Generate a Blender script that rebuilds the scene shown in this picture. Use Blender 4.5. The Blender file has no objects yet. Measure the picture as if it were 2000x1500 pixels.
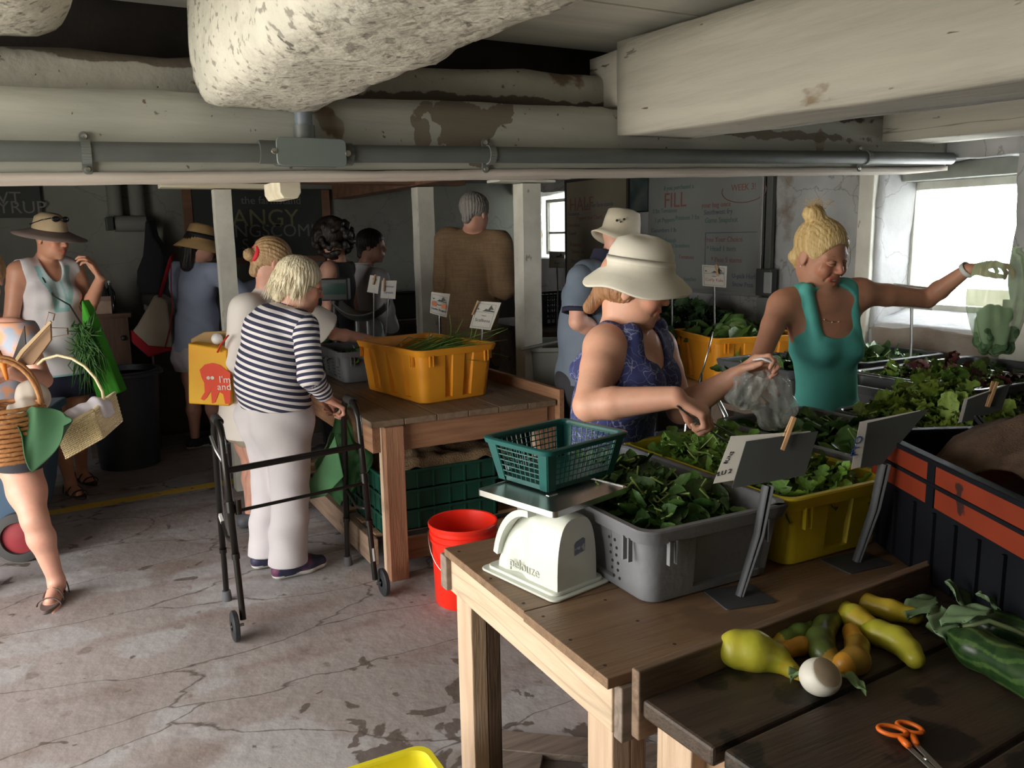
import bpy, bmesh, math, random
import numpy as np
from mathutils import Vector, Matrix, noise
S = bpy.context.scene
C = S.collection
# ---------------------------------------------------------------- camera
F_PX, PITCH, ROLL, YAW, EYE = 1620.0, math.radians(10), math.radians(1.0), math.radians(28), 1.58
def cd(x, y, z=0.0):
    """direction given as (to the camera's right, away from it, up) in world axes"""
    return Vector((math.cos(YAW)*x+math.sin(YAW)*y, -math.sin(YAW)*x+math.cos(YAW)*y, z))
_fw = cd(0, math.cos(PITCH), -math.sin(PITCH)); _r0 = cd(1, 0, 0); _u0 = cd(0, math.sin(PITCH), math.cos(PITCH))
_r = _r0*math.cos(ROLL)-_u0*math.sin(ROLL); _u = _u0*math.cos(ROLL)+_r0*math.sin(ROLL)
EYEP = Vector((0, 0, EYE))
def ray(px, py): return _fw+_r*((px-1000)/F_PX)+_u*((750-py)/F_PX)
def G(px, py, z=0.0):
    d = ray(px, py); return EYEP+d*((z-EYE)/d.z)
def D(px, py, dist):
    d = ray(px, py); return EYEP+d*(dist/d.dot(cd(0, 1, 0)))
def AX(px, py, x):
    d = ray(px, py); return EYEP+d*(x/d.x)
def BY(px, py, y):
    d = ray(px, py); return EYEP+d*(y/d.y)
cam = bpy.data.cameras.new('camera'); camo = bpy.data.objects.new('camera', cam); C.objects.link(camo)
cam.sensor_width = 36; cam.lens = 36*F_PX/2000; cam.clip_start = .02; cam.clip_end = 300
M3 = Matrix((_r, _u, -_fw)).transposed()
camo.matrix_world = Matrix.Translation(EYEP) @ M3.to_4x4()
S.camera = camo
S.view_settings.view_transform = 'Standard'; S.view_settings.look = 'None'
S.view_settings.gamma = 1; S.view_settings.use_curve_mapping = False
S.view_settings.exposure = 0.0
# ---------------------------------------------------------------- daylight
W = bpy.data.worlds.new('sky'); S.world = W; W.use_nodes = True
nt = W.node_tree; bg = nt.nodes['Background']
sky = nt.nodes.new('ShaderNodeTexSky'); sky.sky_type = 'HOSEK_WILKIE'; sky.turbidity = 5.0; sky.ground_albedo = .4
sky.sun_direction = Vector((.35, .45, .82)).normalized()
mixn = nt.nodes.new('ShaderNodeMixRGB'); mixn.inputs[0].default_value = .55; mixn.inputs[2].default_value = (1.0, .96, .9, 1)
nt.links.new(sky.outputs[0], mixn.inputs[1]); nt.links.new(mixn.outputs[0], bg.inputs[0]); bg.inputs[1].default_value = 4.2
def area(name, loc, direction, sx, sy, power, col):
    l = bpy.data.lights.new(name, 'AREA'); l.shape = 'RECTANGLE'; l.size = sx; l.size_y = sy; l.energy = power; l.color = col
    o = bpy.data.objects.new(name, l); C.objects.link(o); o.location = loc
    o.rotation_euler = Vector(direction).to_track_quat('-Z', 'Y').to_euler(); return o
# daylight through the big barn door on the left, and through the two windows
sun = bpy.data.lights.new('sun', 'SUN'); sun.energy = 7; sun.angle = .01; sun.color = (1, .96, .88); suno = bpy.data.objects.new('sun', sun); C.objects.link(suno)
suno.rotation_euler = Vector((-.35, -.45, -1.15)).to_track_quat('-Z', 'Y').to_euler()
area('door_daylight', (-2.75, 2.3, 1.2), (1, .03, -.03), 4.2, 2.1, 200, (1, .95, .88))
area('window_daylight', (4.45, 2.72, 1.55), (-1, -.1, -.15), .75, .6, 45, (.93, .98, 1))
area('window_daylight', (4.45, 6.8, 1.65), (-1, 0, -.1), .4, .5, 6, (.9, .97, 1))
# ---------------------------------------------------------------- materials
def mat(name, col, rough=.6, metal=0., var=None, scale=6., stretch=(1, 1, 1), bump=0., bscale=None, detail=4., spec=.5, lo=.35, hi=.65, alpha=1., trans=0., sheen=0., sss=0.):
    m = bpy.data.materials.new(name); m.use_nodes = True
    n = m.node_tree; b = n.nodes['Principled BSDF']
    b.inputs['Base Color'].default_value = (*col, 1); b.inputs['Roughness'].default_value = rough
    b.inputs['Metallic'].default_value = metal; b.inputs['Specular IOR Level'].default_value = spec
    b.inputs['Alpha'].default_value = alpha; b.inputs['Transmission Weight'].default_value = trans
    b.inputs['Sheen Weight'].default_value = sheen
    if sss: b.inputs['Subsurface Weight'].default_value = sss; b.inputs['Subsurface Radius'].default_value = (.02, .008, .004); b.inputs['Subsurface Scale'].default_value = .4
    tc = n.nodes.new('ShaderNodeTexCoord'); mp = n.nodes.new('ShaderNodeMapping'); mp.inputs['Scale'].default_value = stretch
    n.links.new(tc.outputs['Object'], mp.inputs[0])
    if var:
        t = n.nodes.new('ShaderNodeTexNoise'); t.inputs['Scale'].default_value = scale; t.inputs['Detail'].default_value = detail
        n.links.new(mp.outputs[0], t.inputs[0])
        r = n.nodes.new('ShaderNodeValToRGB'); r.color_ramp.elements[0].position = lo; r.color_ramp.elements[1].position = hi
        r.color_ramp.elements[0].color = (*col, 1); r.color_ramp.elements[1].color = (*var, 1)
        n.links.new(t.outputs[0], r.inputs[0]); n.links.new(r.outputs[0], b.inputs['Base Color'])
        m['ramp'] = r.name
    if bump:
        t2 = n.nodes.new('ShaderNodeTexNoise'); t2.inputs['Scale'].default_value = bscale or scale*3; t2.inputs['Detail'].default_value = 6
        n.links.new(mp.outputs[0], t2.inputs[0])
        bp = n.nodes.new('ShaderNodeBump'); bp.inputs['Strength'].default_value = min(1, bump); bp.inputs['Distance'].default_value = .01
        n.links.new(t2.outputs[0], bp.inputs['Height']); n.links.new(bp.outputs[0], b.inputs['Normal'])
    return m
def overlay(m, col, kind='noise', scale=4., lo=.6, hi=.64, stretch=(1, 1, 1), detail=6., fac=1., rot=0., warp=0.):
    """lay a second patchy colour (peeled paint, stains, cracks) over a material's base colour"""
    n = m.node_tree; b = n.nodes['Principled BSDF']; L = n.links
    tc = n.nodes.new('ShaderNodeTexCoord'); mp = n.nodes.new('ShaderNodeMapping'); mp.inputs['Scale'].default_value = stretch
    mp.inputs['Rotation'].default_value = (0, 0, rot); L.new(tc.outputs['Object'], mp.inputs[0]); vec = mp.outputs[0]
    if warp:
        w = n.nodes.new('ShaderNodeTexNoise'); w.inputs['Scale'].default_value = scale*1.7; w.inputs['Detail'].default_value = 5; L.new(vec, w.inputs[0])
        va = n.nodes.new('ShaderNodeVectorMath'); va.operation = 'SCALE'; va.inputs['Scale'].default_value = warp; L.new(w.outputs['Color'], va.inputs[0])
        vb = n.nodes.new('ShaderNodeVectorMath'); L.new(vec, vb.inputs[0]); L.new(va.outputs[0], vb.inputs[1]); vec = vb.outputs[0]
    if kind in ('noise', 'contour'):
        t = n.nodes.new('ShaderNodeTexNoise'); t.inputs['Scale'].default_value = scale; t.inputs['Detail'].default_value = detail; o = t.outputs[0]
    else:
        t = n.nodes.new('ShaderNodeTexVoronoi'); t.feature = 'DISTANCE_TO_EDGE'; t.inputs['Scale'].default_value = scale; o = t.outputs['Distance']
    L.new(vec, t.inputs['Vector'])
    if kind == 'contour':
        sb = n.nodes.new('ShaderNodeMath'); sb.operation = 'SUBTRACT'; sb.inputs[1].default_value = .5; L.new(o, sb.inputs[0]); ab_ = n.nodes.new('ShaderNodeMath'); ab_.operation = 'ABSOLUTE'; L.new(sb.outputs[0], ab_.inputs[0]); o = ab_.outputs[0]
    mr = n.nodes.new('ShaderNodeMapRange'); mr.inputs['From Min'].default_value = lo; mr.inputs['From Max'].default_value = hi
    mr.inputs['To Min'].default_value = 0 if kind == 'noise' else fac; mr.inputs['To Max'].default_value = fac if kind == 'noise' else 0
    L.new(o, mr.inputs[0])
    mx = n.nodes.new('ShaderNodeMixRGB'); mx.inputs[2].default_value = (*col, 1); L.new(mr.outputs[0], mx.inputs[0])
    bc = b.inputs['Base Color']
    if bc.links: L.new(bc.links[0].from_socket, mx.inputs[1])
    else: mx.inputs[1].default_value = bc.default_value
    L.new(mx.outputs[0], bc); return mr
def blob(m, col, c, r, lo=.45, hi=.5, scale=9., amt=.5, fac=.9, detail=8):
    """a ragged patch of bare or dirty surface centred at c with radii r (object space)"""
    n = m.node_tree; b = n.nodes['Principled BSDF']; L = n.links; tc = n.nodes.new('ShaderNodeTexCoord'); mp = n.nodes.new('ShaderNodeMapping'); mp.vector_type = 'TEXTURE'
    mp.inputs['Location'].default_value = c; mp.inputs['Scale'].default_value = r; L.new(tc.outputs['Object'], mp.inputs[0])
    ln = n.nodes.new('ShaderNodeVectorMath'); ln.operation = 'LENGTH'; L.new(mp.outputs[0], ln.inputs[0])
    t = n.nodes.new('ShaderNodeTexNoise'); t.inputs['Scale'].default_value = scale; t.inputs['Detail'].default_value = detail; L.new(tc.outputs['Object'], t.inputs[0])
    a = n.nodes.new('ShaderNodeMath'); a.operation = 'MULTIPLY_ADD'; a.inputs[1].default_value = -amt; L.new(ln.outputs['Value'], a.inputs[0]); L.new(t.outputs[0], a.inputs[2])
    mr = n.nodes.new('ShaderNodeMapRange'); mr.inputs['From Min'].default_value = lo-amt; mr.inputs['From Max'].default_value = hi-amt; mr.inputs['To Max'].default_value = fac; L.new(a.outputs[0], mr.inputs[0])
    mx = n.nodes.new('ShaderNodeMixRGB'); mx.inputs[2].default_value = (*col, 1); L.new(mr.outputs[0], mx.inputs[0]); bc = b.inputs['Base Color']
    if bc.links: L.new(bc.links[0].from_socket, mx.inputs[1])
    else: mx.inputs[1].default_value = bc.default_value
    L.new(mx.outputs[0], bc)
def vcol(m, name='col', mode='MULTIPLY'):
    n = m.node_tree; b = n.nodes['Principled BSDF']; a = n.nodes.new('ShaderNodeAttribute'); a.attribute_name = name
    mx = n.nodes.new('ShaderNodeMixRGB'); mx.blend_type = mode; mx.inputs[0].default_value = 1; bc = b.inputs['Base Color']
    if bc.links: n.links.new(bc.links[0].from_socket, mx.inputs[1])
    else: mx.inputs[1].default_value = bc.default_value
    n.links.new(a.outputs['Color'], mx.inputs[2]); n.links.new(mx.outputs[0], bc); return m
# ---------------------------------------------------------------- mesh building
def basis(d):
    d = Vector(d).normalized(); a = Vector((0, 0, 1)) if abs(d.z) < .9 else Vector((1, 0, 0))
    x = d.cross(a).normalized(); return x, d.cross(x).normalized()
class MB:
    def __init__(s): s.v = []; s.f = []
    def add(s, vs, fs):
        o = len(s.v); s.v += [tuple(p) for p in vs]; s.f += [tuple(i+o for i in f) for f in fs]; return s
    def box(s, lo, hi, m=None):
        x0, y0, z0 = lo; x1, y1, z1 = hi
        vs = [Vector(p) for p in ((x0, y0, z0), (x1, y0, z0), (x1, y1, z0), (x0, y1, z0), (x0, y0, z1), (x1, y0, z1), (x1, y1, z1), (x0, y1, z1))]
        if m is not None: vs = [m @ p for p in vs]
        return s.add(vs, [(0, 3, 2, 1), (4, 5, 6, 7), (0, 1, 5, 4), (1, 2, 6, 5), (2, 3, 7, 6), (3, 0, 4, 7)])
    def bar(s, a, b, w, h=None, up=(0, 0, 1)):
        """square bar from a to b, w across and h along up"""
        a = Vector(a); b = Vector(b); d = (b-a).normalized(); h = h or w
        x = d.cross(Vector(up)); x = basis(d)[0] if x.length < 1e-4 else x.normalized(); y = x.cross(d).normalized()
        vs = []
        for p in (a, b):
            for sx, sy in ((-1, -1), (1, -1), (1, 1), (-1, 1)): vs.append(p+x*w/2*sx+y*h/2*sy)
        return s.add(vs, [(0, 1, 2, 3), (7, 6, 5, 4), (0, 4, 5, 1), (1, 5, 6, 2), (2, 6, 7, 3), (3, 7, 4, 0)])
    def loft(s, rings, cap=True, closed=True):
        n = len(rings[0]); vs = [p for r in rings for p in r]; fs = []
        for i in range(len(rings)-1):
            for j in range(n if closed else n-1):
                k = (j+1) % n; fs.append((i*n+j, i*n+k, (i+1)*n+k, (i+1)*n+j))
        if cap: fs += [tuple(range(n))[::-1], tuple(range((len(rings)-1)*n, len(rings)*n))]
        return s.add(vs, fs)
    def tube(s, path, r, n=10, cap=True, flat=None):
        path = [Vector(p) for p in path]; rings = []; px = None
        for i, p in enumerate(path):
            d = (path[min(i+1, len(path)-1)]-path[max(i-1, 0)]).normalized()
            if px is None: x, y = basis(d)
            else:
                x = (px-d*px.dot(d)); x = basis(d)[0] if x.length < 1e-5 else x.normalized(); y = d.cross(x)
            px = x; rr = r[i] if isinstance(r, (list, tuple)) else r; fl = flat or 1
            rings.append([p+x*math.cos(t)*rr+y*math.sin(t)*rr*fl for t in [2*math.pi*k/n for k in range(n)]])
        return s.loft(rings, cap)
    def lathe(s, prof, n=32, m=None, wob=None):
        rings = []
        for r, z in prof:
            ring = []
            for k in range(n):
                t = 2*math.pi*k/n; p = Vector((r*math.cos(t), r*math.sin(t), z))
                if wob: p = wob(p, t)
                ring.append(m @ p if m is not None else p)
            rings.append(ring)
        return s.loft(rings, True)
    def ell(s, c, r, m=None, n=14, k=9):
        rings = []
        for i in range(k+1):
            a = -math.pi/2+math.pi*(i+.02)/(k+.04); ring = []
            for j in range(n):
                t = 2*math.pi*j/n; p = Vector((r[0]*math.cos(a)*math.cos(t), r[1]*math.cos(a)*math.sin(t), r[2]*math.sin(a)))
                if m is not None: p = m @ p
                ring.append(Vector(c)+p)
            rings.append(ring)
        return s.loft(rings, True)
    def prism(s, pts, z0, z1, m=None):
        n = len(pts); a = [Vector((p[0], p[1], z0)) for p in pts]; b = [Vector((p[0], p[1], z1)) for p in pts]
        if m is not None: a = [m @ p for p in a]; b = [m @ p for p in b]
        return s.loft([a, b], True)
    def grid(s, fn, nu, nv, thick=0.):
        """sheet fn(u,v) -> point; thick gives it a second side"""
        P = [[Vector(fn(i/nu, j/nv)) for j in range(nv+1)] for i in range(nu+1)]
        if thick:
            N = [[((P[min(i+1, nu)][j]-P[max(i-1, 0)][j]).cross(P[i][min(j+1, nv)]-P[i][max(j-1, 0)])).normalized()*thick for j in range(nv+1)] for i in range(nu+1)]
            Q = [[P[i][j]+N[i][j] for j in range(nv+1)] for i in range(nu+1)]
        w = nv+1; vs = [p for r in P for p in r]; fs = [(i*w+j, i*w+j+1, (i+1)*w+j+1, (i+1)*w+j) for i in range(nu) for j in range(nv)]
        if thick:
            o = len(vs); vs += [p for r in Q for p in r]; fs += [tuple(k+o for k in f[::-1]) for f in fs[:]]
            bd = [(i, 0) for i in range(nu)]+[(nu, j) for j in range(nv)]+[(i, nv) for i in range(nu, 0, -1)]+[(0, j) for j in range(nv, 0, -1)]
            for q in range(len(bd)):
                a = bd[q][0]*w+bd[q][1]; b2 = bd[(q+1) % len(bd)]; b_ = b2[0]*w+b2[1]; fs.append((a, b_, b_+o, a+o))
        return s.add(vs, fs)
    def xf(s, m): s.v = [tuple(m @ Vector(p)) for p in s.v]; return s
def WM(o): return Matrix() if o is None else WM(o.parent) @ o.matrix_basis
def obj(name, mb, m, parent=None, smooth=None, bevel=0.):
    me = bpy.data.meshes.new(name); off = WM(parent).inverted()
    me.from_pydata([off @ Vector(p) for p in mb.v], [], mb.f)
    bm = bmesh.new(); bm.from_mesh(me); bmesh.ops.recalc_face_normals(bm, faces=bm.faces); bm.to_mesh(me); bm.free()
    me.materials.append(m); o = bpy.data.objects.new(name, me); C.objects.link(o)
    if parent is not None: o.parent = parent
    if smooth is not None:
        me.polygons.foreach_set('use_smooth', [True]*len(me.polygons))
        if smooth < 180:
            me.set_sharp_from_angle(angle=math.radians(smooth))
    if bevel:
        b = o.modifiers.new('bevel', 'BEVEL'); b.width = bevel; b.segments = 2; b.limit_method = 'ANGLE'; b.angle_limit = .7
    me.update(); return o
def thing(name, label, cat, loc=(0, 0, 0), group=None, rz=0.):
    o = bpy.data.objects.new(name, None); C.objects.link(o); o.empty_display_size = .05
    o.location = loc; o.rotation_euler = (0, 0, rz); o.matrix_world = Matrix.Translation(Vector(loc)) @ Matrix.Rotation(rz, 4, 'Z')
    o['label'] = label; o['category'] = cat
    if group: o['group'] = group
    return o
def tag(o, label, cat, group=None, kind=None):
    o['label'] = label; o['category'] = cat
    if group: o['group'] = group
    if kind: o['kind'] = kind
    return o
def struct(o): o['kind'] = 'structure'; return o
def RM(loc, rz=0., rx=0., ry=0.): return Matrix.Translation(Vector(loc)) @ Matrix.Rotation(rz, 4, 'Z') @ Matrix.Rotation(ry, 4, 'Y') @ Matrix.Rotation(rx, 4, 'X')
def frame(o, x, y, z):
    m = Matrix((Vector(x).normalized(), Vector(y).normalized(), Vector(z).normalized())).transposed().to_4x4(); m.translation = Vector(o); return m
def text(name, s, size, m, material, parent, ext=.0006, align='CENTER', sx=1., space=1.0):
    c = bpy.data.curves.new(name, 'FONT'); c.body = s; c.size = size; c.extrude = ext; c.align_x = align; c.align_y = 'CENTER'; c.space_line = space; c.resolution_u = 3
    o = bpy.data.objects.new(name, c); C.objects.link(o)
    bpy.context.view_layer.update()
    me = bpy.data.meshes.new_from_object(o.evaluated_get(bpy.context.evaluated_depsgraph_get()))
    bpy.data.objects.remove(o)
    me.transform(WM(parent).inverted() @ m @ Matrix.Diagonal((sx, 1, 1, 1)))
    me.materials.clear(); me.materials.append(material); me.name = name
    o = bpy.data.objects.new(name, me); C.objects.link(o)
    if parent is not None: o.parent = parent
    return o
def rough_box(lo, hi, res=.06, amp=.01, nscale=3., smooth=180, fn=None):
    lo = Vector(lo); hi = Vector(hi); dim = hi-lo; n = [max(1, int(round(dim[i]/res))) for i in range(3)]
    idx = {}; vs = []; fs = []
    def vid(i, j, k):
        key = (i, j, k)
        if key not in idx:
            p = Vector((lo.x+dim.x*i/n[0], lo.y+dim.y*j/n[1], lo.z+dim.z*k/n[2]))
            d = noise.noise_vector(p*nscale)*amp+noise.noise_vector(p*nscale*3.1)*amp*.5
            p = p+d
            if fn: p = fn(p)
            idx[key] = len(vs); vs.append(p)
        return idx[key]
    for i in range(n[0]):
        for j in range(n[1]):
            for k, fl in ((0, 1), (n[2], 0)):
                q = [vid(i, j, k), vid(i+1, j, k), vid(i+1, j+1, k), vid(i, j+1, k)]; fs.append(q[::-1] if fl else q)
    for i in range(n[0]):
        for k in range(n[2]):
            for j, fl in ((0, 0), (n[1], 1)):
                q = [vid(i, j, k), vid(i+1, j, k), vid(i+1, j, k+1), vid(i, j, k+1)]; fs.append(q[::-1] if fl else q)
    for j in range(n[1]):
        for k in range(n[2]):
            for i, fl in ((0, 1), (n[0], 0)):
                q = [vid(i, j, k), vid(i, j+1, k), vid(i, j+1, k+1), vid(i, j, k+1)]; fs.append(q[::-1] if fl else q)
    return MB().add(vs, fs)
def rough_log(a, b, w, h, rnd=.5, amp=.01, n=28, step=.08, nscale=4., chips=0.):
    """hewn beam: superellipse section from a to b; rnd 1 round .. 0 square"""
    a = Vector(a); b = Vector(b); d = (b-a); L = d.length; d.normalize(); x = d.cross(Vector((0, 0, 1))).normalized(); y = x.cross(d)
    m = max(2, int(L/step)); rings = []; e = 1.0*rnd+.18*(1-rnd)
    ts = [0, 0]+[i/m for i in range(m+1)]+[1, 1]; sc = [.0, .93]+[1]*(m+1)+[.93, .0]
    for t, s_ in zip(ts, sc):
        p = a+d*L*t; ring = []
        for k in range(n):
            q = 2*math.pi*k/n+.11; c, s = math.cos(q), math.sin(q)
            pp = p+x*(math.copysign(abs(c)**e, c)*w/2*max(s_, .001))+y*(math.copysign(abs(s)**e, s)*h/2*max(s_, .001))
            nv = noise.noise_vector(pp*nscale)*amp*1.5+noise.noise_vector(pp*nscale*4)*amp*.5
            if chips:
                nn = noise.noise(pp*22); nv += noise.noise_vector(pp*30)*chips*(1 if nn > 0 else .3)
            ring.append(pp+nv*min(1, s_*1.0+.0))
        rings.append(ring)
    return MB().loft(rings, False)
# ---------------------------------------------------------------- continuous organic surfaces (distance field -> surface nets)
def cap(a, b, ra, rb=None, k=.03, sq=None, s=None, col=0, sub=False):
    return dict(t='c', a=np.array(a, float), b=np.array(b, float), ra=ra, rb=ra if rb is None else rb, k=k, sq=sq, s=s, col=col, sub=sub)
def ell(c, r, m=None, k=.03, col=0, sub=False, s=None):
    R = np.eye(3) if m is None else np.array([[m[i][j] for j in range(3)] for i in range(3)], float)
    return dict(t='e', a=np.array(c, float), r=np.array(r, float), R=R, k=k, col=col, sub=sub, s=s)
def pdist(p, X, Y, Z):
    """distance and place along the primitive"""
    if p['t'] == 'c':
        a = p['a']; b = p['b']; x = X-a[0]; y = Y-a[1]; z = Z-a[2]; d = b-a; fac = 1.
        if p['sq'] is not None:
            ax = np.array(p['sq'][0], float); fac = p['sq'][1]; g = 1/fac-1
            t = (x*ax[0]+y*ax[1]+z*ax[2])*g; x = x+ax[0]*t; y = y+ax[1]*t; z = z+ax[2]*t
            d = d+ax*(d@ax)*g
        dd = max(d@d, 1e-12); h = np.clip((x*d[0]+y*d[1]+z*d[2])/dd, 0, 1)
        r = p['ra']+(p['rb']-p['ra'])*h
        q = np.sqrt((x-h*d[0])**2+(y-h*d[1])**2+(z-h*d[2])**2)-r
        return q*(1 if fac >= 1 else (fac*.5+.5)), h
    a = p['a']; R = p['R']; r = p['r']; x = X-a[0]; y = Y-a[1]; z = Z-a[2]
    u = x*R[0, 0]+y*R[1, 0]+z*R[2, 0]; v = x*R[0, 1]+y*R[1, 1]+z*R[2, 1]; w = x*R[0, 2]+y*R[1, 2]+z*R[2, 2]
    k0 = np.sqrt((u/r[0])**2+(v/r[1])**2+(w/r[2])**2); k1 = np.sqrt((u/r[0]**2)**2+(v/r[1]**2)**2+(w/r[2]**2)**2)
    return k0*(k0-1)/np.maximum(k1, 1e-6), k0*0
def pbox(p, grow):
    if p['t'] == 'c':
        r = max(p['ra'], p['rb'])+grow
        return np.minimum(p['a'], p['b'])-r, np.maximum(p['a'], p['b'])+r
    r = max(p['r'])+grow
    return p['a']-r, p['a']+r
def sdf_surface(prims, vox=.006, clips=(), disp=None, grow=0.):
    """grow inflates every primitive (clothes over a body)"""
    lo = np.min([pbox(p, grow)[0] for p in prims if not p['sub']], 0)-2*vox-.01; hi = np.max([pbox(p, grow)[1] for p in prims if not p['sub']], 0)+2*vox+.01
    n = np.ceil((hi-lo)/vox).astype(int)+1
    F = np.full(n, .5, np.float32); ax = [lo[i]+np.arange(n[i])*vox for i in range(3)]
    for p in prims:
        k = p['k']; a, b = pbox(p, (0 if p['sub'] else grow)+k+2*vox+.012)
        i0 = np.clip(np.floor((a-lo)/vox).astype(int), 0, n-1); i1 = np.clip(np.ceil((b-lo)/vox).astype(int)+1, 1, n)
        if np.any(i1 <= i0): continue
        sl = tuple(slice(i0[i], i1[i]) for i in range(3))
        X = ax[0][sl[0]][:, None, None]; Y = ax[1][sl[1]][None, :, None]; Z = ax[2][sl[2]][None, None, :]
        d, _ = pdist(p, X, Y, Z)
        f = F[sl]
        if p['sub']:
            d = -d; h = np.clip(.5+.5*(f-d)/k, 0, 1); F[sl] = d*(1-h)+f*h+k*h*(1-h)
        else:
            d = d-grow; h = np.clip(.5+.5*(d-f)/k, 0, 1); F[sl] = d*(1-h)+f*h-k*h*(1-h)
    X = ax[0][:, None, None]; Y = ax[1][None, :, None]; Z = ax[2][None, None, :]
    if disp is not None:
        near = np.abs(F) < .03; ii = np.nonzero(near); F[ii] += disp(ax[0][ii[0]], ax[1][ii[1]], ax[2][ii[2]]).astype(np.float32)
    for c in clips: F = np.maximum(F, c(X, Y, Z).astype(np.float32))
    ins = F < 0; c = np.zeros(n-1, np.int8)
    for dx in (0, 1):
        for dy in (0, 1):
            for dz in (0, 1): c += ins[dx:n[0]-1+dx, dy:n[1]-1+dy, dz:n[2]-1+dz]
    act = np.nonzero((c > 0) & (c < 8)); ci = np.stack(act, 1); acc = np.zeros((len(ci), 3)); cnt = np.zeros(len(ci))
    cor = [(i, j, k) for i in (0, 1) for j in (0, 1) for k in (0, 1)]
    for A in cor:
        for ax_ in range(3):
            if A[ax_]: continue
            B = list(A); B[ax_] = 1
            fa = F[ci[:, 0]+A[0], ci[:, 1]+A[1], ci[:, 2]+A[2]]; fb = F[ci[:, 0]+B[0], ci[:, 1]+B[1], ci[:, 2]+B[2]]
            m = (fa < 0) != (fb < 0); t = np.where(m, fa/np.where(fa == fb, 1, fa-fb), 0)
            q = np.array(A, float)[None, :].repeat(len(ci), 0); q[:, ax_] += t; acc += q*m[:, None]; cnt += m
    V = lo+(ci+acc/np.maximum(cnt, 1)[:, None])*vox
    idx = np.full(n-1, -1, np.int32); idx[act] = np.arange(len(ci)); quads = []
    for a in range(3):
        b, c2 = (a+1) % 3, (a+2) % 3
        s0 = [slice(None)]*3; s1 = [slice(None)]*3; s0[a] = slice(0, n[a]-1); s1[a] = slice(1, n[a])
        ch = ins[tuple(s0)] != ins[tuple(s1)]; e = np.stack(np.nonzero(ch), 1)
        ok = (e[:, b] > 0) & (e[:, c2] > 0) & (e[:, b] < n[b]-1) & (e[:, c2] < n[c2]-1); e = e[ok]
        q = []
        for ob, oc in ((0, 0), (1, 0), (1, 1), (0, 1)):
            g = e.copy(); g[:, b] -= ob; g[:, c2] -= oc; q.append(idx[g[:, 0], g[:, 1], g[:, 2]])
        q = np.stack(q, 1); fl = ins[e[:, 0], e[:, 1], e[:, 2]]; q[~fl] = q[~fl][:, ::-1]; quads.append(q)
    return V, np.concatenate(quads)
def organic(name, prims, m, parent, vox=.006, clips=(), disp=None, grow=0., cols=None, want_s=False, paint=None):
    V, Q = sdf_surface(prims, vox, clips, disp, grow)
    me = bpy.data.meshes.new(name); off = np.array(WM(parent).translation)
    me.vertices.add(len(V)); me.vertices.foreach_set('co', (V-off).astype(np.float32).ravel())
    me.loops.add(len(Q)*4); me.loops.foreach_set('vertex_index', Q.ravel().astype(np.int32))
    me.polygons.add(len(Q)); me.polygons.foreach_set('loop_start', np.arange(len(Q), dtype=np.int32)*4)
    me.polygons.foreach_set('use_smooth', np.ones(len(Q), bool)); me.update(calc_edges=True); me.validate()
    if cols or want_s:
        best = np.full(len(V), 9e9); s = np.zeros(len(V)); ci = np.zeros(len(V), int)
        for p in prims:
            if p['sub'] or (want_s and not cols and p['s'] is None): continue
            d, h = pdist(p, V[:, 0], V[:, 1], V[:, 2]); m2 = d < best; best[m2] = d[m2]; ci[m2] = p['col']
            if p['s'] is not None: s[m2] = (V @ np.array(p['s'], float))[m2]
        if paint is not None: pi = paint(V); ci = np.where(pi >= 0, pi, ci)
        if cols:
            a = me.attributes.new('col', 'FLOAT_COLOR', 'POINT'); cc = np.ones((len(V), 4), np.float32); cc[:, :3] = np.array(cols)[ci]; a.data.foreach_set('color', cc.ravel())
        if want_s:
            a = me.attributes.new('s', 'FLOAT', 'POINT'); a.data.foreach_set('value', s.astype(np.float32))
    me.materials.append(m); o = bpy.data.objects.new(name, me); C.objects.link(o)
    if parent is not None: o.parent = parent
    return o
def N3(v): v = np.array(v, float); return v/np.linalg.norm(v)
def plane(pt, nrm):
    pt = np.array(pt, float); nrm = N3(nrm)
    return lambda X, Y, Z: (X-pt[0])*nrm[0]+(Y-pt[1])*nrm[1]+(Z-pt[2])*nrm[2]
def folds(dirv, freq, amp, seed=0., d2=None):
    d = N3(dirv); e = N3(d2) if d2 is not None else N3(np.cross(d, (.3, .5, .81)))
    def f(x, y, z):
        t = (x*d[0]+y*d[1]+z*d[2])*freq+seed; w = x*e[0]+y*e[1]+z*e[2]
        return amp*(np.sin(t+2.2*np.sin(w*11+seed))+.6*np.sin(t*1.9+1.3+1.7*np.sin(w*17+2*seed)))*(.6+.4*np.sin(w*9+t*.3))
    return f
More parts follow.
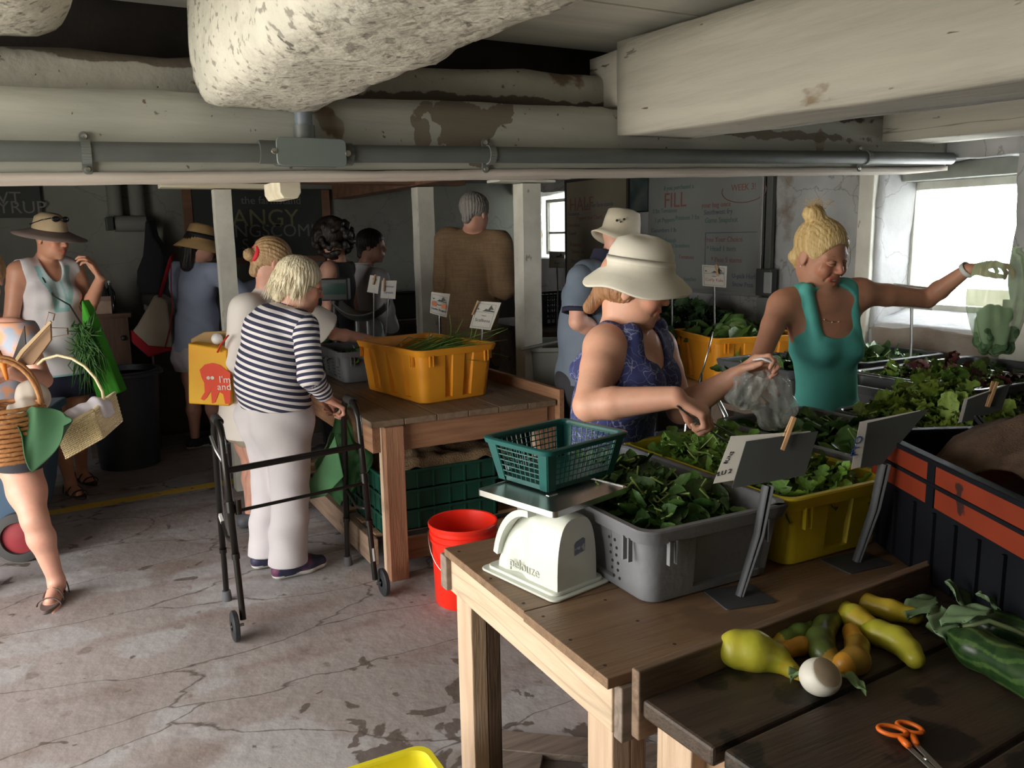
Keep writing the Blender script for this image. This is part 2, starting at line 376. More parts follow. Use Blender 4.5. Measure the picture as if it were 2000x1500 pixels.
# ---------------------------------------------------------------- figures
SKIN = [(1, 1, 1), (.95, .60, .58), (1.02, .90, .88)]      # plain, lips, flushed
def hand_prims(w, d, pn, side, curl=.5, spread=.10, sc=1., thumb=(.5, .35), curls=None, tcurl=.3):
    """w wrist, d along the hand, pn out of the palm, side +1/-1: which way (d x pn) the thumb lies"""
    w = np.array(w, float); d = N3(d); pn = np.array(pn, float); pn = N3(pn-d*(pn@d)); lat = np.cross(d, pn)*side; P = []
    offs = [.030, .0105, -.0095, -.028]; base = [.088, .092, .087, .079]; lens = [(.041, .026, .020), (.046, .029, .021), (.042, .027, .020), (.033, .021, .018)]
    for i in range(4):
        b = w+(d*base[i]+lat*offs[i])*sc
        P.append(cap(w+(d*.012+lat*offs[i]*.6)*sc, b, .0125*sc, .0105*sc, k=.014))
        c = (curls[i] if curls else curl)*(1+.08*i); a = c*.55; pos = b; fd = N3(d+lat*spread*(1.2-i)*.8)
        rr = [.0092, .0084, .0076, .0066] if i < 3 else [.0082, .0074, .0068, .006]
        for s in range(3):
            dv = fd*math.cos(a)+pn*math.sin(a); q = pos+dv*lens[i][s]*sc
            P.append(cap(pos, q, rr[s]*sc, rr[s+1]*sc, k=.004 if s else .007)); pos = q; a += c*.85
    tb = w+(d*.022+lat*.024+pn*.006)*sc; td = N3(d*.75+lat*thumb[0]+pn*thumb[1])
    P.append(cap(w+(d*.01+lat*.012)*sc, tb+td*.03*sc, .015*sc, .0125*sc, k=.014)); t1 = tb+td*.034*sc; t2 = N3(td+d*tcurl-lat*tcurl*.6)
    P.append(cap(t1, t1+t2*.03*sc, .0112*sc, .0098*sc, k=.005)); P.append(cap(t1+t2*.03*sc, t1+t2*.03*sc+N3(t2+d*tcurl)*.024*sc, .0098*sc, .0078*sc, k=.004))
    return P
class Head:
    def __init__(s, c, fwd, up=(0, 0, 1), sc=1.):
        s.c = np.array(c, float); s.f = N3(fwd); u = np.array(up, float); s.u = N3(u-s.f*(u@s.f)); s.l = np.cross(s.u, s.f); s.sc = sc
        s.m = np.stack([s.f, s.l, s.u], 1)
    def p(s, x, y, z): return s.c+(s.f*x+s.l*y+s.u*z)*s.sc
    def M(s):
        m = Matrix(s.m.tolist()).to_4x4(); m.translation = Vector(s.c.tolist()); return m
    def E(s, x, y, z, rx, ry, rz, **k): return ell(s.p(x, y, z), (rx*s.sc, ry*s.sc, rz*s.sc), s.m, **k)
    def K(s, a, b, ra, rb=None, **k): return cap(s.p(*a), s.p(*b), ra*s.sc, (ra if rb is None else rb)*s.sc, **k)
def head_prims(H, smile=0., age=0.):
    P = [H.E(-.012, 0, .035, .098, .077, .088, k=.03), H.E(.03, 0, -.03, .062, .057, .085, k=.03)]
    P += [H.E(.025, y*.03, -.058, .05, .030, .042, k=.025) for y in (-1, 1)]
    P += [H.E(.070, 0, -.098, .019, .021, .015, k=.02), H.E(.062, 0, -.055, .034, .036, .036, k=.02)]
    P += [H.E(.060, y*.037, -.022, .026, .022, .024, k=.018, col=2) for y in (-1, 1)]
    P += [H.K((.080, y*.012, .026), (.070, y*.045, .024), .009, k=.016) for y in (-1, 1)]
    P += [H.E(.092, y*.030, .004, .012, .017, .010, k=.012, sub=True) for y in (-1, 1)]
    P += [H.K((.085, 0, .018), (.108, 0, -.020), .0075, .0105, k=.012, col=2)]
    P += [H.E(.099, y*.011, -.024, .0095, .0075, .007, k=.006, col=2) for y in (-1, 1)]
    w = .021+.009*smile; z = .005*smile
    P += [H.K((.086, y*w, -.056+z*2), (.0965, 0, -.053), .0038, .0052, k=.005, col=1) for y in (-1, 1)]
    P += [H.K((.085, y*w, -.058+z*2), (.0945, 0, -.0665-.004*smile), .0038, .0062, k=.005, col=1) for y in (-1, 1)]
    if smile > .5: P += [H.E(.100, 0, -.0585, .012, .022, .0048, k=.003, sub=True)]
    if smile > .5: P += [H.E(.066, y*.043, -.026, .024, .018, .020, k=.015, col=2) for y in (-1, 1)] + [H.K((.089, y*.024, -.034), (.080, y*.037, -.060), .0035, k=.006, sub=True) for y in (-1, 1)]
    P += [H.E(-.008, y*.077, -.004, .018, .007, .031, k=.008) for y in (-1, 1)] + [H.E(-.003, y*.085, .002, .010, .005, .016, k=.005, sub=True) for y in (-1, 1)]
    if age: P += [H.K((.078, y*.026, -.036), (.066, y*.036, -.066), .003, k=.005, sub=True) for y in (-1, 1)]
    return P
EYEW = IRIS = PUP = BROW = TEETH = None
def face_parts(H, t, brow, iris, teeth=False, lid=0.):
    for y in (-1, 1):
        if lid:
            for dz, rr, nm in ((.0065, .0048, 'upper_lid'), (-.0052, .0046, 'lower_lid')):
                pts = [Vector(H.p(.0885-.010*(abs(q-3)/3)**2*(.8 if q < 3 else 1.5), y*(.014+.033*q/6), .004+dz*(1-.75*(abs(q-3)/3)**1.6))) for q in range(7)]
                obj(nm, MB().tube(pts, [rr*.5, rr*.8, rr, rr, rr, rr*.8, rr*.5], 8), SKINM[t.name], t, 180)
            obj('eyelashes', MB().tube([Vector(H.p(.0922-.010*(abs(q-3)/3)**2*(.8 if q < 3 else 1.5), y*(.015+.031*q/6), .0062-.004*(abs(q-3)/3)**1.6)) for q in range(7)], .0006, 5), BROWB, t, 180)
        o = obj('eye', MB().ell(Vector(H.p(.0765, y*.0305, .004)), (.0125*H.sc,)*3, n=14, k=10), EYEW, t, 180)
        g = Vector(H.p(.0765, y*.0305, .004-lid*.003)); d = Vector(N3(H.f*.96+H.l*y*.12-H.u*(.1+lid*.4)).tolist())
        x, yy = basis(d); m = frame(g+d*.0112*H.sc, x, yy, d)
        obj('iris', MB().lathe([(0, 0), (.0055*H.sc, 0), (.0052*H.sc, .0011*H.sc), (0, .0016*H.sc)], 12, m), iris, o, 180)
        pts = [Vector(H.p(.083+.004*math.sin(math.pi*q/6)-.012*(q/6)**2, y*(.013+.036*q/6), .026+.006*math.sin(math.pi*q/6*.9)-.003*q/6)) for q in range(7)]
        obj('eyebrow', MB().tube(pts, [.0015, .0028, .003, .003, .0026, .002, .001], 6, flat=.6), brow, t, 180)
        if lid: continue
        pts = [Vector(H.p(.0905-.010*(abs(q-3)/3)**2*(1 if q < 3 else 1.4), y*(.016+.029*q/6), .0085+.0035*math.sin(math.pi*q/6)-lid*.006)) for q in range(7)]
        obj('eyelid', MB().tube(pts, .0024, 6), SKINM[t.name], t, 180)
    if teeth:
        pts = [Vector(H.p(.0918-.008*(abs(q-4)/4)**2, (q-4)*.0052, -.0575+.003*(abs(q-4)/4)**2)) for q in range(9)]
        obj('teeth', MB().tube(pts, .0046, 8, flat=.8), TEETH, t, 180)
SKINM = {}
def arm_prims(S_, E_, W_, r=1.):
    S_, E_, W_ = (np.array(q, float) for q in (S_, E_, W_)); m = S_+(E_-S_)*.35
    return [cap(S_, m, .050*r, .044*r, k=.035), cap(m, E_, .044*r, .036*r, k=.012), cap(E_, E_+(W_-E_)*.3, .036*r, .037*r, k=.012), cap(E_+(W_-E_)*.3, W_, .037*r, .0245*r, k=.010)]
def leg_prims(H_, K_, A_, r=1.):
    H_, K_, A_ = (np.array(q, float) for q in (H_, K_, A_)); c = K_+(A_-K_)*.3
    return [cap(H_, H_+(K_-H_)*.5, .088*r, .072*r, k=.05), cap(H_+(K_-H_)*.5, K_, .072*r, .052*r, k=.04), cap(K_, c, .050*r, .053*r, k=.03), cap(c, A_, .052*r, .032*r, k=.03)]
def foot_prims(A_, toe, r=1.):
    A_ = np.array(A_, float); toe = np.array(toe, float); g = min(A_[2]-.085, toe[2]-.02); d = N3((toe-A_)*(1, 1, 0)); l = np.cross((0, 0, 1), d)
    P = [cap(A_, A_-d*.03+(0, 0, -.045), .033*r, .028*r, k=.02), cap(A_+(0, 0, -.02), A_+d*.10+(0, 0, -.055), .032*r, .024*r, k=.02)]
    b = A_+d*.105; b[2] = g+.022
    for i, (o, ln, rr) in enumerate(((.030, .062, .0115), (.012, .060, .0088), (-.003, .054, .008), (-.016, .046, .0075), (-.028, .036, .007))):
        P.append(cap(A_+d*.03+l*o*.4+(0, 0, -.06), b+l*o*r, .020, .0125, k=.015)); q = b+l*o*r+d*ln; q[2] = g+.010; P.append(cap(b+l*o*r, q, rr+.001, rr, k=.004))
    return P
def shoe(A_, toe, m, sole, t, r=1., name='shoe', lace=None):
    A_ = np.array(A_, float); toe = np.array(toe, float); d = N3((toe-A_)*(1, 1, 0)); l = np.cross((0, 0, 1), d); z0 = A_[2]-.085
    h = A_-d*.045; h[2] = z0+.045; b = A_+d*.10; b[2] = z0+.042; f = A_+d*.17; f[2] = z0+.034
    P = [cap(A_+(0, 0, -.02), A_+(0, 0, -.04), .042, k=.02), cap(h, b, .036, .044, k=.03), cap(b, f, .043, .030, k=.02)]
    o = organic(name, P, m, t, .005, clips=(plane((0, 0, z0+.02), (0, 0, -1)), plane(A_+(0, 0, .0), (0, 0, 1))))
    P2 = [cap(h, b, .041, .049, k=.03), cap(b, f, .048, .035, k=.02)]
    organic('sole', P2, sole, o, .005, clips=(plane((0, 0, z0+.026), (0, 0, 1)), plane((0, 0, z0+.001), (0, 0, -1))))
    return o
class Fig:
    """joints in world space; fwd = way the chest faces"""
    def __init__(s, **k): s.__dict__.update({a: (np.array(b, float) if not isinstance(b, (int, float, str, dict, Head)) else b) for a, b in k.items()}); s.fwd = N3(s.fwd*(1, 1, 0)); s.lf = np.cross((0, 0, 1), s.fwd)
def torso(F, w=1., bust=0., belly=0., s=None, sh=1.):
    f = F.fwd; l = F.lf; pw = .075*w; sq = (f, .78); P = []
    P.append(cap(F.pel-l*pw, F.pel+l*pw, .112*w, k=.05, sq=(f, .9), s=s))
    P.append(cap(F.pel, F.wai, .150*w, .122*w+belly, k=.06, sq=sq, s=s))
    P.append(cap(F.wai, F.che, .122*w+belly, .140*w, k=.06, sq=sq, s=s))
    sm = (F.lS+F.rS)/2
    for q in (F.lS, F.rS): P.append(cap(F.che, sm+(q-sm)*.72*sh, .105*w, .062*w, k=.05, sq=(f, .85), s=s))
    P.append(cap(sm+(F.lS-sm)*.85*sh, sm+(F.rS-sm)*.85*sh, .052*w, k=.05, s=s))
    P.append(cap(sm, F.nec, .07*w, .05, k=.05, s=s))
    if bust: P += [ell(F.che+f*(.085*w)+l*y*.068*w+np.array((0, 0, -.015)), (.062*bust, .065*bust, .065*bust), np.stack([f, l, (0, 0, 1)], 1), k=.04, s=s) for y in (-1, 1)]
    return P
def straps(F, y0, r, w=1., up=.045):
    f, l = F.fwd, F.lf; sm = (F.lS+F.rS)/2; P = []
    for y in (-1, 1):
        a = F.che+f*.088*w+l*y*y0+np.array((0, 0, .015)); b = sm+f*.035+l*y*(y0+.012)+np.array((0, 0, up)); c = sm-f*.045+l*y*(y0+.008)+np.array((0, 0, up-.012)); d = F.che-f*.075*w+l*y*y0+np.array((0, 0, .03))
        P += [cap(p, q, r, k=.008, s=None) for p, q in ((a, b), (b, c), (c, d))]
    return P
def fig_body(F, w=1., bust=0., belly=0., arm=1., leg=1., hands=(), feet=True, neckr=.050, smile=0., age=0.):
    P = torso(F, w, bust, belly)
    P += [cap(F.nec, F.head.p(-.02, 0, -.07), neckr*1.1, neckr, k=.04), cap(F.head.p(-.03, 0, -.05), F.head.p(.02, 0, -.06), .045, .035, k=.03)]
    for q in 'lr':
        g = lambda n: getattr(F, q+n)
        if hasattr(F, q+'E'): P += arm_prims(g('S'), g('E'), g('W'), arm)
        if hasattr(F, q+'K'):
            P += leg_prims(g('H'), g('K'), g('A'), leg)
            if feet: P += foot_prims(g('A'), g('T'))
    for h in hands: P += h
    P += head_prims(F.head, smile, age)
    return P
# ---------------------------------------------------------------- shared materials
WHITEWASH = mat('whitewashed timber', (.42, .41, .35), .85, var=(.34, .33, .285), scale=5, bump=.5, bscale=25, stretch=(1, 1, 1))
overlay(WHITEWASH, (.17, .12, .08), scale=2.6, lo=.66, hi=.685, detail=9); overlay(WHITEWASH, (.10, .075, .05), scale=16, lo=.71, hi=.74, detail=5, stretch=(1, .35, 1))
BEAMMAT = mat('painted beam', (.44, .44, .385), .8, var=(.36, .36, .315), scale=4, bump=.45, bscale=14, stretch=(.35, 2, 2))
overlay(BEAMMAT, (.22, .16, .11), scale=2.2, lo=.655, hi=.67, detail=7, stretch=(1.3, 1, 1)); overlay(BEAMMAT, (.07, .05, .035), scale=13, lo=.70, hi=.73, detail=4, stretch=(1, 1, 1.2)); overlay(BEAMMAT, (.33, .33, .285), scale=6, lo=.45, hi=.7, detail=9, stretch=(.25, 2, 3), fac=.7); overlay(BEAMMAT, (.13, .10, .075), scale=30, lo=.70, hi=.74, detail=3); overlay(WHITEWASH, (.11, .085, .06), scale=34, lo=.69, hi=.73, detail=3)
blob(BEAMMAT, (.08, .06, .045), (2.0, 2.745, 2.085), (1.3, .5, .02), scale=14, amt=.6, lo=.42, hi=.5, detail=6); blob(WHITEWASH, (.08, .06, .045), (1.75, 2.85, 2.065), (.9, .5, .03), scale=14, amt=.6, lo=.42, hi=.5, detail=6); blob(WHITEWASH, (.10, .075, .055), (.3, 2.85, 2.15), (.5, .5, .03), scale=9, amt=.5, lo=.44, hi=.5, detail=6)
PB = BY(905, 246, 2.745); blob(BEAMMAT, (.155, .125, .09), (PB.x, PB.y, PB.z), (.15, .3, .105), scale=11, amt=.35, lo=.47, hi=.485); PB = BY(822, 262, 2.745); blob(BEAMMAT, (.17, .14, .10), (PB.x, PB.y, PB.z), (.035, .3, .06), scale=16, amt=.3, lo=.5, hi=.515)
PB = BY(1520, 268, 2.745); blob(BEAMMAT, (.15, .125, .09), (PB.x, PB.y, PB.z+.01), (.55, .3, .02), scale=12, amt=.3, lo=.5, hi=.54)
JOISTMAT = mat('painted joist', (.50, .47, .40), .85, var=(.43, .405, .345), scale=3, bump=.5, bscale=12, stretch=(2, .3, 3))
overlay(JOISTMAT, (.10, .08, .06), 'contour', scale=1.1, lo=.0, hi=.0016, detail=6, stretch=(.3, .07, 1.6), fac=.8); overlay(JOISTMAT, (.13, .10, .075), scale=20, lo=.72, hi=.74, detail=3, stretch=(.5, .35, 2)); overlay(JOISTMAT, (.40, .375, .32), scale=9, lo=.45, hi=.75, detail=8, stretch=(.4, .3, 3), fac=.8); overlay(JOISTMAT, (.25, .19, .13), scale=5, lo=.70, hi=.73, detail=6, stretch=(1, .4, 1))
LOGMAT = mat('limewashed log', (.56, .53, .455), .95, var=(.47, .45, .385), scale=8, bump=1., bscale=26)
overlay(LOGMAT, (.17, .155, .13), scale=38, lo=.575, hi=.64, detail=4, stretch=(1, .6, 1), fac=.75); overlay(LOGMAT, (.10, .085, .07), scale=14, lo=.69, hi=.71, detail=7, fac=.9)
STONE = mat('whitewashed stone', (.50, .51, .52), .9, var=(.33, .33, .325), scale=2.3, bump=1., bscale=7)
overlay(STONE, (.12, .10, .085), scale=3.0, kind='voronoi', lo=.0, hi=.018, warp=.35, fac=.55); overlay(STONE, (.20, .15, .11), scale=2.0, lo=.66, hi=.70, detail=8, fac=.7)
SILLST = mat('brown stone', (.36, .31, .27), .9, var=(.22, .17, .13), scale=4, bump=1., bscale=9)
BACKW = mat('old painted wall', (.21, .225, .20), .9, var=(.12, .11, .095), scale=.9, bump=.6, bscale=7)
overlay(BACKW, (.07, .075, .07), scale=2.6, kind='voronoi', lo=0, hi=.016, warp=.3, fac=.45)
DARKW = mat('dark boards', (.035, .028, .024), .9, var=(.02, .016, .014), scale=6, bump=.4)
PLANKW = mat('ceiling boards', (.68, .66, .59), .8, var=(.58, .56, .50), scale=3, stretch=(.2, 3, 1), bump=.3)
PAINTW = mat('white painted wood', (.66, .65, .58), .6, var=(.56, .545, .48), scale=9, bump=.2); overlay(PAINTW, (.28, .24, .19), scale=14, lo=.68, hi=.71, detail=4, stretch=(1, 1, .5))
PLAST_GREY = mat('grey conduit', (.115, .13, .125), .45, var=(.095, .105, .10), scale=5)
STEEL = mat('steel', (.62, .62, .60), .28, 1.); STEELD = mat('dull steel', (.35, .36, .36), .45, .8, var=(.25, .26, .27), scale=8)
GLASSY = mat('glass', (1, 1, 1), .05, trans=1.)
def wood(name, c1, c2, ax=0, rough=.65, sc=9.):
    st = [5., 5., 5.]; st[ax] = .45
    m = mat(name, c1, rough, var=c2, scale=sc, stretch=tuple(st), bump=.25, bscale=30, detail=8)
    overlay(m, tuple(q*.55 for q in c2), 'contour', scale=2.0, lo=0, hi=.02, detail=2, stretch=tuple(.35 if i == ax else 5. for i in range(3)), fac=.5)
    overlay(m, tuple(q*.35 for q in c2), scale=2.2, lo=.71, hi=.75, detail=3, stretch=tuple(1.2 if i == ax else 3.2 for i in range(3))); return m
WOODX = wood('pine board x', (.40, .26, .15), (.30, .185, .105), 0); WOODY = wood('pine board y', (.40, .26, .15), (.30, .185, .105), 1); WOODZ = wood('pine board z', (.46, .30, .19), (.34, .21, .13), 2)
REDX = wood('red pine x', (.33, .17, .09), (.24, .115, .06), 0); REDY = wood('red pine y', (.34, .18, .10), (.25, .125, .065), 1); REDZ = wood('red pine z', (.36, .18, .10), (.26, .125, .07), 2)
PALEZ = wood('pale pine z', (.62, .46, .33), (.52, .37, .26), 2); PALEY = wood('pale pine y', (.66, .52, .38), (.55, .41, .28), 1)
TOPX = wood('worn top', (.25, .155, .088), (.185, .11, .062), 0, .5, 6); overlay(TOPX, (.16, .10, .06), scale=3.5, lo=.60, hi=.63, detail=4)
TOPM = wood('middle top', (.27, .20, .14), (.21, .15, .10), 0, .6, 6)
DTOP = wood('dark wet top', (.07, .046, .032), (.045, .030, .021), 0, .55, 5); overlay(DTOP, (.014, .010, .008), scale=6, lo=.53, hi=.56, detail=6, warp=.1)  # the foreground's shade is put into this dark wood colour
GREYWOOD = wood('weathered board', (.28, .22, .18), (.19, .15, .12), 0, .8)
# floor
FLOOR = mat('concrete', (.375, .335, .33), .75, var=(.285, .25, .24), scale=1.6, bump=.55, bscale=16, detail=8, lo=.3, hi=.7)
overlay(FLOOR, (.41, .40, .41), scale=1.3, lo=.52, hi=.545, detail=3, fac=.75, stretch=(.8, 1.3, 1), rot=.5)
overlay(FLOOR, (.24, .185, .165), scale=2.4, lo=.55, hi=.68, detail=12, fac=.75, stretch=(.8, 1.9, 1), rot=.5)
overlay(FLOOR, (.085, .065, .055), scale=1.25, kind='voronoi', lo=.0, hi=.010, warp=.45, stretch=(.6, 1.6, 1), rot=.5, fac=.9)
overlay(FLOOR, (.20, .16, .14), scale=9, lo=.64, hi=.68, detail=8, fac=.7)
overlay(FLOOR, (.44, .40, .37), scale=60, lo=.70, hi=.74, detail=2, fac=.6)
# footprint-like damp spots in the trodden part and the worn yellow line
def floor_extra():
    n = FLOOR.node_tree; b = n.nodes['Principled BSDF']; L = n.links; bc = b.inputs['Base Color']; src = bc.links[0].from_socket
    tc = n.nodes.new('ShaderNodeTexCoord'); sp = n.nodes.new('ShaderNodeSeparateXYZ'); L.new(tc.outputs['Object'], sp.inputs[0])
    def M(op, a, b_=None, c=None):
        q = n.nodes.new('ShaderNodeMath'); q.operation = op
        for i, v in enumerate((a, b_, c)):
            if v is None: continue
            if hasattr(v, 'links'): L.new(v, q.inputs[i])
            else: q.inputs[i].default_value = v
        return q.outputs[0]
    t = n.nodes.new('ShaderNodeTexNoise'); t.inputs['Scale'].default_value = 4; t.inputs['Detail'].default_value = 8; L.new(tc.outputs['Object'], t.inputs[0])
    wob = M('MULTIPLY', M('SUBTRACT', t.outputs[0], .5), .09)
    dist = M('ABSOLUTE', M('SUBTRACT', M('ADD', sp.outputs[1], wob), M('ADD', 5.56, M('MULTIPLY', sp.outputs[0], .09))))
    m1 = M('LESS_THAN', dist, .058); t2 = n.nodes.new('ShaderNodeTexNoise'); t2.inputs['Scale'].default_value = 24; t2.inputs['Detail'].default_value = 6; L.new(tc.outputs['Object'], t2.inputs[0])
    m2 = M('MULTIPLY', m1, M('GREATER_THAN', t2.outputs[0], .37)); mx = n.nodes.new('ShaderNodeMixRGB'); mx.inputs[2].default_value = (.90, .62, .05, 1)
    L.new(M('MULTIPLY', m2, .85), mx.inputs[0]); L.new(src, mx.inputs[1])
    # damp patches around x .6-1.4, y 1.6-2.9
    dx = M('DIVIDE', M('SUBTRACT', sp.outputs[0], .95), .75); dy = M('DIVIDE', M('SUBTRACT', sp.outputs[1], 2.05), .75)
    rr = M('SQRT', M('ADD', M('MULTIPLY', dx, dx), M('MULTIPLY', dy, dy))); near = n.nodes.new('ShaderNodeMapRange'); near.inputs['From Min'].default_value = 1.3; near.inputs['From Max'].default_value = .3; near.inputs['To Max'].default_value = .15; L.new(rr, near.inputs[0])
    t3 = n.nodes.new('ShaderNodeTexNoise'); t3.inputs['Scale'].default_value = 6.5; t3.inputs['Detail'].default_value = 4; t3.inputs['Distortion'].default_value = .6; L.new(tc.outputs['Object'], t3.inputs[0])
    th = n.nodes.new('ShaderNodeMapRange'); th.inputs['From Min'].default_value = .67; th.inputs['From Max'].default_value = .69; L.new(M('ADD', t3.outputs[0], near.outputs[0]), th.inputs[0])
    mx2 = n.nodes.new('ShaderNodeMixRGB'); mx2.inputs[2].default_value = (.10, .075, .062, 1); L.new(M('MULTIPLY', th.outputs[0], .85), mx2.inputs[0]); L.new(mx.outputs[0], mx2.inputs[1]); L.new(mx2.outputs[0], bc)
floor_extra()
# ---------------------------------------------------------------- room shell
XR, YB, XL, YF = 3.95, 7.35, -1.9, -2.6
struct(obj('floor', MB().box((XL, YF, -.12), (XR+.5, YB+.2, 0)), FLOOR))
GRASS = mat('sunlit gravel', (.50, .47, .40), .9, var=(.36, .40, .24), scale=.5)
struct(obj('ground', MB().box((-60, -60, -.3), (60, 60, -.13)), GRASS))
w1 = [AX(1803, 372, XR+.36), AX(1992, 372, XR+.36), AX(1815, 592, XR+.36)]
WY1, WY0, WZ1, WZ0 = w1[0].y, w1[1].y-.05, w1[0].z, w1[2].z     # big window pane
NY1, NY0 = AX(1708, 500, XR).y, AX(1979, 450, XR).y             # its recess in the stone
NZ0, NZ1 = AX(1740, 640, XR).z, 1.93
_y1 = AX(1074, 440, XR+.30).y; SY1, SY0 = _y1+.16, min(_y1-.42, AX(1103, 450, XR).y-.04); SZ1, SZ0 = AX(1088, 395, XR+.3).z, AX(1088, 491, XR+.3).z
def wallpiece(y0, y1, z0, z1, m=STONE, nm='wall_right', x0=None, amp=.022):
    return struct(obj(nm, rough_box((x0 or XR, y0, z0), (XR+.36, y1, z1), .07, amp, 3.5), m, None, 180))
wallpiece(YF, NY0, 0, 2.5); wallpiece(NY1, SY0, 0, 2.5); wallpiece(SY1+.1, YB+.2, 0, 2.5)
wallpiece(NY0-.02, NY1+.02, NZ1, 2.5); wallpiece(NY0-.02, NY1+.02, 0, NZ0, SILLST, amp=.03)
wallpiece(SY0-.02, SY1+.12, 0, SZ0-.06); wallpiece(SY0-.02, SY1+.12, SZ1+.08, 2.5)
# sloping whitewashed sill of the big window
SILLW = mat('limewashed sill', (.70, .72, .74), .85, var=(.55, .56, .58), scale=5, bump=1., bscale=12)
struct(obj('window_sill', rough_box((0, NY0-.02, 0), (1, NY1+.02, 1), .08, .012, 4, fn=lambda p: Vector((XR+.02+p.x*.36, p.y, NZ0-.03+p.z*(.05+(WZ0-NZ0-.03)*max(0, min(1, p.x)))))), SILLW, None, 180))
# window_1: frame, lintel board, glass
FR = mat('window frame paint', (.55, .56, .50), .6, var=(.42, .42, .37), scale=7, bump=.2)
def window(nm, y0, y1, z0, z1, x, bars=(), t=.045):
    m = MB()
    for a, b in (((x-.03, y0-t, z0-t), (x+.03, y0, z1+t)), ((x-.03, y1, z0-t), (x+.03, y1+t, z1+t)), ((x-.03, y0, z1), (x+.03, y1, z1+t)), ((x-.03, y0, z0-t), (x+.03, y1, z0))): m.box(a, b)
    for z in bars: m.box((x-.012, y0, z-.011), (x+.012, y1, z+.011))
    w = struct(obj(nm, m, FR, None, None, .004)); obj('window_pane', MB().box((x-.002, y0, z0), (x+.002, y1, z1)), GLASSY, w); return w
W1 = window('window_1', WY0, WY1, WZ0, WZ1, XR+.33)
struct(obj('trim_1', MB().box((XR+.18, NY0, WZ1+.045), (XR+.36, WY1+.12, WZ1+.13)), mat('lintel', (.25, .27, .24), .8, var=(.18, .19, .17), scale=6), None, None, .005))
struct(obj('trim_2', MB().box((XR+.22, WY1+.045, WZ0-.05), (XR+.36, WY1+.13, WZ1+.05)), FR, None, None, .005))
struct(obj('trim_3', MB().box((XR-.035, NY1+.005, .0), (XR+.03, NY1+.10, 2.0)), PAINTW, None, None, .006))
struct(obj('trim_4', rough_box((XR-.05, NY0-.16, .3), (XR+.02, NY0-.01, 1.25), .05, .004), PAINTW, None, 180))
W2 = window('window_2', SY0+.05, _y1, SZ0, SZ1, XR+.30, bars=((SZ0+(SZ1-SZ0)*.38),), t=.03)
struct(obj('wall_back', rough_box((XL, YB, 0), (XR+.3, YB+.25, 2.5), .15, .012, 2), BACKW, None, 180))
struct(obj('wall_left', MB().box((XL-.25, 4.35, 0), (XL, YB+.2, 2.6)), BACKW))
struct(obj('wall_left', MB().box((XL-.25, YF-.2, 0), (XL, .55, 2.6)), BACKW))
struct(obj('wall_left', MB().box((XL-.25, .55, 2.25), (XL, 4.35, 2.6)), BACKW))
struct(obj('wall_front', MB().box((XL-.2, YF-.25, 0), (XR+.36, YF, 2.7)), BACKW))
# ceilings
m = MB()
for i in range(18): m.box((XL-.2, YF+i*.315, 2.34+.004*(i % 2)), (XR+.4, YF+i*.315+.311, 2.37+.004*(i % 2)))
struct(obj('ceiling', m, PLANKW, None, None, .004))
struct(obj('ceiling', MB().box((XL-.2, YF-.2, 2.39), (XR+.4, 3.3, 2.6)), DARKW))
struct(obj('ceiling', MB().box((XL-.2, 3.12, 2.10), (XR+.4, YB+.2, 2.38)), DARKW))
slope = lambda x: .028*(x-.7)
# the long beam that carries the conduit, and the timbers on it
bf = lambda p: Vector((p.x, p.y, p.z+slope(p.x)))
struct(obj('ceiling_beam', rough_box((XL, 2.75, 1.805), (XR, 2.97, 2.035), .05, .005, 3, fn=bf), BEAMMAT, None, 180))
struct(obj('trim_5', rough_box((XL, 2.742, 1.782), (XR, 2.99, 1.803), .05, .003, 4, fn=bf), mat('beam lining board', (.62, .56, .50), .8, var=(.50, .44, .38), scale=5, stretch=(.4, 3, 3)), None, 180))
struct(obj('ceiling_beam', rough_log((XL, 3.0, 2.095+slope(XL)), (XR, 3.0, 2.095+slope(XR)), .30, .17, .45, .012, 26, .09), WHITEWASH, None, 180))
# big limewashed logs and squared joists running back to front over the beam
struct(obj('ceiling_log', rough_log((.63, -2.4, 2.05), (.60, 2.73, 2.20), .42, .43, .26, .007, 64, .03, 5, .007), LOGMAT, None, 180))
struct(obj('ceiling_log', rough_log((-.22, -2.4, 2.13), (-.19, 2.74, 2.31), .56, .36, .5, .014, 40, .06, 5, .006), LOGMAT, None, 180))
def joist(x0, x1, zb, zt, y1, dz=.16):
    f = lambda p: Vector((p.x, p.y, p.z-dz*(1-(p.y-YF)/(y1-YF))))
    struct(obj('ceiling_joist', rough_box((x0, YF+.05, zb), (x1, y1, zt), .07, .006, 2.5, fn=f), JOISTMAT, None, 180))
    struct(obj('ceiling_joist', rough_box((x0+.02, y1, zb+.07), (x1, y1+.22, zt-.02), .07, .006, 2.5), JOISTMAT, None, 180))
JA = BY(1215, 262, 2.70); JB = BY(1737, 277, 2.70)
joist(JA.x, JA.x+.36, JA.z, JA.z+.34, 2.735, .17); joist(JB.x, JB.x+.34, JB.z+.005, JB.z+.33, 2.735, .15)
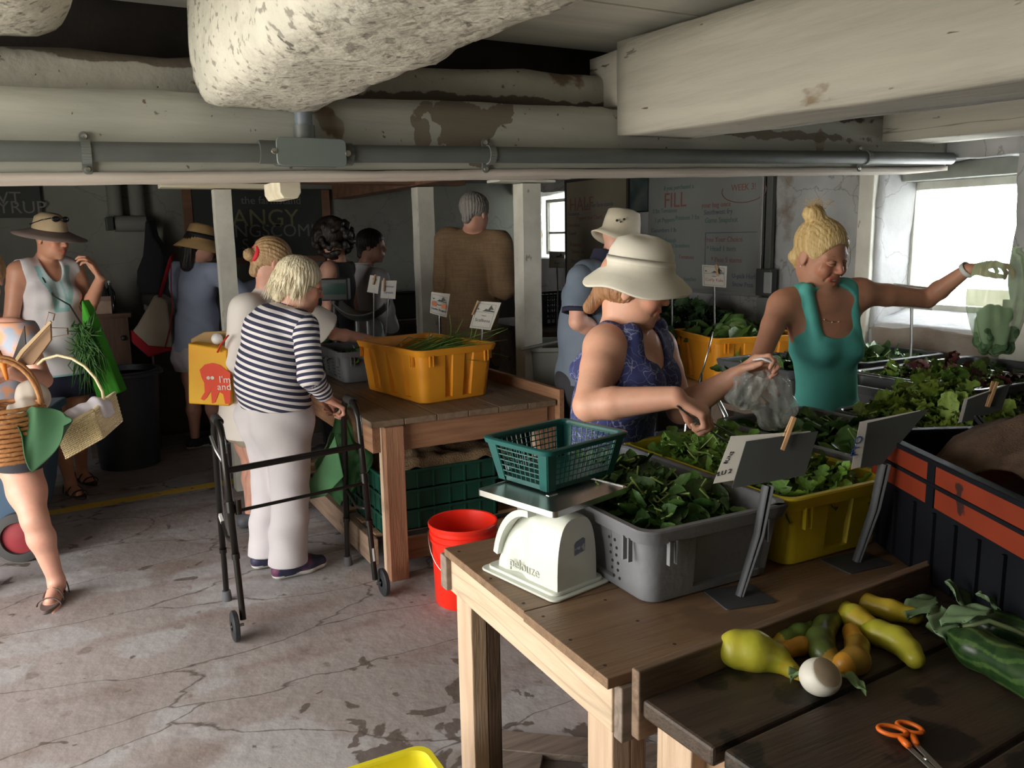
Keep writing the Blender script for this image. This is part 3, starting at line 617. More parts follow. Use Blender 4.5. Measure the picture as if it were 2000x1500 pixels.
# posts and the cap boards they carry
def post(p, w, z1, cap_=None, label=''):
    o = struct(obj('support_post', rough_box((p.x-w/2, p.y-w/2, 0), (p.x+w/2, p.y+w/2, z1), .05, .0025, 5), PAINTW, None, 60)); return o
P1 = G(470, 960); P1.x += .03; P1.y += .06
post(P1, .10, 1.90); P3 = D(1034, 745, 4.85); post(P3, .115, 1.88); P2 = D(833, 600, 5.85); post(P2, .115, 1.93)
CAPM = mat('cap board', (.72, .66, .52), .7, var=(.60, .52, .38), scale=6, stretch=(.5, 3, 3))
BR = mat('brown joist', (.20, .10, .055), .8, var=(.12, .06, .035), scale=5, stretch=(.5, 3, 3))
struct(obj('trim_6', MB().box((P3.x-.22, P3.y-.09, 1.885), (P3.x+.14, P3.y+.07, 1.90)).box((P3.x-.18, P3.y-.09, 1.905), (P3.x+.24, P3.y+.07, 1.922)), PAINTW, None, None, .003))
struct(obj('trim_7', MB().box((P1.x-.35, P1.y-.07, 1.905), (P1.x+.32, P1.y+.07, 1.935)), CAPM, None, None, .003))
struct(obj('ceiling_beam', MB().box((-.2, P1.y-.06, 1.945), (P2.x+.3, P1.y+.10, 2.08)), BR, None, None, .008))
struct(obj('ceiling_beam', MB().box((P2.x-.08, 3.2, 1.94), (P2.x+.08, YB, 2.10)), BR, None, None, .008))
q = BY(567, 368, 3.4)
struct(obj('trim_8', MB().prism([(-.045, -.02), (-.03, -.045), (.03, -.045), (.045, -.02), (.045, .03), (-.045, .03)], 0, .3, frame(BY(567, 366, 3.6), (1, 0, 0), (0, 0, 1), (0, 1, 0))), CAPM, None, None, .004))
# ---------------------------------------------------------------- conduit along the beam
a = BY(-60, 294.5, 2.705); b = BY(2060, 311, 2.705); CR = .0285
ct = thing('conduit', 'long grey plastic conduit pipe clipped along the white beam with an oblong junction box', 'pipe', (0, 2.705, a.z))
def cz(x): return a.z+(b.z-a.z)*(x-a.x)/(b.x-a.x)
obj('pipe', MB().tube([(x, 2.705, cz(x)) for x in np.linspace(XL+.01, XR-.03, 14)], CR, 20), PLAST_GREY, ct, 60)
SCREW = mat('zinc screw', (.55, .55, .5), .35, 1.)
def screw(p, par, r=.009):
    o = obj('screw', MB().lathe([(0, 0), (r, 0), (r*.85, .004), (0, .005)], 14, frame(p, (1, 0, 0), (0, 0, 1), (0, -1, 0))), SCREW, par, 40)
    return o
for px in (169, 957, 1692):
    c = BY(px, 303, 2.705); x = c.x; z = cz(x); m = MB()
    arc = [(x, 2.705-(CR+.003)*math.sin(t), z+(CR+.003)*math.cos(t)) for t in np.linspace(-.25, math.pi+.25, 15)]
    for i in range(14): m.bar(arc[i], arc[i+1], .024, .005, up=Vector((0, arc[i][1]-2.705, arc[i][2]-z)))
    st = obj('pipe_strap', m, mat('strap plastic', (.15, .165, .155), .35), ct, 50)
    for sg in (1, -1): obj('strap_lug', MB().lathe([(0, 0), (.0145, 0), (.0145, .006), (0, .007)], 18, frame((x, 2.746, z+sg*(CR+.017)), (1, 0, 0), (0, 0, 1), (0, -1, 0))).box((x-.013, 2.738, z+sg*(CR+.004)-.012), (x+.013, 2.746, z+sg*(CR+.004)+.012)), bpy.data.materials['strap plastic'], st, 50); screw((x, 2.739, z+sg*(CR+.017)), st)
bx0, bx1 = BY(541, 308, 2.66).x, BY(677, 308, 2.66).x; xm = (bx0+bx1)/2; zm = cz(xm)
def rrect(w, h, r, n=5):
    return [(sx*(w/2-r)+r*math.cos(t), sy*(h/2-r)+r*math.sin(t)) for sx, sy, t0 in ((1, 1, 0), (-1, 1, math.pi/2), (-1, -1, math.pi), (1, -1, 1.5*math.pi)) for t in np.linspace(t0, t0+math.pi/2, n)]
jb = obj('junction_box', MB().prism(rrect(bx1-bx0-.01, .078, .012), 0, .074, frame((xm, 2.74, zm), (1, 0, 0), (0, 0, 1), (0, -1, 0))).tube([(bx0-.045, 2.705, zm), (bx0+.02, 2.705, zm)], .036, 20).tube([(bx1-.02, 2.705, zm), (bx1+.03, 2.705, zm)], .036, 20).tube([(xm-.01, 2.705, zm+.03), (xm-.01, 2.705, zm+.085)], .034, 20), PLAST_GREY, ct, 40, .0)
obj('cover_plate', MB().prism(rrect(bx1-bx0, .086, .016), 0, .006, frame((xm, 2.666, zm), (1, 0, 0), (0, 0, 1), (0, -1, 0))), mat('cover plate', (.17, .205, .195), .4), jb, 40, .002)
for x in (bx0-.006, bx1+.006): screw((x, 2.662, zm), jb, .010)
obj('riser_pipe', MB().tube([(xm-.01, 2.705, zm+.08), (xm-.01, 2.705, 1.985)], .0275, 18), mat('blue grey pipe', (.14, .17, .20), .4), ct, 40)
# ---------------------------------------------------------------- builders for the market things
random.seed(4)
def mbx(*boxes):
    m = MB()
    for a, b in boxes: m.box(a, b)
    return m
PM = [None]
def part(name, lo, hi, m, t, bev=.003): return obj(name, MB().box(lo, hi, PM[0]), m, t, None, bev)
def quad(name, bl, br, tr, tl, m, t, th=.002, curve=0., n=8):
    bl, br, tr, tl = map(Vector, (bl, br, tr, tl)); nn = (br-bl).cross(tl-bl).normalized()
    return obj(name, MB().grid(lambda u, v: (bl*(1-u)+br*u)*(1-v)+(tl*(1-u)+tr*u)*v+nn*curve*math.sin(math.pi*u), n if curve else 1, 1, th), m, t, 60)
def bin_(name, label, cat, loc, L, W_, H, m, group=None, rz=0., taper=.03, pl=((.3, .42), (.58, .70)), ps=((.34, .66),), inset=.012, holes=False, ribs=True, rim=.016, rc=.04):
    """moulded produce bin: rounded tapering walls with recessed panels, flanged rim, hollow inside"""
    t = thing(name, label, cat, loc, group, rz); T = Matrix.Translation(Vector(loc)) @ Matrix.Rotation(rz, 4, 'Z')
    base = []
    def side(p0, p1, nrm, pans, n):
        L_ = (Vector(p1)-Vector(p0)).length; out = []
        for a, b in pans: out += [(a-.012, 0), (a, 1), (b, 1), (b+.012, 0)]
        for f, ins in out:
            q = Vector(p0).lerp(Vector(p1), f); base.append((q.x, q.y, nrm[0]*ins, nrm[1]*ins))
    def ring_pts(w, l, r):
        pass
    hx, hy = L/2, W_/2
    corners = [((hx, -hy), (hx, hy), (-1, 0), ps), ((hx, hy), (-hx, hy), (0, -1), pl), ((-hx, hy), (-hx, -hy), (1, 0), ps), ((-hx, -hy), (hx, -hy), (0, 1), pl)]
    angs = [-90, 0, 90, 180]; cc = [(hx-rc, -hy+rc), (hx-rc, hy-rc), (-hx+rc, hy-rc), (-hx+rc, -hy+rc)]
    for i, (p0, p1, nr, pn) in enumerate(corners):
        for a in np.linspace(angs[i], angs[i]+90, 6):
            base.append((cc[i][0]+rc*math.cos(math.radians(a)), cc[i][1]+rc*math.sin(math.radians(a)), 0, 0))
        side(p0, p1, nr, pn, 0)
    def ring(z, out=0., ins=0.):
        s = 1-taper/min(hx, hy)*(1-z/H); r = []
        for x, y, nx, ny in base:
            v = Vector((x, y)); k = v.normalized()
            r.append(T @ Vector((x*(1-taper/hx*(1-z/H))+nx*ins+math.copysign(min(abs(x)/hx, 1), x)*out, y*(1-taper/hy*(1-z/H))+ny*ins+math.copysign(min(abs(y)/hy, 1), y)*out, z)))
        return r
    top = H-.035; th = .005
    R = [ring(0, -.02, 0), ring(0, -.006, 0), ring(.006, 0, 0), ring(.022, 0, 0), ring(.024, 0, inset), ring(top-.002, 0, inset), ring(top, 0, 0), ring(top+.001, rim*.6), ring(H-.004, rim), ring(H, rim-.003), ring(H, -.001), ring(H-.005, -th), ring(top, -th), ring(.026, -th, inset), ring(.008, -th-.004, inset), ring(.007, -.03, 0)]
    obj('bin_body', MB().loft(R, True), m, t, 35)
    if ribs:
        rb = MB()
        for sx, sy in ((-1, -1), (1, -1), (-1, 1), (1, 1)):
            for o in (.055, .075):
                for (x, y, ax) in ((sx*(hx-o), sy*hy, 'y'), (sx*hx, sy*(hy-o), 'x')):
                    w = .0022; d = .011
                    if ax == 'y': lo = (x-w, min(y, y+sy*d), H-.085); hi = (x+w, max(y, y+sy*d), H-.03)
                    else: lo = (min(x, x+sx*d), y-w, H-.085); hi = (max(x, x+sx*d), y+w, H-.03)
                    rb.box(lo, hi, T)
        obj('rim_ribs', rb, m, t)['kind'] = 'stuff'
    if holes:
        hb = MB()
        for sy, rng in ((1, (-1, 1)), (-1, ())):
            pass
        for y in (-hy*.62, -hy*.2, hy*.3, hy*.7):
            for dy in (0, .022):
                for k in range(6):
                    z = .03+k*.019; x = -(hx-taper*(1-z/H))-.0006+(0)
                    hb.lathe([(0, 0), (.0038, 0), (.0038, .001), (0, .001)], 10, T @ frame((x, y+dy+(.004 if k % 2 else 0), z), (0, 1, 0), (0, 0, 1), (-1, 0, 0)))
        obj('drain_holes', hb, mat('hole black', (.012, .012, .014), .9), t)['kind'] = 'stuff'
    return t
def leaf_pile(name, label, cat, inside, z0, hfun, n, size, kind, c1, c2, stem=(.30, .42, .12), ns=40, seed=1, tilt=.7, group=None, parent=None):
    """loose leaves heaped over the footprint inside=(x0,x1,y0,y1)"""
    rnd = random.Random(seed); vs = []; fs = []; cs = []; x0, x1, y0, y1 = inside
    def leafv(o, yaw, pit, rol, L, w):
        R = Matrix.Translation(o) @ Matrix.Rotation(yaw, 4, 'Z') @ Matrix.Rotation(pit, 4, 'Y') @ Matrix.Rotation(rol, 4, 'X')
        nu = 9 if kind in ('lobed', 'curly') else 6; nv = 4 if kind != 'curly' else 6; b0 = len(vs); bend = rnd.uniform(-.9, 1.1); cup = rnd.uniform(.1, .6); ph = rnd.uniform(0, 6); g = rnd.uniform(0, 1); br = rnd.uniform(.6, 1.25)
        for i in range(nu+1):
            t = i/nu
            if kind == 'lobed': ww = w*(.12+.9*math.sin(math.pi*min(1, t*1.02))**.8*(.55+.45*(1 if i % 2 else -.25))) if t < .86 else w*.8*(1-t)/.14
            elif kind == 'curly': ww = w*(.25+.75*math.sin(math.pi*min(1, t*.95+.04))**.6)*(1+.18*math.sin(t*25+ph))
            else: ww = w*(math.sin(math.pi*min(1, t**.85*.97+.02))**.75)
            if t < .04: ww = w*.08
            a = bend*(t-.3); x = L*math.sin(a+.0001*bend)/(bend or 1) if abs(bend) > .05 else L*t; z = L*(1-math.cos(bend*t))/(bend or 1)*-.5 if abs(bend) > .05 else 0
            x = L*t*(1-.12*bend*bend*t)
            for j in range(nv+1):
                s = 2*j/nv-1; rf = (w*.33*math.sin(t*21+s*7+ph)*abs(s)**1.5) if kind == 'curly' else (w*.10*math.sin(t*13+ph+s*3)*abs(s))
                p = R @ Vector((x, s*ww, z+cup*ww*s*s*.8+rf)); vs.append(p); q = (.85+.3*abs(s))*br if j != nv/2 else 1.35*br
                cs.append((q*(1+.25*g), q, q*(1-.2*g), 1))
        for i in range(nu):
            for j in range(nv): a = b0+i*(nv+1)+j; fs.append((a, a+1, a+nv+2, a+nv+1))
    for i in range(n):
        u, v = rnd.random(), rnd.random(); x = x0+(x1-x0)*u; y = y0+(y1-y0)*v; e = min(u, 1-u, v, 1-v)
        L = size*rnd.uniform(.6, 1.25); z = z0+hfun(u, v)*rnd.uniform(.75, 1.08)-rnd.random()**2*.02
        leafv(Vector((x, y, z)), rnd.uniform(0, 6.28), rnd.gauss(-.15, tilt*.6), rnd.gauss(0, tilt), L, L*rnd.uniform(.26, .40))
    m = MB(); 
    # close body of packed leaves below
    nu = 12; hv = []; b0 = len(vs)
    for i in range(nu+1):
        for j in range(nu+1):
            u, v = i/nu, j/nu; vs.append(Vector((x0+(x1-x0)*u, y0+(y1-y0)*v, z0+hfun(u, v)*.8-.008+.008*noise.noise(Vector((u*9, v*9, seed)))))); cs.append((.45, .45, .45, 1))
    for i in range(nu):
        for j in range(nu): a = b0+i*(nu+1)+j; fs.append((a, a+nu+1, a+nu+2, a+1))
    me = bpy.data.meshes.new(name); off = WM(parent).inverted(); me.from_pydata([off @ p for p in vs], [], fs); at = me.attributes.new('col', 'FLOAT_COLOR', 'POINT'); at.data.foreach_set('color', np.array(cs, np.float32).ravel())
    me.polygons.foreach_set('use_smooth', [True]*len(fs))
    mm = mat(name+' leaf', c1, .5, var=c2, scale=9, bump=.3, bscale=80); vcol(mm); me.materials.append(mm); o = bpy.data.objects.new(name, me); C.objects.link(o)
    if parent is not None: o.parent = parent
    else: tag(o, label, cat, group); 
    o['kind'] = 'stuff'
    if ns:
        sm = MB()
        for i in range(ns):
            u, v = rnd.uniform(.08, .92), rnd.uniform(.08, .92); p = Vector((x0+(x1-x0)*u, y0+(y1-y0)*v, z0+hfun(u, v)*1.05)); d = Vector((rnd.gauss(0, 1), rnd.gauss(0, 1), rnd.uniform(-.2, .8))).normalized(); L = size*rnd.uniform(.4, 1.1)
            s2 = d.cross(Vector((0, 0, 1)))*L*rnd.uniform(-.3, .3); sm.tube([p, p+d*L*.5+s2, p+d*L], [.0018, .0022, .0028], 5)
        so = obj('loose_stems', sm, mat(name+' stem', stem, .5), o); so['kind'] = 'stuff'
    return o
dome = lambda h, e=.5: (lambda u, v: h*(math.sin(math.pi*min(max(u, .02), .98))*math.sin(math.pi*min(max(v, .02), .98)))**e)
# ---------------------------------------------------------------- near sales table
TZ = .77
t = thing('wooden_table', 'pine market table with the white scale and grey bin of spinach on its left end', 'table', (.83, 1.18, 0))
for i, (y0, y1, x1) in enumerate(((1.175, 1.50, 2.75), (1.505, 1.945, 2.75))): part('table_top', (.815+(0 if i == 0 else .005), y0, TZ-.022), (x1, y1, TZ-(.0 if i == 0 else .001)), TOPX, t, .002)
part('end_apron', (.835, 1.19, TZ-.125), (.872, 1.95, TZ-.022), PALEY, t)
part('front_apron', (.872, 1.205, TZ-.12), (2.7, 1.24, TZ-.022), WOODX, t)
part('back_apron', (.872, 1.91, TZ-.12), (2.7, 1.945, TZ-.022), WOODX, t)
part('corner_block', (.82, 1.935, TZ-.12), (.873, 1.975, TZ-.025), GREYWOOD, t)
part('corner_block', (.84, 1.165, TZ-.135), (.872, 1.192, TZ-.022), GREYWOOD, t)
for x, y in ((.845, 1.84), (.875, 1.245), (2.5, 1.25), (2.5, 1.84)):
    part('leg', (x, y, 0), (x+.045, y+.09, TZ-.125), PALEZ, t); part('leg_brace', (x+.046, y, 0), (x+.085, y+.09, TZ-.126), wood('dark pine z', (.16, .10, .07), (.11, .07, .045), 2) if x < .85 else WOODZ, t)
nh = MB()
for x in (.845, 1.0):
    for y in (1.22, 1.34, 1.46, 1.54, 1.70, 1.9): nh.lathe([(0, 0), (.004, 0), (.004, .0008), (0, .0008)], 8, RM((x+random.uniform(-.01, .01), y, TZ-.0005)))
obj('nail_heads', nh, mat('rusty nail', (.04, .025, .02), .7), t)['kind'] = 'stuff'
# ---------------------------------------------------------------- dark foreground table
PM[0] = Matrix.Translation(Vector((.82, 1.09, 0))) @ Matrix.Rotation(math.radians(3.6), 4, 'Z') @ Matrix.Translation(Vector((-.82, -1.09, 0)))
t = thing('wooden_table', 'dark plank table in the right foreground holding yellow squash and scissors', 'table', (.82, .1, 0))
for y0, y1, j in ((.905, 1.075, 0), (.665, .895, .012), (.42, .655, .004), (.17, .41, 0)): part('plank', (.818+j, y0, .745), (2.35, y1, .78), DTOP, t, .006)
part('back_board', (.812, 1.077, .70), (2.0, 1.098, .832), wood('brown edge', (.23, .155, .10), (.16, .10, .065), 0), t)
part('end_apron', (.87, .2, .63), (.905, 1.05, .745), WOODY, t)
for x, y in ((.835, .97), (.835, .25), (2.2, .90)): part('leg', (x, y, 0), (x+.045, y+.085, .743), PALEZ, t); part('leg_brace', (x+.046, y, 0), (x+.085, y+.085, .742), WOODZ, t)
PM[0] = None
# ---------------------------------------------------------------- grey bin of spinach
GREYP = mat('grey bin plastic', (.20, .21, .225), .5, var=(.165, .17, .19), scale=5, bump=.15, bscale=60)
YELP = mat('yellow bin plastic', (.62, .50, .02), .45, var=(.52, .42, .02), scale=4, bump=.1, bscale=50)
ORP = mat('orange bin plastic', (.86, .36, .025), .4, var=(.74, .29, .02), scale=4, bump=.06, bscale=40)
BINS = 'produce bins on the sales tables'
bin_('produce_bin', 'grey perforated plastic bin full of spinach beside the white scale', 'bin', (1.245, 1.69, TZ), .40, .66, .185, GREYP, holes=True, taper=.022, pl=((.36, .95),), ps=((.25, .45), (.6, .78)))
leaf_pile('spinach', 'loose spinach leaves heaped in the grey bin by the white scale', 'spinach', (1.09, 1.41, 1.43, 1.96), TZ+.125, dome(.065, .5), 620, .062, 'oval', (.03, .085, .018), (.06, .15, .03), ns=110, seed=3)
bin_('produce_bin', 'yellow plastic bin of arugula standing between two sign stands', 'bin', (1.655, 1.70, TZ), .375, .66, .185, YELP, taper=.018, pl=((.4, .62),), ps=((.3, .7),))
leaf_pile('arugula', 'bright lobed arugula leaves heaped in the yellow bin', 'arugula', (1.49, 1.82, 1.41, 2.0), TZ+.13, dome(.085, .55), 620, .07, 'lobed', (.085, .20, .03), (.15, .30, .05), ns=60, seed=5)
bin_('produce_bin', 'dark grey plastic bin of large green leaves behind the yellow bin', 'bin', (2.08, 1.74, TZ), .40, .66, .20, GREYP, taper=.02)
leaf_pile('salad_greens', 'dark long green leaves heaped right of the yellow bin', 'greens', (1.90, 2.26, 1.45, 2.05), TZ+.13, dome(.055), 420, .09, 'oval', (.04, .105, .025), (.08, .18, .04), ns=40, seed=7)
# ---------------------------------------------------------------- spring scale and basket
ENAM = mat('pale enamel', (.72, .75, .68), .2, var=(.66, .69, .63), scale=3, spec=.6)
sp = (.895, 1.495, TZ); rz = math.radians(12); t = thing('kitchen_scale', 'pale enamel spring scale with a steel tray on the corner of the near table', 'scale', sp, rz=rz)
T = RM(sp, rz)
obj('base_plate', MB().prism(rrect(.19, .275, .02, 6), 0, .006, T @ RM((.095, .14, 0))).prism(rrect(.165, .25, .02, 6), .006, .014, T @ RM((.095, .14, 0))), ENAM, t, 40, .002)
def scale_ring(y, h, w, xc=.09):
    r = []
    for k in range(25):
        a = math.pi*k/24; e = .62; r.append(T @ Vector((xc+math.copysign(abs(math.cos(a))**e, math.cos(a))*w/2, y, .012+h*(abs(math.sin(a))**.72))))
    return r
rg = [scale_ring(.022, .165, .126)]
for i in range(0, 15):
    q = i/14; y = .030+q*.205; h = .168 if q < .42 else .168*math.sqrt(max(.03, 1-((q-.42)/.60)**2.0)); w = .128-.012*max(0, q-.4)-(.016*math.sin(math.pi*min(1, max(0, (q-.45)/.42)))**2 if q > .45 else 0)
    rg.append(scale_ring(y, h, w, .09+(.006*math.sin(math.pi*min(1, max(0, (q-.45)/.42)))**2 if q > .45 else 0)))
obj('housing', MB().loft(rg, True), ENAM, t, 60)
bd = []
for i in range(17):
    q = .40+.60*i/16; h = .172*math.sqrt(max(.02, 1-((q-.42)/.60)**2.0)) if q > .42 else .172; bd.append(T @ Vector((.032, .030+q*.205, .006+h)))
m = MB()
for i in range(16): m.bar(bd[i], bd[i+1], .026, .016, up=T.to_3x3() @ Vector((0, .5, 1)))
obj('dial_rim', m, ENAM, t, 60)
text('lettering', 'pelouze', .036, T @ frame((.0262, .135, .040), (0, -1, 0), (0, 0, 1), (-1, 0, 0)), mat('embossed enamel', (.48, .50, .45), .3), t, .0018, sx=.95)
obj('label_sticker', MB().prism([(-.017, -.018), (.017, -.012), (.017, .016), (.011, .020), (-.012, .014), (-.017, .008)], 0, .0008, T @ frame((.098, .0215, .105), (1, 0, 0), (0, 0, 1), (0, -1, 0))), mat('blue grey sticker', (.16, .18, .26), .5, var=(.45, .46, .5), scale=60, lo=.55, hi=.6), t)
obj('tray_stem', mbx(((.075, .10, .165), (.105, .112, .214))).xf(T), STEEL, t, None, .002)
TR = T @ RM((.120, .135, .212), math.radians(4))
obj('weighing_tray', MB().loft([[TR @ Vector((x*k, y*k, z)) for x, y in rrect(.262, .255, .012, 5)] for k, z in ((.97, -.012), (1, -.010), (1, .004), (.975, .004), (.97, .0), (.3, .0))], True), STEEL, t, 30)
def lattice(name, label, cat, loc, L, W_, H, taper, m, rz=0., cols=(12, 8), rows=6, group=None, bar=.0024, rimw=.012, corner=.03, zbase=.012, par=None):
    t = thing(name, label, cat, loc, group, rz); T = RM(loc, rz); a, b = L/2, W_/2
    def wall(u, z, s):  # point on side s at fraction u and height z
        k = z/H; x = a-taper*(1-k); y = b-taper*(1-k)
        return T @ Vector([(-x+2*x*u, -y, z), (x, -y+2*y*u, z), (x-2*x*u, y, z), (-x, y-2*y*u, z)][s])
    g = MB(); zt = H-.012
    for s in range(4):
        n = cols[s % 2]; ln = (L, W_)[s % 2]; c = corner/ln
        for i in range(n+1): u = c+(1-2*c)*i/n; g.bar(wall(u, zbase, s), wall(u, zt, s), bar, bar)
        for j in range(rows+1): z = zbase+(zt-zbase)*j/rows; g.bar(wall(c*.6, z, s), wall(1-c*.6, z, s), bar, bar)
    obj('lattice_walls', g, m, t)['kind'] = 'stuff'
    c = MB()
    for s in range(4):
        ln = (L, W_)[s % 2]; k = corner/ln
        for u0, u1 in ((0, k), (1-k, 1)): c.grid(lambda u, v: wall(u0+(u1-u0)*u, H*v, s), 1, 1, .0025)
    obj('corner_panels', c, m, t)['kind'] = 'stuff'
    R = [[T @ Vector((x*(1+o/a), y*(1+o/b), z)) for x, y in rrect(L, W_, .022, 5)] for o, z in ((-.001, H-.016), (rimw*.8, H-.013), (rimw, H-.002), (rimw*.8, H), (0, H), (-.003, H-.005), (-.001, H-.016))]
    obj('rim', MB().loft(R, False), m, t, 50)
    obj('bottom', MB().prism(rrect(L-2*taper, W_-2*taper, .015, 4), 0, zbase, T), m, t)
    return t
GRN = mat('dark green plastic', (.010, .105, .095), .38, var=(.008, .085, .080), scale=6)
lattice('plastic_basket', 'dark green plastic lattice basket standing on the scale tray', 'basket', (1.045, 1.735, .988), .275, .215, .108, .022, GRN, math.radians(14), (13, 8), 6)
# ---------------------------------------------------------------- card stands on the near table (seen from the back)
METAL = mat('galvanised strap', (.085, .09, .10), .6, .3, var=(.06, .065, .072), scale=12); CARD = mat('laminated card', (.62, .60, .55), .45, var=(.56, .54, .49), scale=4)
PLATE = mat('slate grey plate', (.05, .054, .052), .7, var=(.04, .042, .04), scale=7, spec=.3); INK = mat('black ink', (.03, .03, .035), .7); BLUE = mat('blue marker', (.04, .10, .35), .6)
PINW = mat('clothespin wood', (.50, .30, .15), .6, var=(.40, .23, .11), scale=20)
def pin(p, d, nrm, L, t, m=PINW):
    p = Vector(p); d = Vector(d).normalized(); nrm = Vector(nrm).normalized(); x = d.cross(nrm)
    o = obj('clothespin', MB().bar(p-d*L*.5+nrm*.004, p+d*L*.5+nrm*.011, .009, .005, up=nrm).bar(p-d*L*.5-nrm*.004, p+d*L*.5-nrm*.011, .009, .005, up=nrm), m, t, None, .001)
    obj('spring', MB().tube([p+x*.006+nrm*.006, p-x*.006+nrm*.006, p-x*.006-nrm*.006, p+x*.006-nrm*.006, p+x*.006+nrm*.006], .001, 6), STEEL, o); return o
def card_stand(label, base, up0, up1, corners, papr, writing, dist, wcol, foot=(.15, .12), rz=0., pinpx=None, cv=0.):
    base = Vector(base); t = thing('sign_stand', label, 'sign', base, None)
    obj('base_plate', MB().prism(rrect(foot[0], foot[1], .006, 3), 0, .003, RM(base, rz)), METAL, t)
    b1 = base+Vector((0, 0, .003)); up1 = Vector(up1); w = cd(1, 0, 0)
    pts = [b1, b1+(up1-b1)*.55+cd(.008, 0, 0), up1]
    m = MB()
    for q in (-1, 1): m.tube([b1+w*.003*q, pts[1]+w*.005*q, up1+w*.006*q], [.009, .010, .011], 8, flat=.35)
    obj('upright', m, METAL, t, 50)
    P = [D(*c, dist) for c in corners]; quad('back_plate', *P, PLATE, t, .003, cv)
    if papr: 
        off = cd(0, .006, 0); P = [D(*c, dist)+off for c in papr]; pp = quad('card', *P, CARD, t, .001, cv)
        for s, px, py, size, rot in writing:
            c = D(px, py, dist)+cd(0, .004, 0); text('writing', s, size, frame(c, (P[1]-P[0]), (P[3]-P[0]), (P[1]-P[0]).cross(P[3]-P[0])) @ Matrix.Rotation(rot, 4, 'Z'), wcol, pp, .0006)
    if pinpx: pin(D(*pinpx[0], dist-.008), D(*pinpx[1], dist)-D(*pinpx[0], dist), cd(0, -1, .1), .078, t)
    return t
card_stand('back of a grey sign plate on a strap stand before the grey spinach bin', (1.275, 1.32, TZ), 0, D(1500, 948, 1.80), [(1429, 953), (1571, 928), (1597, 842), (1457, 862)], [(1394, 946), (1560, 918), (1585, 843), (1429, 853)], [('PLU 2', 1412, 925, .016, .1), ('BUNS', 1424, 895, .012, 1.3)], 1.80, INK, (.125, .105), math.radians(-12), ((1538, 846), (1524, 880)))
card_stand('back of a curled grey sign plate lettered PYO before the yellow bin', (1.665, 1.325, TZ), 0, D(1728, 905, 1.93), [(1680, 914), (1722, 906), (1813, 799), (1694, 826)], [(1664, 918), (1712, 905), (1800, 802), (1681, 825)], [('PYO', 1675, 872, .026, 1.45)], 1.93, BLUE, (.14, .10), math.radians(-5))
# ---------------------------------------------------------------- orange and black crate on a dark crate stack, burlap
KC = Vector((1.79, 1.375, TZ+.0125)); rz = math.radians(-25)
RED = mat('worn orange red plastic', (.19, .028, .010), .55, var=(.14, .020, .008), scale=5, spec=.2); overlay(RED, (.03, .012, .01), scale=9, lo=.66, hi=.68, detail=4); BLK = mat('black plastic', (.006, .0065, .009), .6, var=(.010, .011, .014), scale=4, spec=.04)
t = thing('plastic_crate', 'large black crate in the shadow under the orange crate', 'crate', KC, None, rz); T = RM(KC, rz)
obj('crate_body', mbx(((.0, -.62, 0), (.75, 0, .185))).xf(T), BLK, t, None, .008)
m = MB()
for y in np.linspace(-.6, -.02, 8): m.box((-.008, y-.004, .01), (.0, y+.004, .17), T)
obj('wall_ribs', m, BLK, t)['kind'] = 'stuff'
t = thing('plastic_crate', 'orange-red and black stacking crate with burlap inside, right of the yellow bin', 'crate', KC+Vector((0, 0, .186)), None, rz); T = RM(KC+Vector((0, 0, .186)), rz); CH = .112
obj('lower_band', mbx(((-.012, -.64, 0), (-.003, .012, .05)), ((-.012, .003, 0), (.76, .012, .05)), ((-.005, -.63, -.0), (.75, .004, .006))).xf(T), RED, t, None, .002)
obj('upper_band', mbx(((-.014, -.64, .055), (-.004, .014, .10)), ((-.014, .004, .055), (.76, .014, .10))).xf(T), RED, t, None, .002)
obj('rim', mbx(((-.024, -.65, .100), (.004, .024, CH)), ((-.024, -.004, .100), (.77, .024, CH)), ((.74, -.65, .0), (.77, .024, CH)), ((-.024, -.66, .0), (.77, -.63, CH)), ((-.018, -.64, .046), (.0, .018, .056)), ((-.018, .0, .046), (.76, .018, .056))).xf(T), BLK, t, None, .003)
obj('inner_wall', mbx(((-.003, -.63, .0), (.003, .0, .1)), ((0, 0, 0), (.75, .004, .1)), ((-.016, -.28, .0), (-.0, -.25, .1))).xf(T), BLK, t)
BURL = mat('brown burlap', (.095, .055, .032), .95, var=(.065, .038, .022), scale=30, bump=.5, bscale=220)
Tm = T
def bur(u, v):
    x = .10+u*.55; y = -.56+v*.50; z = CH-.03+.085*math.sin(math.pi*min(1, u*.9+.12))*(.6+.4*math.sin(v*3.2))+.020*math.sin(u*9+v*5)+.012*math.sin(v*17+u*4)+.006*noise.noise(Vector((u*12, v*12, 1)))
    if u < .12: z -= (.12-u)*.35
    return Tm @ Vector((x+.03*math.sin(v*6), y, z))
tag(obj('burlap_sack', MB().grid(bur, 40, 40, .006), BURL, None, 180), 'brown burlap sack bunched inside the orange and black crate', 'burlap')
leaf_pile('kale', 'curly pale kale leaves beside the burlap in the orange crate', 'kale', tuple(v for v in (1.86, 2.0, .90, 1.05)), TZ+.27, dome(.02), 60, .05, 'curly', (.10, .16, .09), (.16, .24, .13), ns=0, seed=12)
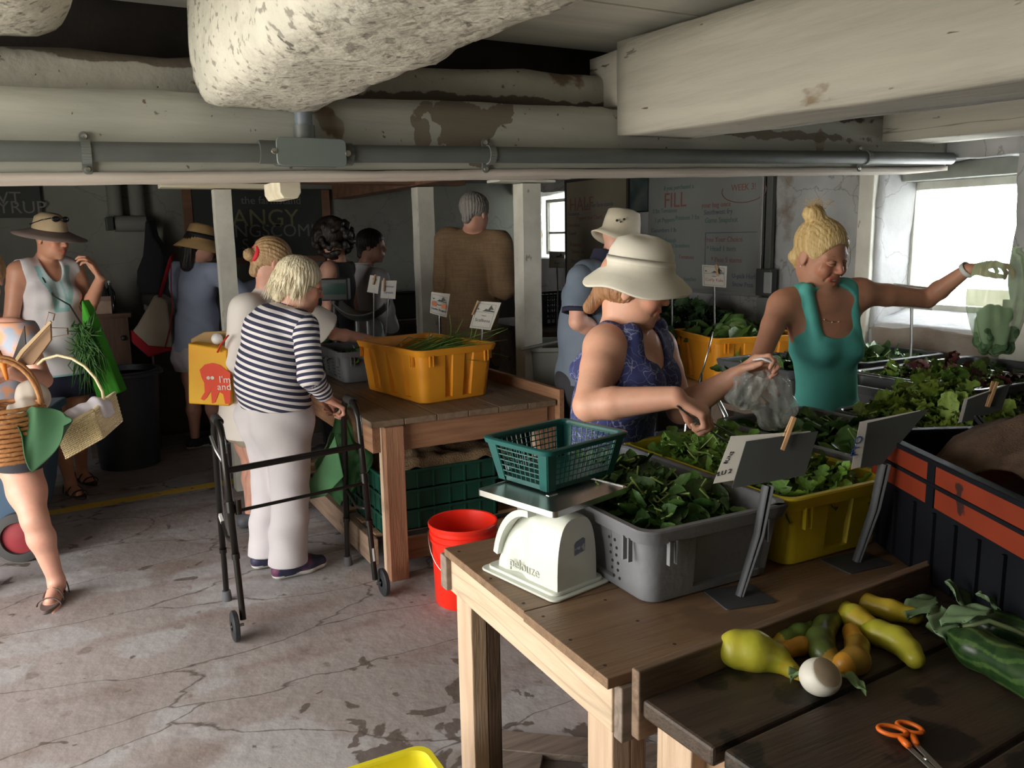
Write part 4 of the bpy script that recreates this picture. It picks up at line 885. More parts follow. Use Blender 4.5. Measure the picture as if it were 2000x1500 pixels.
# ---------------------------------------------------------------- squash, turnip, marrows, scissors
ZT = .781
def veg(name, label, cat, pts, cols, group=None, tip=None, stem=True, m=None, seed=0):
    W_ = [G(px, py, ZT+r*.9) for px, py, r, c in pts]; P = []
    for i in range(len(pts)-1): P.append(cap(W_[i], W_[i+1], pts[i][2], pts[i+1][2], k=.012, col=pts[i][3]))
    c = sum(W_, Vector())/len(W_); t = thing(name, label, cat, (c.x, c.y, ZT), group)
    o = organic('flesh', P, m or VEG, t, .0035, cols=cols)
    if stem:
        a = W_[0]; d = (W_[0]-W_[1]).normalized(); obj('stem_end', MB().tube([a+d*pts[0][2]*.8, a+d*(pts[0][2]+.004)], [.0045, .0040], 8), mat('dry stem', (.42, .40, .22), .8), t, 60)
    return t
VEG = vcol(mat('squash skin', (1, 1, 1), .4, var=(.72, .82, .62), scale=14, stretch=(1, 1, 1), bump=.15, bscale=40, lo=.42, hi=.66))
overlay(VEG, (.18, .15, .03), scale=26, lo=.68, hi=.72, fac=.6)
YG, YE, OR_, GR, DG, OG = (.44, .41, .035), (.56, .41, .035), (.58, .27, .025), (.12, .19, .03), (.07, .10, .018), (.30, .17, .02)
SQ = 'squash on the dark foreground table'
CL = [YG, YE, OR_, GR, DG, OG]
veg('summer_squash', 'big swollen yellow-green squash with a thin bent neck, leftmost on the dark table', 'squash', [(1403, 1266, .017, 0), (1440, 1268, .034, 0), (1475, 1272, .036, 0), (1515, 1285, .025, 1), (1545, 1308, .013, 1), (1562, 1322, .008, 1)], CL, SQ)
veg('summer_squash', 'small pale green squash end poking up behind the two-coloured ones', 'squash', [(1585, 1202, .016, 0), (1568, 1216, .017, 0), (1555, 1232, .012, 0)], CL, SQ, stem=False)
veg('summer_squash', 'slim two-coloured squash with yellow neck and green tip lying lower', 'squash', [(1582, 1230, .015, 3), (1560, 1238, .019, 3), (1535, 1250, .017, 1), (1512, 1258, .011, 1)], CL, SQ, stem=False)
veg('summer_squash', 'thin orange-yellow squash neck reaching left above the biggest squash', 'squash', [(1470, 1236, .006, 2), (1505, 1240, .010, 1), (1540, 1234, .012, 2), (1560, 1224, .012, 2)], CL, SQ)
veg('summer_squash', 'dark orange and green squash half hidden under the two-coloured ones', 'squash', [(1592, 1250, .011, 2), (1565, 1262, .016, 2), (1540, 1268, .017, 3)], CL, SQ, stem=False)
veg('summer_squash', 'dark green squash with orange streaks curved like a bracket, mid pile', 'squash', [(1636, 1208, .014, 4), (1612, 1224, .022, 4), (1602, 1250, .025, 4), (1608, 1275, .023, 5), (1628, 1292, .016, 5)], CL, SQ)
veg('summer_squash', 'pear shaped yellow-green squash, uppermost of the pile', 'squash', [(1632, 1176, .008, 0), (1645, 1190, .019, 0), (1668, 1206, .025, 1), (1695, 1222, .022, 0)], CL, SQ)
veg('summer_squash', 'long straight yellow squash lying across the back of the pile', 'squash', [(1652, 1172, .014, 1), (1690, 1178, .020, 1), (1740, 1192, .021, 1), (1785, 1203, .018, 2)], CL, SQ)
veg('summer_squash', 'brown-orange squash hooked at its lower end beside the turnip', 'squash', [(1640, 1283, .009, 2), (1652, 1298, .021, 5), (1672, 1290, .024, 5), (1674, 1262, .021, 2), (1662, 1234, .017, 2)], CL, SQ)
veg('summer_squash', 'yellow-green squash arching down at the right end of the pile', 'squash', [(1684, 1232, .014, 0), (1715, 1236, .024, 0), (1752, 1250, .025, 0), (1775, 1270, .021, 0), (1786, 1286, .019, 0)], CL, SQ)
tp = G(1602, 1322, ZT+.032); t = thing('turnip', 'white turnip with a sliced top lying among the squash', 'turnip', (tp.x, tp.y, ZT))
TUR = mat('turnip skin', (.72, .70, .62), .5, var=(.60, .57, .50), scale=10); 
dt = N3(cd(.35, -.55, .75)); organic('root', [ell(tp, (.036, .036, .032), k=.01), cap(np.array(tp)-dt*.01, np.array(tp)-dt*.042, .014, .004, k=.02)], TUR, t, .0032, clips=(plane(np.array(tp)+dt*.020, dt),))
x, y = basis(dt.tolist()); obj('cut_face', MB().lathe([(0, 0), (.027, 0), (.026, .001), (0, .001)], 24, frame(Vector(tp)+Vector(dt.tolist())*.0197, x, y, dt.tolist())), mat('cut turnip', (.50, .40, .29), .7, var=(.42, .33, .22), scale=25), t, 60)
def leafobj(px, py, L, w, yaw, name='leaf', label='', col=(.13, .20, .08), z=ZT+.002, par=None, pit=0.):
    p = G(px, py, z); R = Matrix.Translation(p) @ Matrix.Rotation(yaw, 4, 'Z') @ Matrix.Rotation(pit, 4, 'Y')
    f = lambda u, v: R @ Vector((L*(u-.5), (v-.5)*2*w*math.sin(math.pi*min(.97, u+.03))**.7, .006+.010*math.sin(u*3)+.012*abs(v-.5)+.004*math.sin(u*14+v*9)))
    o = obj(name, MB().grid(f, 16, 6, .0008), mat('leaf green', col, .5, var=tuple(c*1.4 for c in col), scale=30), par, 180)
    if label: tag(o, label, 'leaf')
    return o
leafobj(1660, 1345, .075, .014, math.radians(-95), 'loose_leaf', 'small green leaf lying right of the turnip')
leafobj(1553, 1330, .035, .012, .3, 'loose_leaf', 'torn scrap of green leaf left of the turnip')
ZU = vcol(mat('marrow skin', (.012, .038, .010), .3, var=(.022, .055, .014), scale=60, lo=.4, hi=.6))
def marrow(label, a, b, r0, r1, zz=0):
    A = G(*a, ZT+r0+zz); B = G(*b, ZT+r1+zz); c = (A+B)/2; t = thing('marrow', label, 'marrow', (c.x, c.y, ZT))
    dv = N3(B-A); e1 = N3(np.cross(dv, (0, 0, 1))); e2 = np.cross(dv, e1)
    def pt(V):
        p = V-np.array(A); an = np.arctan2(p@e1, p@e2); sx = p@dv; q = np.sin(an*9+1.5*np.sin(sx*22)+np.sin(sx*60+an*3)); return np.where(q > .62, 1, 0)
    organic('flesh', [cap(A, A.lerp(B, .2), r0*.62, r0, k=.02), cap(A.lerp(B, .2), B, r0, r1, k=.02)], ZU, t, .003, cols=[(1, 1, 1), (3.2, 2.3, 2.2)], paint=pt)
    d = (A-B).normalized(); obj('stem', MB().tube([A+d*r0*.4, A+d*(r0*.5+.03), A+d*(r0*.5+.045)+Vector((0, 0, .006))], [.013, .010, .013], 9), mat('marrow stem', (.10, .16, .05), .6), t, 40)
    return t
marrow('large dark green striped marrow nearest the scissors, its end out of frame', (1868, 1248), (2080, 1352), .034, .046)
marrow('dark green striped marrow lying behind the nearer one, mostly in shadow', (1905, 1218), (2120, 1262), .030, .04, .0)
t = thing('leafy_stalks', 'pale green wilted leaves and stalks at the stem end of the marrows', 'leaves', G(1850, 1200, ZT))
for i, (px, py, L, w, yaw, pit) in enumerate(((1800, 1196, .11, .028, .15, -.1), (1868, 1180, .10, .032, 1.9, -.9), (1840, 1225, .09, .03, .8, -.3), (1925, 1190, .07, .014, 2.2, -.8), (1890, 1215, .10, .03, -.5, -.25))): leafobj(px, py, L, w, yaw, 'leaf', '', (.10, .16, .08), ZT+.02+.01*i, t, pit)
obj('stalk', MB().tube([G(1880, 1225, ZT+.05), G(1930, 1212, ZT+.07), G(1985, 1232, ZT+.05), G(2040, 1260, ZT+.04)], .005, 8), mat('pale stalk', (.20, .27, .12), .5), t, 180)
# scissors
ORS = mat('orange scissor handle', (.80, .16, .015), .35); sc_ = G(1792, 1462, ZT+.006); t = thing('scissors', 'orange handled scissors lying on the dark table', 'scissors', (sc_.x, sc_.y, ZT))
for k, (cx, cy, ex, ey, yaw) in enumerate(((1743, 1427, .021, .013, math.radians(-52)), (1777, 1421, .019, .0125, math.radians(-72)))):
    c = G(cx, cy, ZT+.008); lp = [c+Matrix.Rotation(yaw, 3, 'Z') @ Vector((ex*math.cos(q), ey*math.sin(q), 0)) for q in np.linspace(0, 2*math.pi, 25)]
    m = MB().tube(lp, .0042, 8, True, .9); e = G((1776, 1790)[k], (1458, 1455)[k], ZT+.007); m.tube([c.lerp(e, .45), c.lerp(e, .75), e], [.0045, .006, .0055], 8)
    o = obj('handle', m, ORS, t, 180); tip = G((1832, 1842)[k], (1512, 1508)[k], ZT+.004); d = (tip-e)
    obj('blade', MB().bar(e-d*.05+Vector((0, 0, -.002+.002*k)), tip, .009, .0018), STEEL, t, None, .0006)
obj('pivot_screw', MB().lathe([(0, 0), (.004, 0), (.0035, .0018), (0, .0022)], 12, RM(G(1809, 1482, ZT+.007))), STEEL, t)
# ---------------------------------------------------------------- bottom edge: yellow bin and board on the floor
bin_('produce_bin', 'empty bright yellow bin on the floor, cut off by the bottom edge', 'bin', (.40, 1.60, .001), .58, .44, .30, mat('bright yellow plastic', (.85, .76, .03), .4), taper=.03, pl=((.25, .4), (.6, .75)))
part('x', (0, 0, 0), (0, 0, 0), PALEZ, None) if False else None
bd_ = tag(obj('wooden_board', MB().box((-.05, -.32, 0), (.05, .32, .022)).box((-.25, .1, .0), (-.052, .32, .018)).xf(RM((1.26, 1.98, .001), math.radians(52))), GREYWOOD, None, None, .002), 'grey weathered boards lying on the concrete under the near table', 'board')
# ---------------------------------------------------------------- middle table
X0, X1, Y0, Y1 = 1.165, 2.15, 3.55, 5.5
t = thing('wooden_table', 'reddish pine table with the orange bin, beside the walker', 'table', (X0, Y0, 0))
xs = np.linspace(X0-.015, X1-.02, 7)
for i in range(6): part('plank', (xs[i]+.002, Y0-.02, TZ-.03), (xs[i+1]-.002, Y1, TZ-(.001 if i % 2 else 0)), wood('middle top y', (.215, .15, .095), (.16, .11, .07), 1, .6, 6) if i == 0 else bpy.data.materials['middle top y'], t, .003)
part('end_apron', (X0+.0, Y0+.012, TZ-.155), (X0+.038, Y1, TZ-.031), REDY, t); part('front_apron', (X0+.09, Y0, TZ-.155), (X1-.06, Y0+.038, TZ-.031), REDX, t)
part('side_board', (X1-.012, Y0-.035, TZ-.135), (X1+.018, Y1, TZ+.052), REDY, t)
for x, y in ((X0+.045, Y0-.01), (X1-.10, Y0+.04), (X0+.04, Y1-.1), (X1-.11, Y1-.1)): part('leg', (x, y-.03, 0), (x+.09, y+.012, TZ-.031), REDZ, t); part('leg_side', (x-.006, y+.014, 0), (x+.034, y+.05, TZ-.031), PALEZ, t)
part('shelf_rail', (X0, Y0+.1, .04), (X0+.035, Y1-.12, .17), wood('grey pine y', (.34, .24, .17), (.25, .17, .12), 1), t); part('shelf_rail', (X0+.06, Y0+.06, .05), (X1-.1, Y0+.09, .16), REDX, t)
for i in range(8): part('shelf_slat', (X0+.04, Y0+.16+i*.21, .155), (X1-.06, Y0+.25+i*.21, .175), WOODX, t)
CRG = mat('green crate', (.006, .07, .045), .5, var=(.005, .05, .03), scale=6)
def crate(label, loc, L=.55, W_=.38, H=.10):
    t = thing('harvest_crate', label, 'crate', loc, 'green crates under the middle table'); T = RM(loc)
    obj('crate_shell', mbx(((0, 0, 0), (L, W_, .006)), ((0, 0, 0), (.006, W_, H-.012)), ((L-.006, 0, 0), (L, W_, H-.012)), ((0, 0, 0), (L, .006, H-.012)), ((0, W_-.006, 0), (L, W_, H-.012))).xf(T), CRG, t)
    obj('rim', mbx(((-.008, -.008, H-.014), (.006, W_+.008, H)), ((L-.006, -.008, H-.014), (L+.008, W_+.008, H)), ((0, -.008, H-.014), (L, .006, H)), ((0, W_-.006, H-.014), (L, W_+.008, H))).xf(T), CRG, t, None, .002)
    m = MB()
    for y in np.linspace(.02, W_-.02, 6): m.box((-.007, y-.004, .004), (0, y+.004, H-.014), T)
    for x in np.linspace(.02, L-.02, 8): m.box((x-.004, -.007, .004), (x+.004, 0, H-.014), T)
    obj('wall_ribs', m, CRG, t)['kind'] = 'stuff'
ordn = ['bottom', 'middle', 'top']
for k in range(3):
    crate('green slatted crate under the middle table, front stack, %s layer' % ordn[k], (X0+.07, Y0+.12, .177+k*.101), .62, .42)
for k in range(2):
    crate('green slatted crate under the middle table, rear stack, %s layer' % ordn[k], (X0+.07, Y0+.62, .177+k*.101), .62, .42)
SACK = mat('tan burlap', (.34, .225, .125), .95, var=(.25, .16, .085), scale=25, bump=1., bscale=140)
def sack(nm, label, x0, x1, y0, y1, z, drop, seed, h=.05):
    def f(u, v):
        x = x0+(x1-x0)*u; y = y0+(y1-y0)*v; e = min(u*4, 1); zz = z+h*math.sin(math.pi*u)*.7+.03*noise.noise(Vector((u*4, v*4, seed)))+.018*noise.noise(Vector((u*11, v*10, seed)))
        if u < .16: zz -= (1-u/.16)**1*drop*(1+.35*math.sin(v*21+seed)); x = x0+(x1-x0)*.16*(.5+.5*u/.16)-.005
        if v < .10: zz -= (1-v/.10)*drop*.6*(1+.5*math.sin(u*13+seed)); y = y0+(y1-y0)*.10*(.5+.5*v/.1)
        return (x, y, zz)
    return tag(obj(nm, MB().grid(f, 60, 60, .005), SACK, None, 180), label, 'burlap')
sack('burlap_sack', 'tan burlap sack with a frayed edge draped over the green crates', X0+.03, X0+.80, Y0+.10, Y0+.72, .50, .10, 1, .03)
sack('burlap_sack', 'dark tan burlap heap on the rear of the crates beneath the middle table', X0+.06, X0+.78, Y0+.66, Y0+1.1, .44, .06, 5, .09)
# orange bin, scallions, grey bin behind the shopper
bin_('produce_bin', 'big orange plastic bin of scallions on the middle table', 'bin', (1.655, 4.10, TZ), .46, .66, .275, ORP, None, math.radians(9), taper=.03, pl=((.34, .42), (.60, .70)), ps=((.2, .28), (.48, .58), (.74, .8)), inset=.02, rc=.05)
m = MB(); rnd = random.Random(8); T = RM((1.68, 4.10, TZ), math.radians(9))
for i in range(95):
    y = rnd.uniform(-.24, .05); x0 = rnd.uniform(-.22, -.02); z = .20+rnd.uniform(-.03, .045); L = rnd.uniform(.30, .48); a = rnd.gauss(.12, .30)
    p0 = Vector((x0, y, z)); p1 = p0+Vector((L*.5*math.cos(a), L*.5*math.sin(a), .025+rnd.uniform(0, .04))); p2 = p0+Vector((min(L*math.cos(a), .30-x0), L*math.sin(a), rnd.uniform(.0, .10)))
    m.tube([T @ p0, T @ p1, T @ p2], [.003, .0038, .0012], 5, flat=.6)
for (px, py, qx, qy) in ((880, 668, 878, 615), (838, 660, 836, 635), (925, 662, 940, 608), (905, 665, 985, 640), (940, 668, 992, 642), (885, 662, 905, 622), (918, 664, 922, 632)):
    m.tube([D(px, py, 4.5), D((px+qx)/2+2, (py+qy)/2-3, 4.5), D(qx, qy, 4.45)], [.005, .005, .001], 5, flat=.5)
tag(obj('scallions', m, mat('scallion green', (.13, .27, .05), .5, var=(.22, .38, .08), scale=20), None, 180), 'long green scallions lying loose in the big orange bin', 'scallions', kind='stuff')
bin_('produce_bin', 'grey perforated bin of greens on the middle table, by the reaching arm', 'bin', (1.585, 4.80, TZ), .50, .46, .185, GREYP, None, 0, taper=.02, holes=True)
leaf_pile('salad_greens', 'dark greens in the grey bin under the outstretched arm', 'greens', (1.36, 1.80, 4.6, 5.0), TZ+.13, dome(.02), 160, .07, 'oval', (.03, .085, .025), (.06, .14, .04), ns=12, seed=21)
# red bucket
bp = (1.43, 3.17, .001); REDB = mat('red bucket plastic', (.86, .028, .012), .35); t = thing('bucket', 'empty bright red plastic bucket with a wire handle on the floor', 'bucket', bp); T = RM(bp)
obj('bucket_body', MB().lathe([(0, 0), (.126, 0), (.130, .006), (.139, .285), (.146, .287), (.147, .297), (.140, .299), (.141, .315), (.148, .317), (.149, .326), (.142, .329), (.142, .345), (.151, .348), (.153, .362), (.150, .366), (.143, .364), (.136, .30), (.126, .010), (0, .008)], 56, T), REDB, t, 40)
ha = [T @ Vector((-.148*math.cos(q), -.148*math.cos(q)*0-.02-.11*math.sin(q)*.9-.04*math.sin(q), .32-.19*math.sin(q))) for q in np.linspace(-.05, math.pi+.05, 20)]
pl_ = [p if True else p for p in ha]; 
obj('wire_handle', MB().tube([T @ (RM((0, 0, 0), math.radians(-25)) @ Vector((-.152*math.cos(q), -.150*abs(math.sin(q))**.8-.005, .325-.175*math.sin(q)))) for q in np.linspace(0, math.pi, 24)], .0022, 6), STEEL, t, 180)
obj('grip', MB().tube([T @ (RM((0, 0, 0), math.radians(-25)) @ Vector((-.152*math.cos(q), -.150*abs(math.sin(q))**.8-.005, .325-.175*math.sin(q)))) for q in np.linspace(1.35, 1.8, 5)], .008, 10), mat('white grip', (.7, .7, .68), .5), t, 180)
# ---------------------------------------------------------------- people
def J(px, py, d): return np.array(D(px, py, d))
def skin(nm, c):
    mk = lambda s: mat(nm+s, c, .5, var=tuple(min(1, q*(1.12 if i == 0 else 1.05)) for i, q in enumerate(c)), scale=26, bump=.05, bscale=160, sss=.12)
    m = vcol(mk('')); m['plain'] = mk(' lid').name; return m
SK_A = skin('skin warm', (.62, .34, .235)); SK_B = skin('skin tan', (.56, .285, .185)); SK_C = skin('skin pink', (.64, .35, .26)); SK_D = skin('skin dark', (.36, .19, .13))
EYEW = mat('eye white', (.75, .73, .70), .25); IRIS = mat('iris', (.05, .07, .09), .2); TEETH = mat('teeth', (.85, .82, .75), .3)
def hairm(nm, c, c2): return mat(nm, c, .5, var=c2, scale=34, bump=.6, bscale=70, stretch=(2.2, 2.2, .35), lo=.35, hi=.7)
HB = hairm('blond hair', (.60, .40, .15), (.88, .66, .34)); HW = hairm('white blond hair', (.62, .52, .33), (.82, .76, .58)); HL = hairm('light brown hair', (.34, .20, .09), (.54, .36, .19))
HK = hairm('black hair', (.012, .010, .010), (.03, .022, .018)); HG = hairm('grey hair', (.22, .20, .18), (.34, .32, .30)); HR = hairm('reddish hair', (.26, .12, .05), (.40, .21, .10))
BROWB = mat('light eyebrow', (.30, .18, .08), .8); BROWD = mat('dark eyebrow', (.05, .03, .02), .8)
def cloth(nm, c, c2=None, scale=5, rough=.85, weave=220, **k): return mat(nm, c, rough, var=c2 or tuple(q*.88 for q in c), scale=scale, bump=.05, bscale=weave, **k)
def person(label, pos, sk, nm='person'):
    t = thing(nm, label, 'person', (pos[0], pos[1], 0)); SKINM[t.name] = bpy.data.materials[sk['plain']]; return t
def legs(F, dx=.085, ank=None, toes=None, kb=.03, stance=0.):
    f, l = F.fwd, F.lf
    for q, sg in (('l', 1), ('r', -1)):
        h = F.pel+l*sg*dx+np.array((0, 0, -.04)); a = np.array(ank[q]) if ank and q in ank else np.array((F.pel+l*sg*(dx+.02)+f*stance*sg)*(1, 1, 0)+(0, 0, .086))
        k = (h+a)/2+f*kb; k[2] = a[2]+(h[2]-a[2])*.50
        setattr(F, q+'H', h); setattr(F, q+'A', a)
        if not hasattr(F, q+'K'): setattr(F, q+'K', k)
        setattr(F, q+'T', (np.array(toes[q]) if toes and q in toes else a+f*.2)*(1, 1, 0))
DSH = None
def shod(F, t):
    global DSH
    DSH = DSH or (mat('dark shoe', (.03, .028, .026), .6), mat('dark sole', (.05, .045, .04), .8))
    for q in 'lr': shoe(getattr(F, q+'A'), getattr(F, q+'T'), DSH[0], DSH[1], t)
def hair_disp(H, n, amp, ax='u', swirl=6.):
    def f(x, y, z):
        p = np.stack([x, y, z], -1)-H.c; a = p@H.f; b = p@H.l; c = p@H.u
        if ax == 'u': t = np.arctan2(b, a+.03)*n
        elif ax == 'f': t = np.arctan2(b, c)*n
        else: t = np.arctan2(c, a)*n
        return amp*(np.sin(t+swirl*np.sin(c*9+a*7))+.5*np.sin(t*2.3+1+c*40))
    return f
def hat(H, name, m, t, prof, off=(-.01, 0, 0), wob=None, band=None, tilt=(0, 0), sy=.88, n=56):
    Mh = H.M() @ Matrix.Translation(Vector(off)*H.sc) @ Matrix.Rotation(tilt[0], 4, 'Y') @ Matrix.Rotation(tilt[1], 4, 'X') @ Matrix.Diagonal((H.sc, H.sc*sy, H.sc, 1))
    o = obj(name, MB().lathe(prof, n, Mh, wob), m, t, 180)
    if band: obj('hat_band', MB().lathe(band[0], n, Mh), band[1], o, 180)
    return o, Mh
def crown(r, h, br, drop, z=.055, th=.003, flat=.3, mid=None):
    """closed profile: outside up over the crown, back down inside, and the brim"""
    P = []; m_ = 10
    out = [(br, z-drop), ((br+r)/2+.01, z-drop*.45), (r+.012, z-.002), (r, z+.008)]
    for i in range(1, m_+1):
        a = math.pi/2*i/m_; out.append((r*max(math.cos(a)**(flat+.25), .0) if i < m_ else 0, z+.012+(h-.012)*math.sin(a)**.9))
    inn = [(max(0, p[0]-th), p[1]-th) for p in out[::-1]]
    return [(0, inn[0][1])]+inn[1:]+[(br-.0005, z-drop-th*.6)]+out if False else inn+out[0:1]+out
def sleeve(name, S_, E_, f, r, m, t, grow=.014, flare=.0, vox=.006, **k):
    S_ = np.array(S_); e = S_+(np.array(E_)-S_)*f; d = N3(e-S_)
    return organic(name, [cap(S_, e+d*.03, .052*r+grow, .046*r+grow+flare, k=.03, s=k.pop('sv', None))], m, t, vox, clips=(plane(e, d),), **k)
# ---- woman in the white sunhat, near right
Hh = Head(J(1236, 563, 2.52), cd(.92, -.26, -.22), cd(.0, 0, 1)); F = Fig(fwd=cd(.86, -.5), pel=J(1195, 925, 2.66), wai=J(1197, 815, 2.62), che=J(1208, 735, 2.56), nec=J(1213, 655, 2.55), lS=J(1284, 682, 2.70), rS=J(1181, 679, 2.45), rE=J(1150, 792, 2.33), rW=J(1318, 776, 2.20), lE=J(1330, 800, 2.62), lW=J(1432, 738, 2.46), head=Hh)
legs(F); t = person('woman in a floppy white sunhat and navy floral sleeveless dress holding tongs', F.pel, SK_A)
hR = hand_prims(F.rW, cd(.80, -.10, -.42), cd(-.42, .25, -.85), 1, 1.25, sc=1.02, thumb=(.25, .9), tcurl=.2); hL = hand_prims(F.lW, cd(.72, -.15, .45), cd(.4, -.75, -.3), -1, 1.1, thumb=(.5, .6))
organic('body', fig_body(F, 1.06, 1.25, .01, arm=1.25, hands=(hR, hL), smile=1, age=1, neckr=.053), SK_A, t, .0045, cols=SKIN); face_parts(Hh, t, BROWB, IRIS, True, 1.)
DRESS = cloth('navy floral', (.028, .036, .13), (.04, .05, .17), 3); overlay(DRESS, (.30, .33, .46), 'contour', scale=20, lo=.0, hi=.014, detail=1.2, warp=.03); overlay(DRESS, (.26, .29, .42), 'contour', scale=33, lo=.0, hi=.011, detail=.6)
f, l = F.fwd, F.lf
fr = np.stack([f, l, (0, 0, 1)], 1)
dr = torso(F, 1.06, 1.25, .015)+[cap(F.pel, F.pel*(1, 1, 0)+(0, 0, .48), .15, .18, k=.06)]
dr += [ell(F.nec+f*.055+np.array((0, 0, -.03)), (.085, .092, .115), fr, k=.012, sub=True), ell(F.nec-f*.05+np.array((0, 0, .02)), (.07, .075, .06), fr, k=.012, sub=True)]
dr += [ell(F.rS-l*.045+np.array((0, 0, -.01)), (.075, .072, .115), fr, k=.012, sub=True), ell(F.lS+l*.045+np.array((0, 0, -.01)), (.075, .072, .115), fr, k=.012, sub=True)]
dr += straps(F, .100, .030, 1.06, .052)
organic('dress', dr, DRESS, t, .005, grow=.008, disp=folds(cd(1, .2, .25), 55, .0018))
organic('hair', [Hh.E(-.02, 0, -.005, .090, .083, .06, k=.02), Hh.K((-.085, 0, -.02), (-.115, -.01, -.085), .026, .020, k=.03), Hh.E(.085, 0, -.06, .10, .10, .10, k=.01, sub=True)], HR, t, .0045, disp=hair_disp(Hh, 34, .0016))
HATM = cloth('cream cotton hat', (.74, .70, .60), (.66, .62, .52), 8, weave=300)
def wob(p, a):
    r = math.hypot(p.x, p.y); k = max(0, (r-.10)/.08); return p+Vector((0, 0, k*(.010*math.sin(a*3+.8)+.006*math.sin(a*5-1)+.012*math.cos(a*2)-.004)))+Vector((0, 0, .004*math.sin(a*2+1)*(1-k) if p.z > .1 else 0))
PR = [(0, .134), (.04, .131), (.075, .118), (.092, .09), (.099, .05), (.101, .038), (.105, .034), (.128, .014), (.146, -.004), (.162, -.020), (.165, -.017), (.163, -.012), (.148, .003), (.130, .021), (.107, .040), (.105, .050), (.1035, .060), (.0965, .094), (.079, .123), (.04, .137), (0, .140)]
hat(Hh, 'sun_hat', HATM, t, PR, (.010, 0, .020), wob, ([(.1035, .055), (.1045, .057), (.1035, .074), (.1025, .072)], HATM), (math.radians(-5), 0), .92)
TW = thing('tongs', 'dark serving tongs in the sunhatted woman\'s right hand', 'tongs', J(1372, 815, 2.2))
a, b = Vector(J(1322, 792, 2.17)), Vector(J(1445, 868, 2.24)); dd = (b-a).normalized(); sd = dd.cross(cd(0, 1, 0)).normalized(); BT = mat('dark steel', (.10, .11, .10), .35, .7)
for s_ in (-1, 1): obj('arm', MB().tube([a, a.lerp(b, .4)+sd*.010*s_, b+sd*.014*s_], [.006, .006, .009], 8, flat=.35), BT, TW, 60)
# ---- woman in the teal tank top
Hh = Head(J(1602, 500, 3.0), cd(.46, -.84, -.34), cd(-.05, 0, 1), .98); F = Fig(fwd=cd(.25, -.97), pel=J(1612, 842, 3.06), wai=J(1614, 742, 3.03), che=J(1610, 672, 3.02), nec=J(1602, 590, 3.03), lS=J(1688, 573, 3.04), rS=J(1524, 597, 2.99), rE=J(1482, 708, 2.90), rW=J(1476, 752, 2.66), lE=J(1812, 583, 3.10), lW=J(1889, 527, 2.97), head=Hh)
legs(F); t = person('blond woman in a teal tank top reaching a green bag towards the window', F.pel, SK_B)
hR = hand_prims(F.rW, cd(-.25, -.9, .1), cd(.6, .0, -.6), 1, 1.0); hL = hand_prims(F.lW, cd(.92, -.1, .22), cd(.1, 0, -1), -1, .75, sc=.98, thumb=(.45, .55))
organic('body', fig_body(F, .86, .62, -.015, arm=.92, hands=(hR, hL), smile=1, neckr=.046), SK_B, t, .0045, cols=SKIN); face_parts(Hh, t, BROWB, IRIS, True, 1.)
f, l = F.fwd, F.lf; fr = np.stack([f, l, (0, 0, 1)], 1)
TEAL = cloth('teal jersey', (.13, .56, .50), (.10, .47, .42), 4)
dr = torso(F, .86, .62, -.015, None, .62)+[cap(F.pel, F.pel+np.array((0, 0, -.08)), .135, .14, k=.05, sq=(f, .85))]
dr += [ell(F.nec+f*.075+np.array((0, 0, -.03)), (.10, .094, .098), fr, k=.01, sub=True), ell(F.nec-f*.04, (.09, .075, .05), fr, k=.01, sub=True), ell(F.rS-l*.052+np.array((0, 0, -.015)), (.09, .072, .12), fr, k=.01, sub=True), ell(F.lS+l*.052+np.array((0, 0, -.015)), (.09, .072, .12), fr, k=.01, sub=True)]
dr += straps(F, .078, .0145, .86, .040)
organic('tank_top', dr, TEAL, t, .005, grow=.007, clips=(plane((0, 0, J(1612, 806, 2.95)[2]), (0, 0, -1)),), disp=folds(cd(.3, .1, 1), 70, .0016))
organic('trousers', torso(F, .86)[:1]+leg_prims(F.lH, F.lK, F.lA)+leg_prims(F.rH, F.rK, F.rA), cloth('patterned skirt', (.30, .16, .24), (.6, .55, .55), 30), t, .008, grow=.008, clips=(plane((0, 0, .93), (0, 0, 1)), plane((0, 0, .12), (0, 0, -1))))
hp = [Hh.E(-.014, 0, .046, .102, .087, .092, k=.02), Hh.E(.110, .0, -.036, .080, .10, .118, k=.012, sub=True), Hh.E(.0, -.09, -.03, .045, .03, .045, k=.01, sub=True), Hh.E(-.066, -.018, .138, .040, .042, .032, k=.010), Hh.K((-.03, 0, .11), (-.055, -.01, .13), .020, k=.02), Hh.K((-.08, -.03, -.03), (-.07, -.02, -.055), .03, .02, k=.02)]
hm = organic('hair', hp, HB, t, .004, disp=hair_disp(Hh, 44, .0009, 'f'))
rnd = random.Random(3); m = MB()
for i in range(22):
    y = rnd.uniform(-.03, .03); a0 = Vector(Hh.p(-.066+rnd.uniform(-.02, .02), y-.01, .162)); a1 = a0+Vector((rnd.gauss(0, .022), rnd.gauss(0, .022), rnd.uniform(.0, .035))); a2 = a1+Vector((rnd.gauss(0, .02), rnd.gauss(0, .02), rnd.uniform(-.015, .03)))
    m.tube([a0, a0.lerp(a1, .5)+Vector((0, 0, .006)), a1, a2], [.0010, .0009, .0008, .0003], 4)
for (y, x) in ((-.058, .062), (.058, .066), (-.075, -.05)):
    m.tube([Hh.p(x-.012, y*.9, .075), Hh.p(x+.006, y*1.1, .04), Hh.p(x+.012, y*1.22, .0), Hh.p(x+.004, y*1.2, -.05)], [.0009, .0009, .0008, .0003], 4)
obj('loose_strands', m, HB, hm, 180)['kind'] = 'stuff'
NK = F.nec; m = MB(); pts = [Vector((NK+l*(.062*math.cos(a))+f*(.045+.050*math.sin(a))+np.array((0, 0, -.02-.045*math.sin(a)))).tolist()) for a in np.linspace(0, math.pi, 15)]
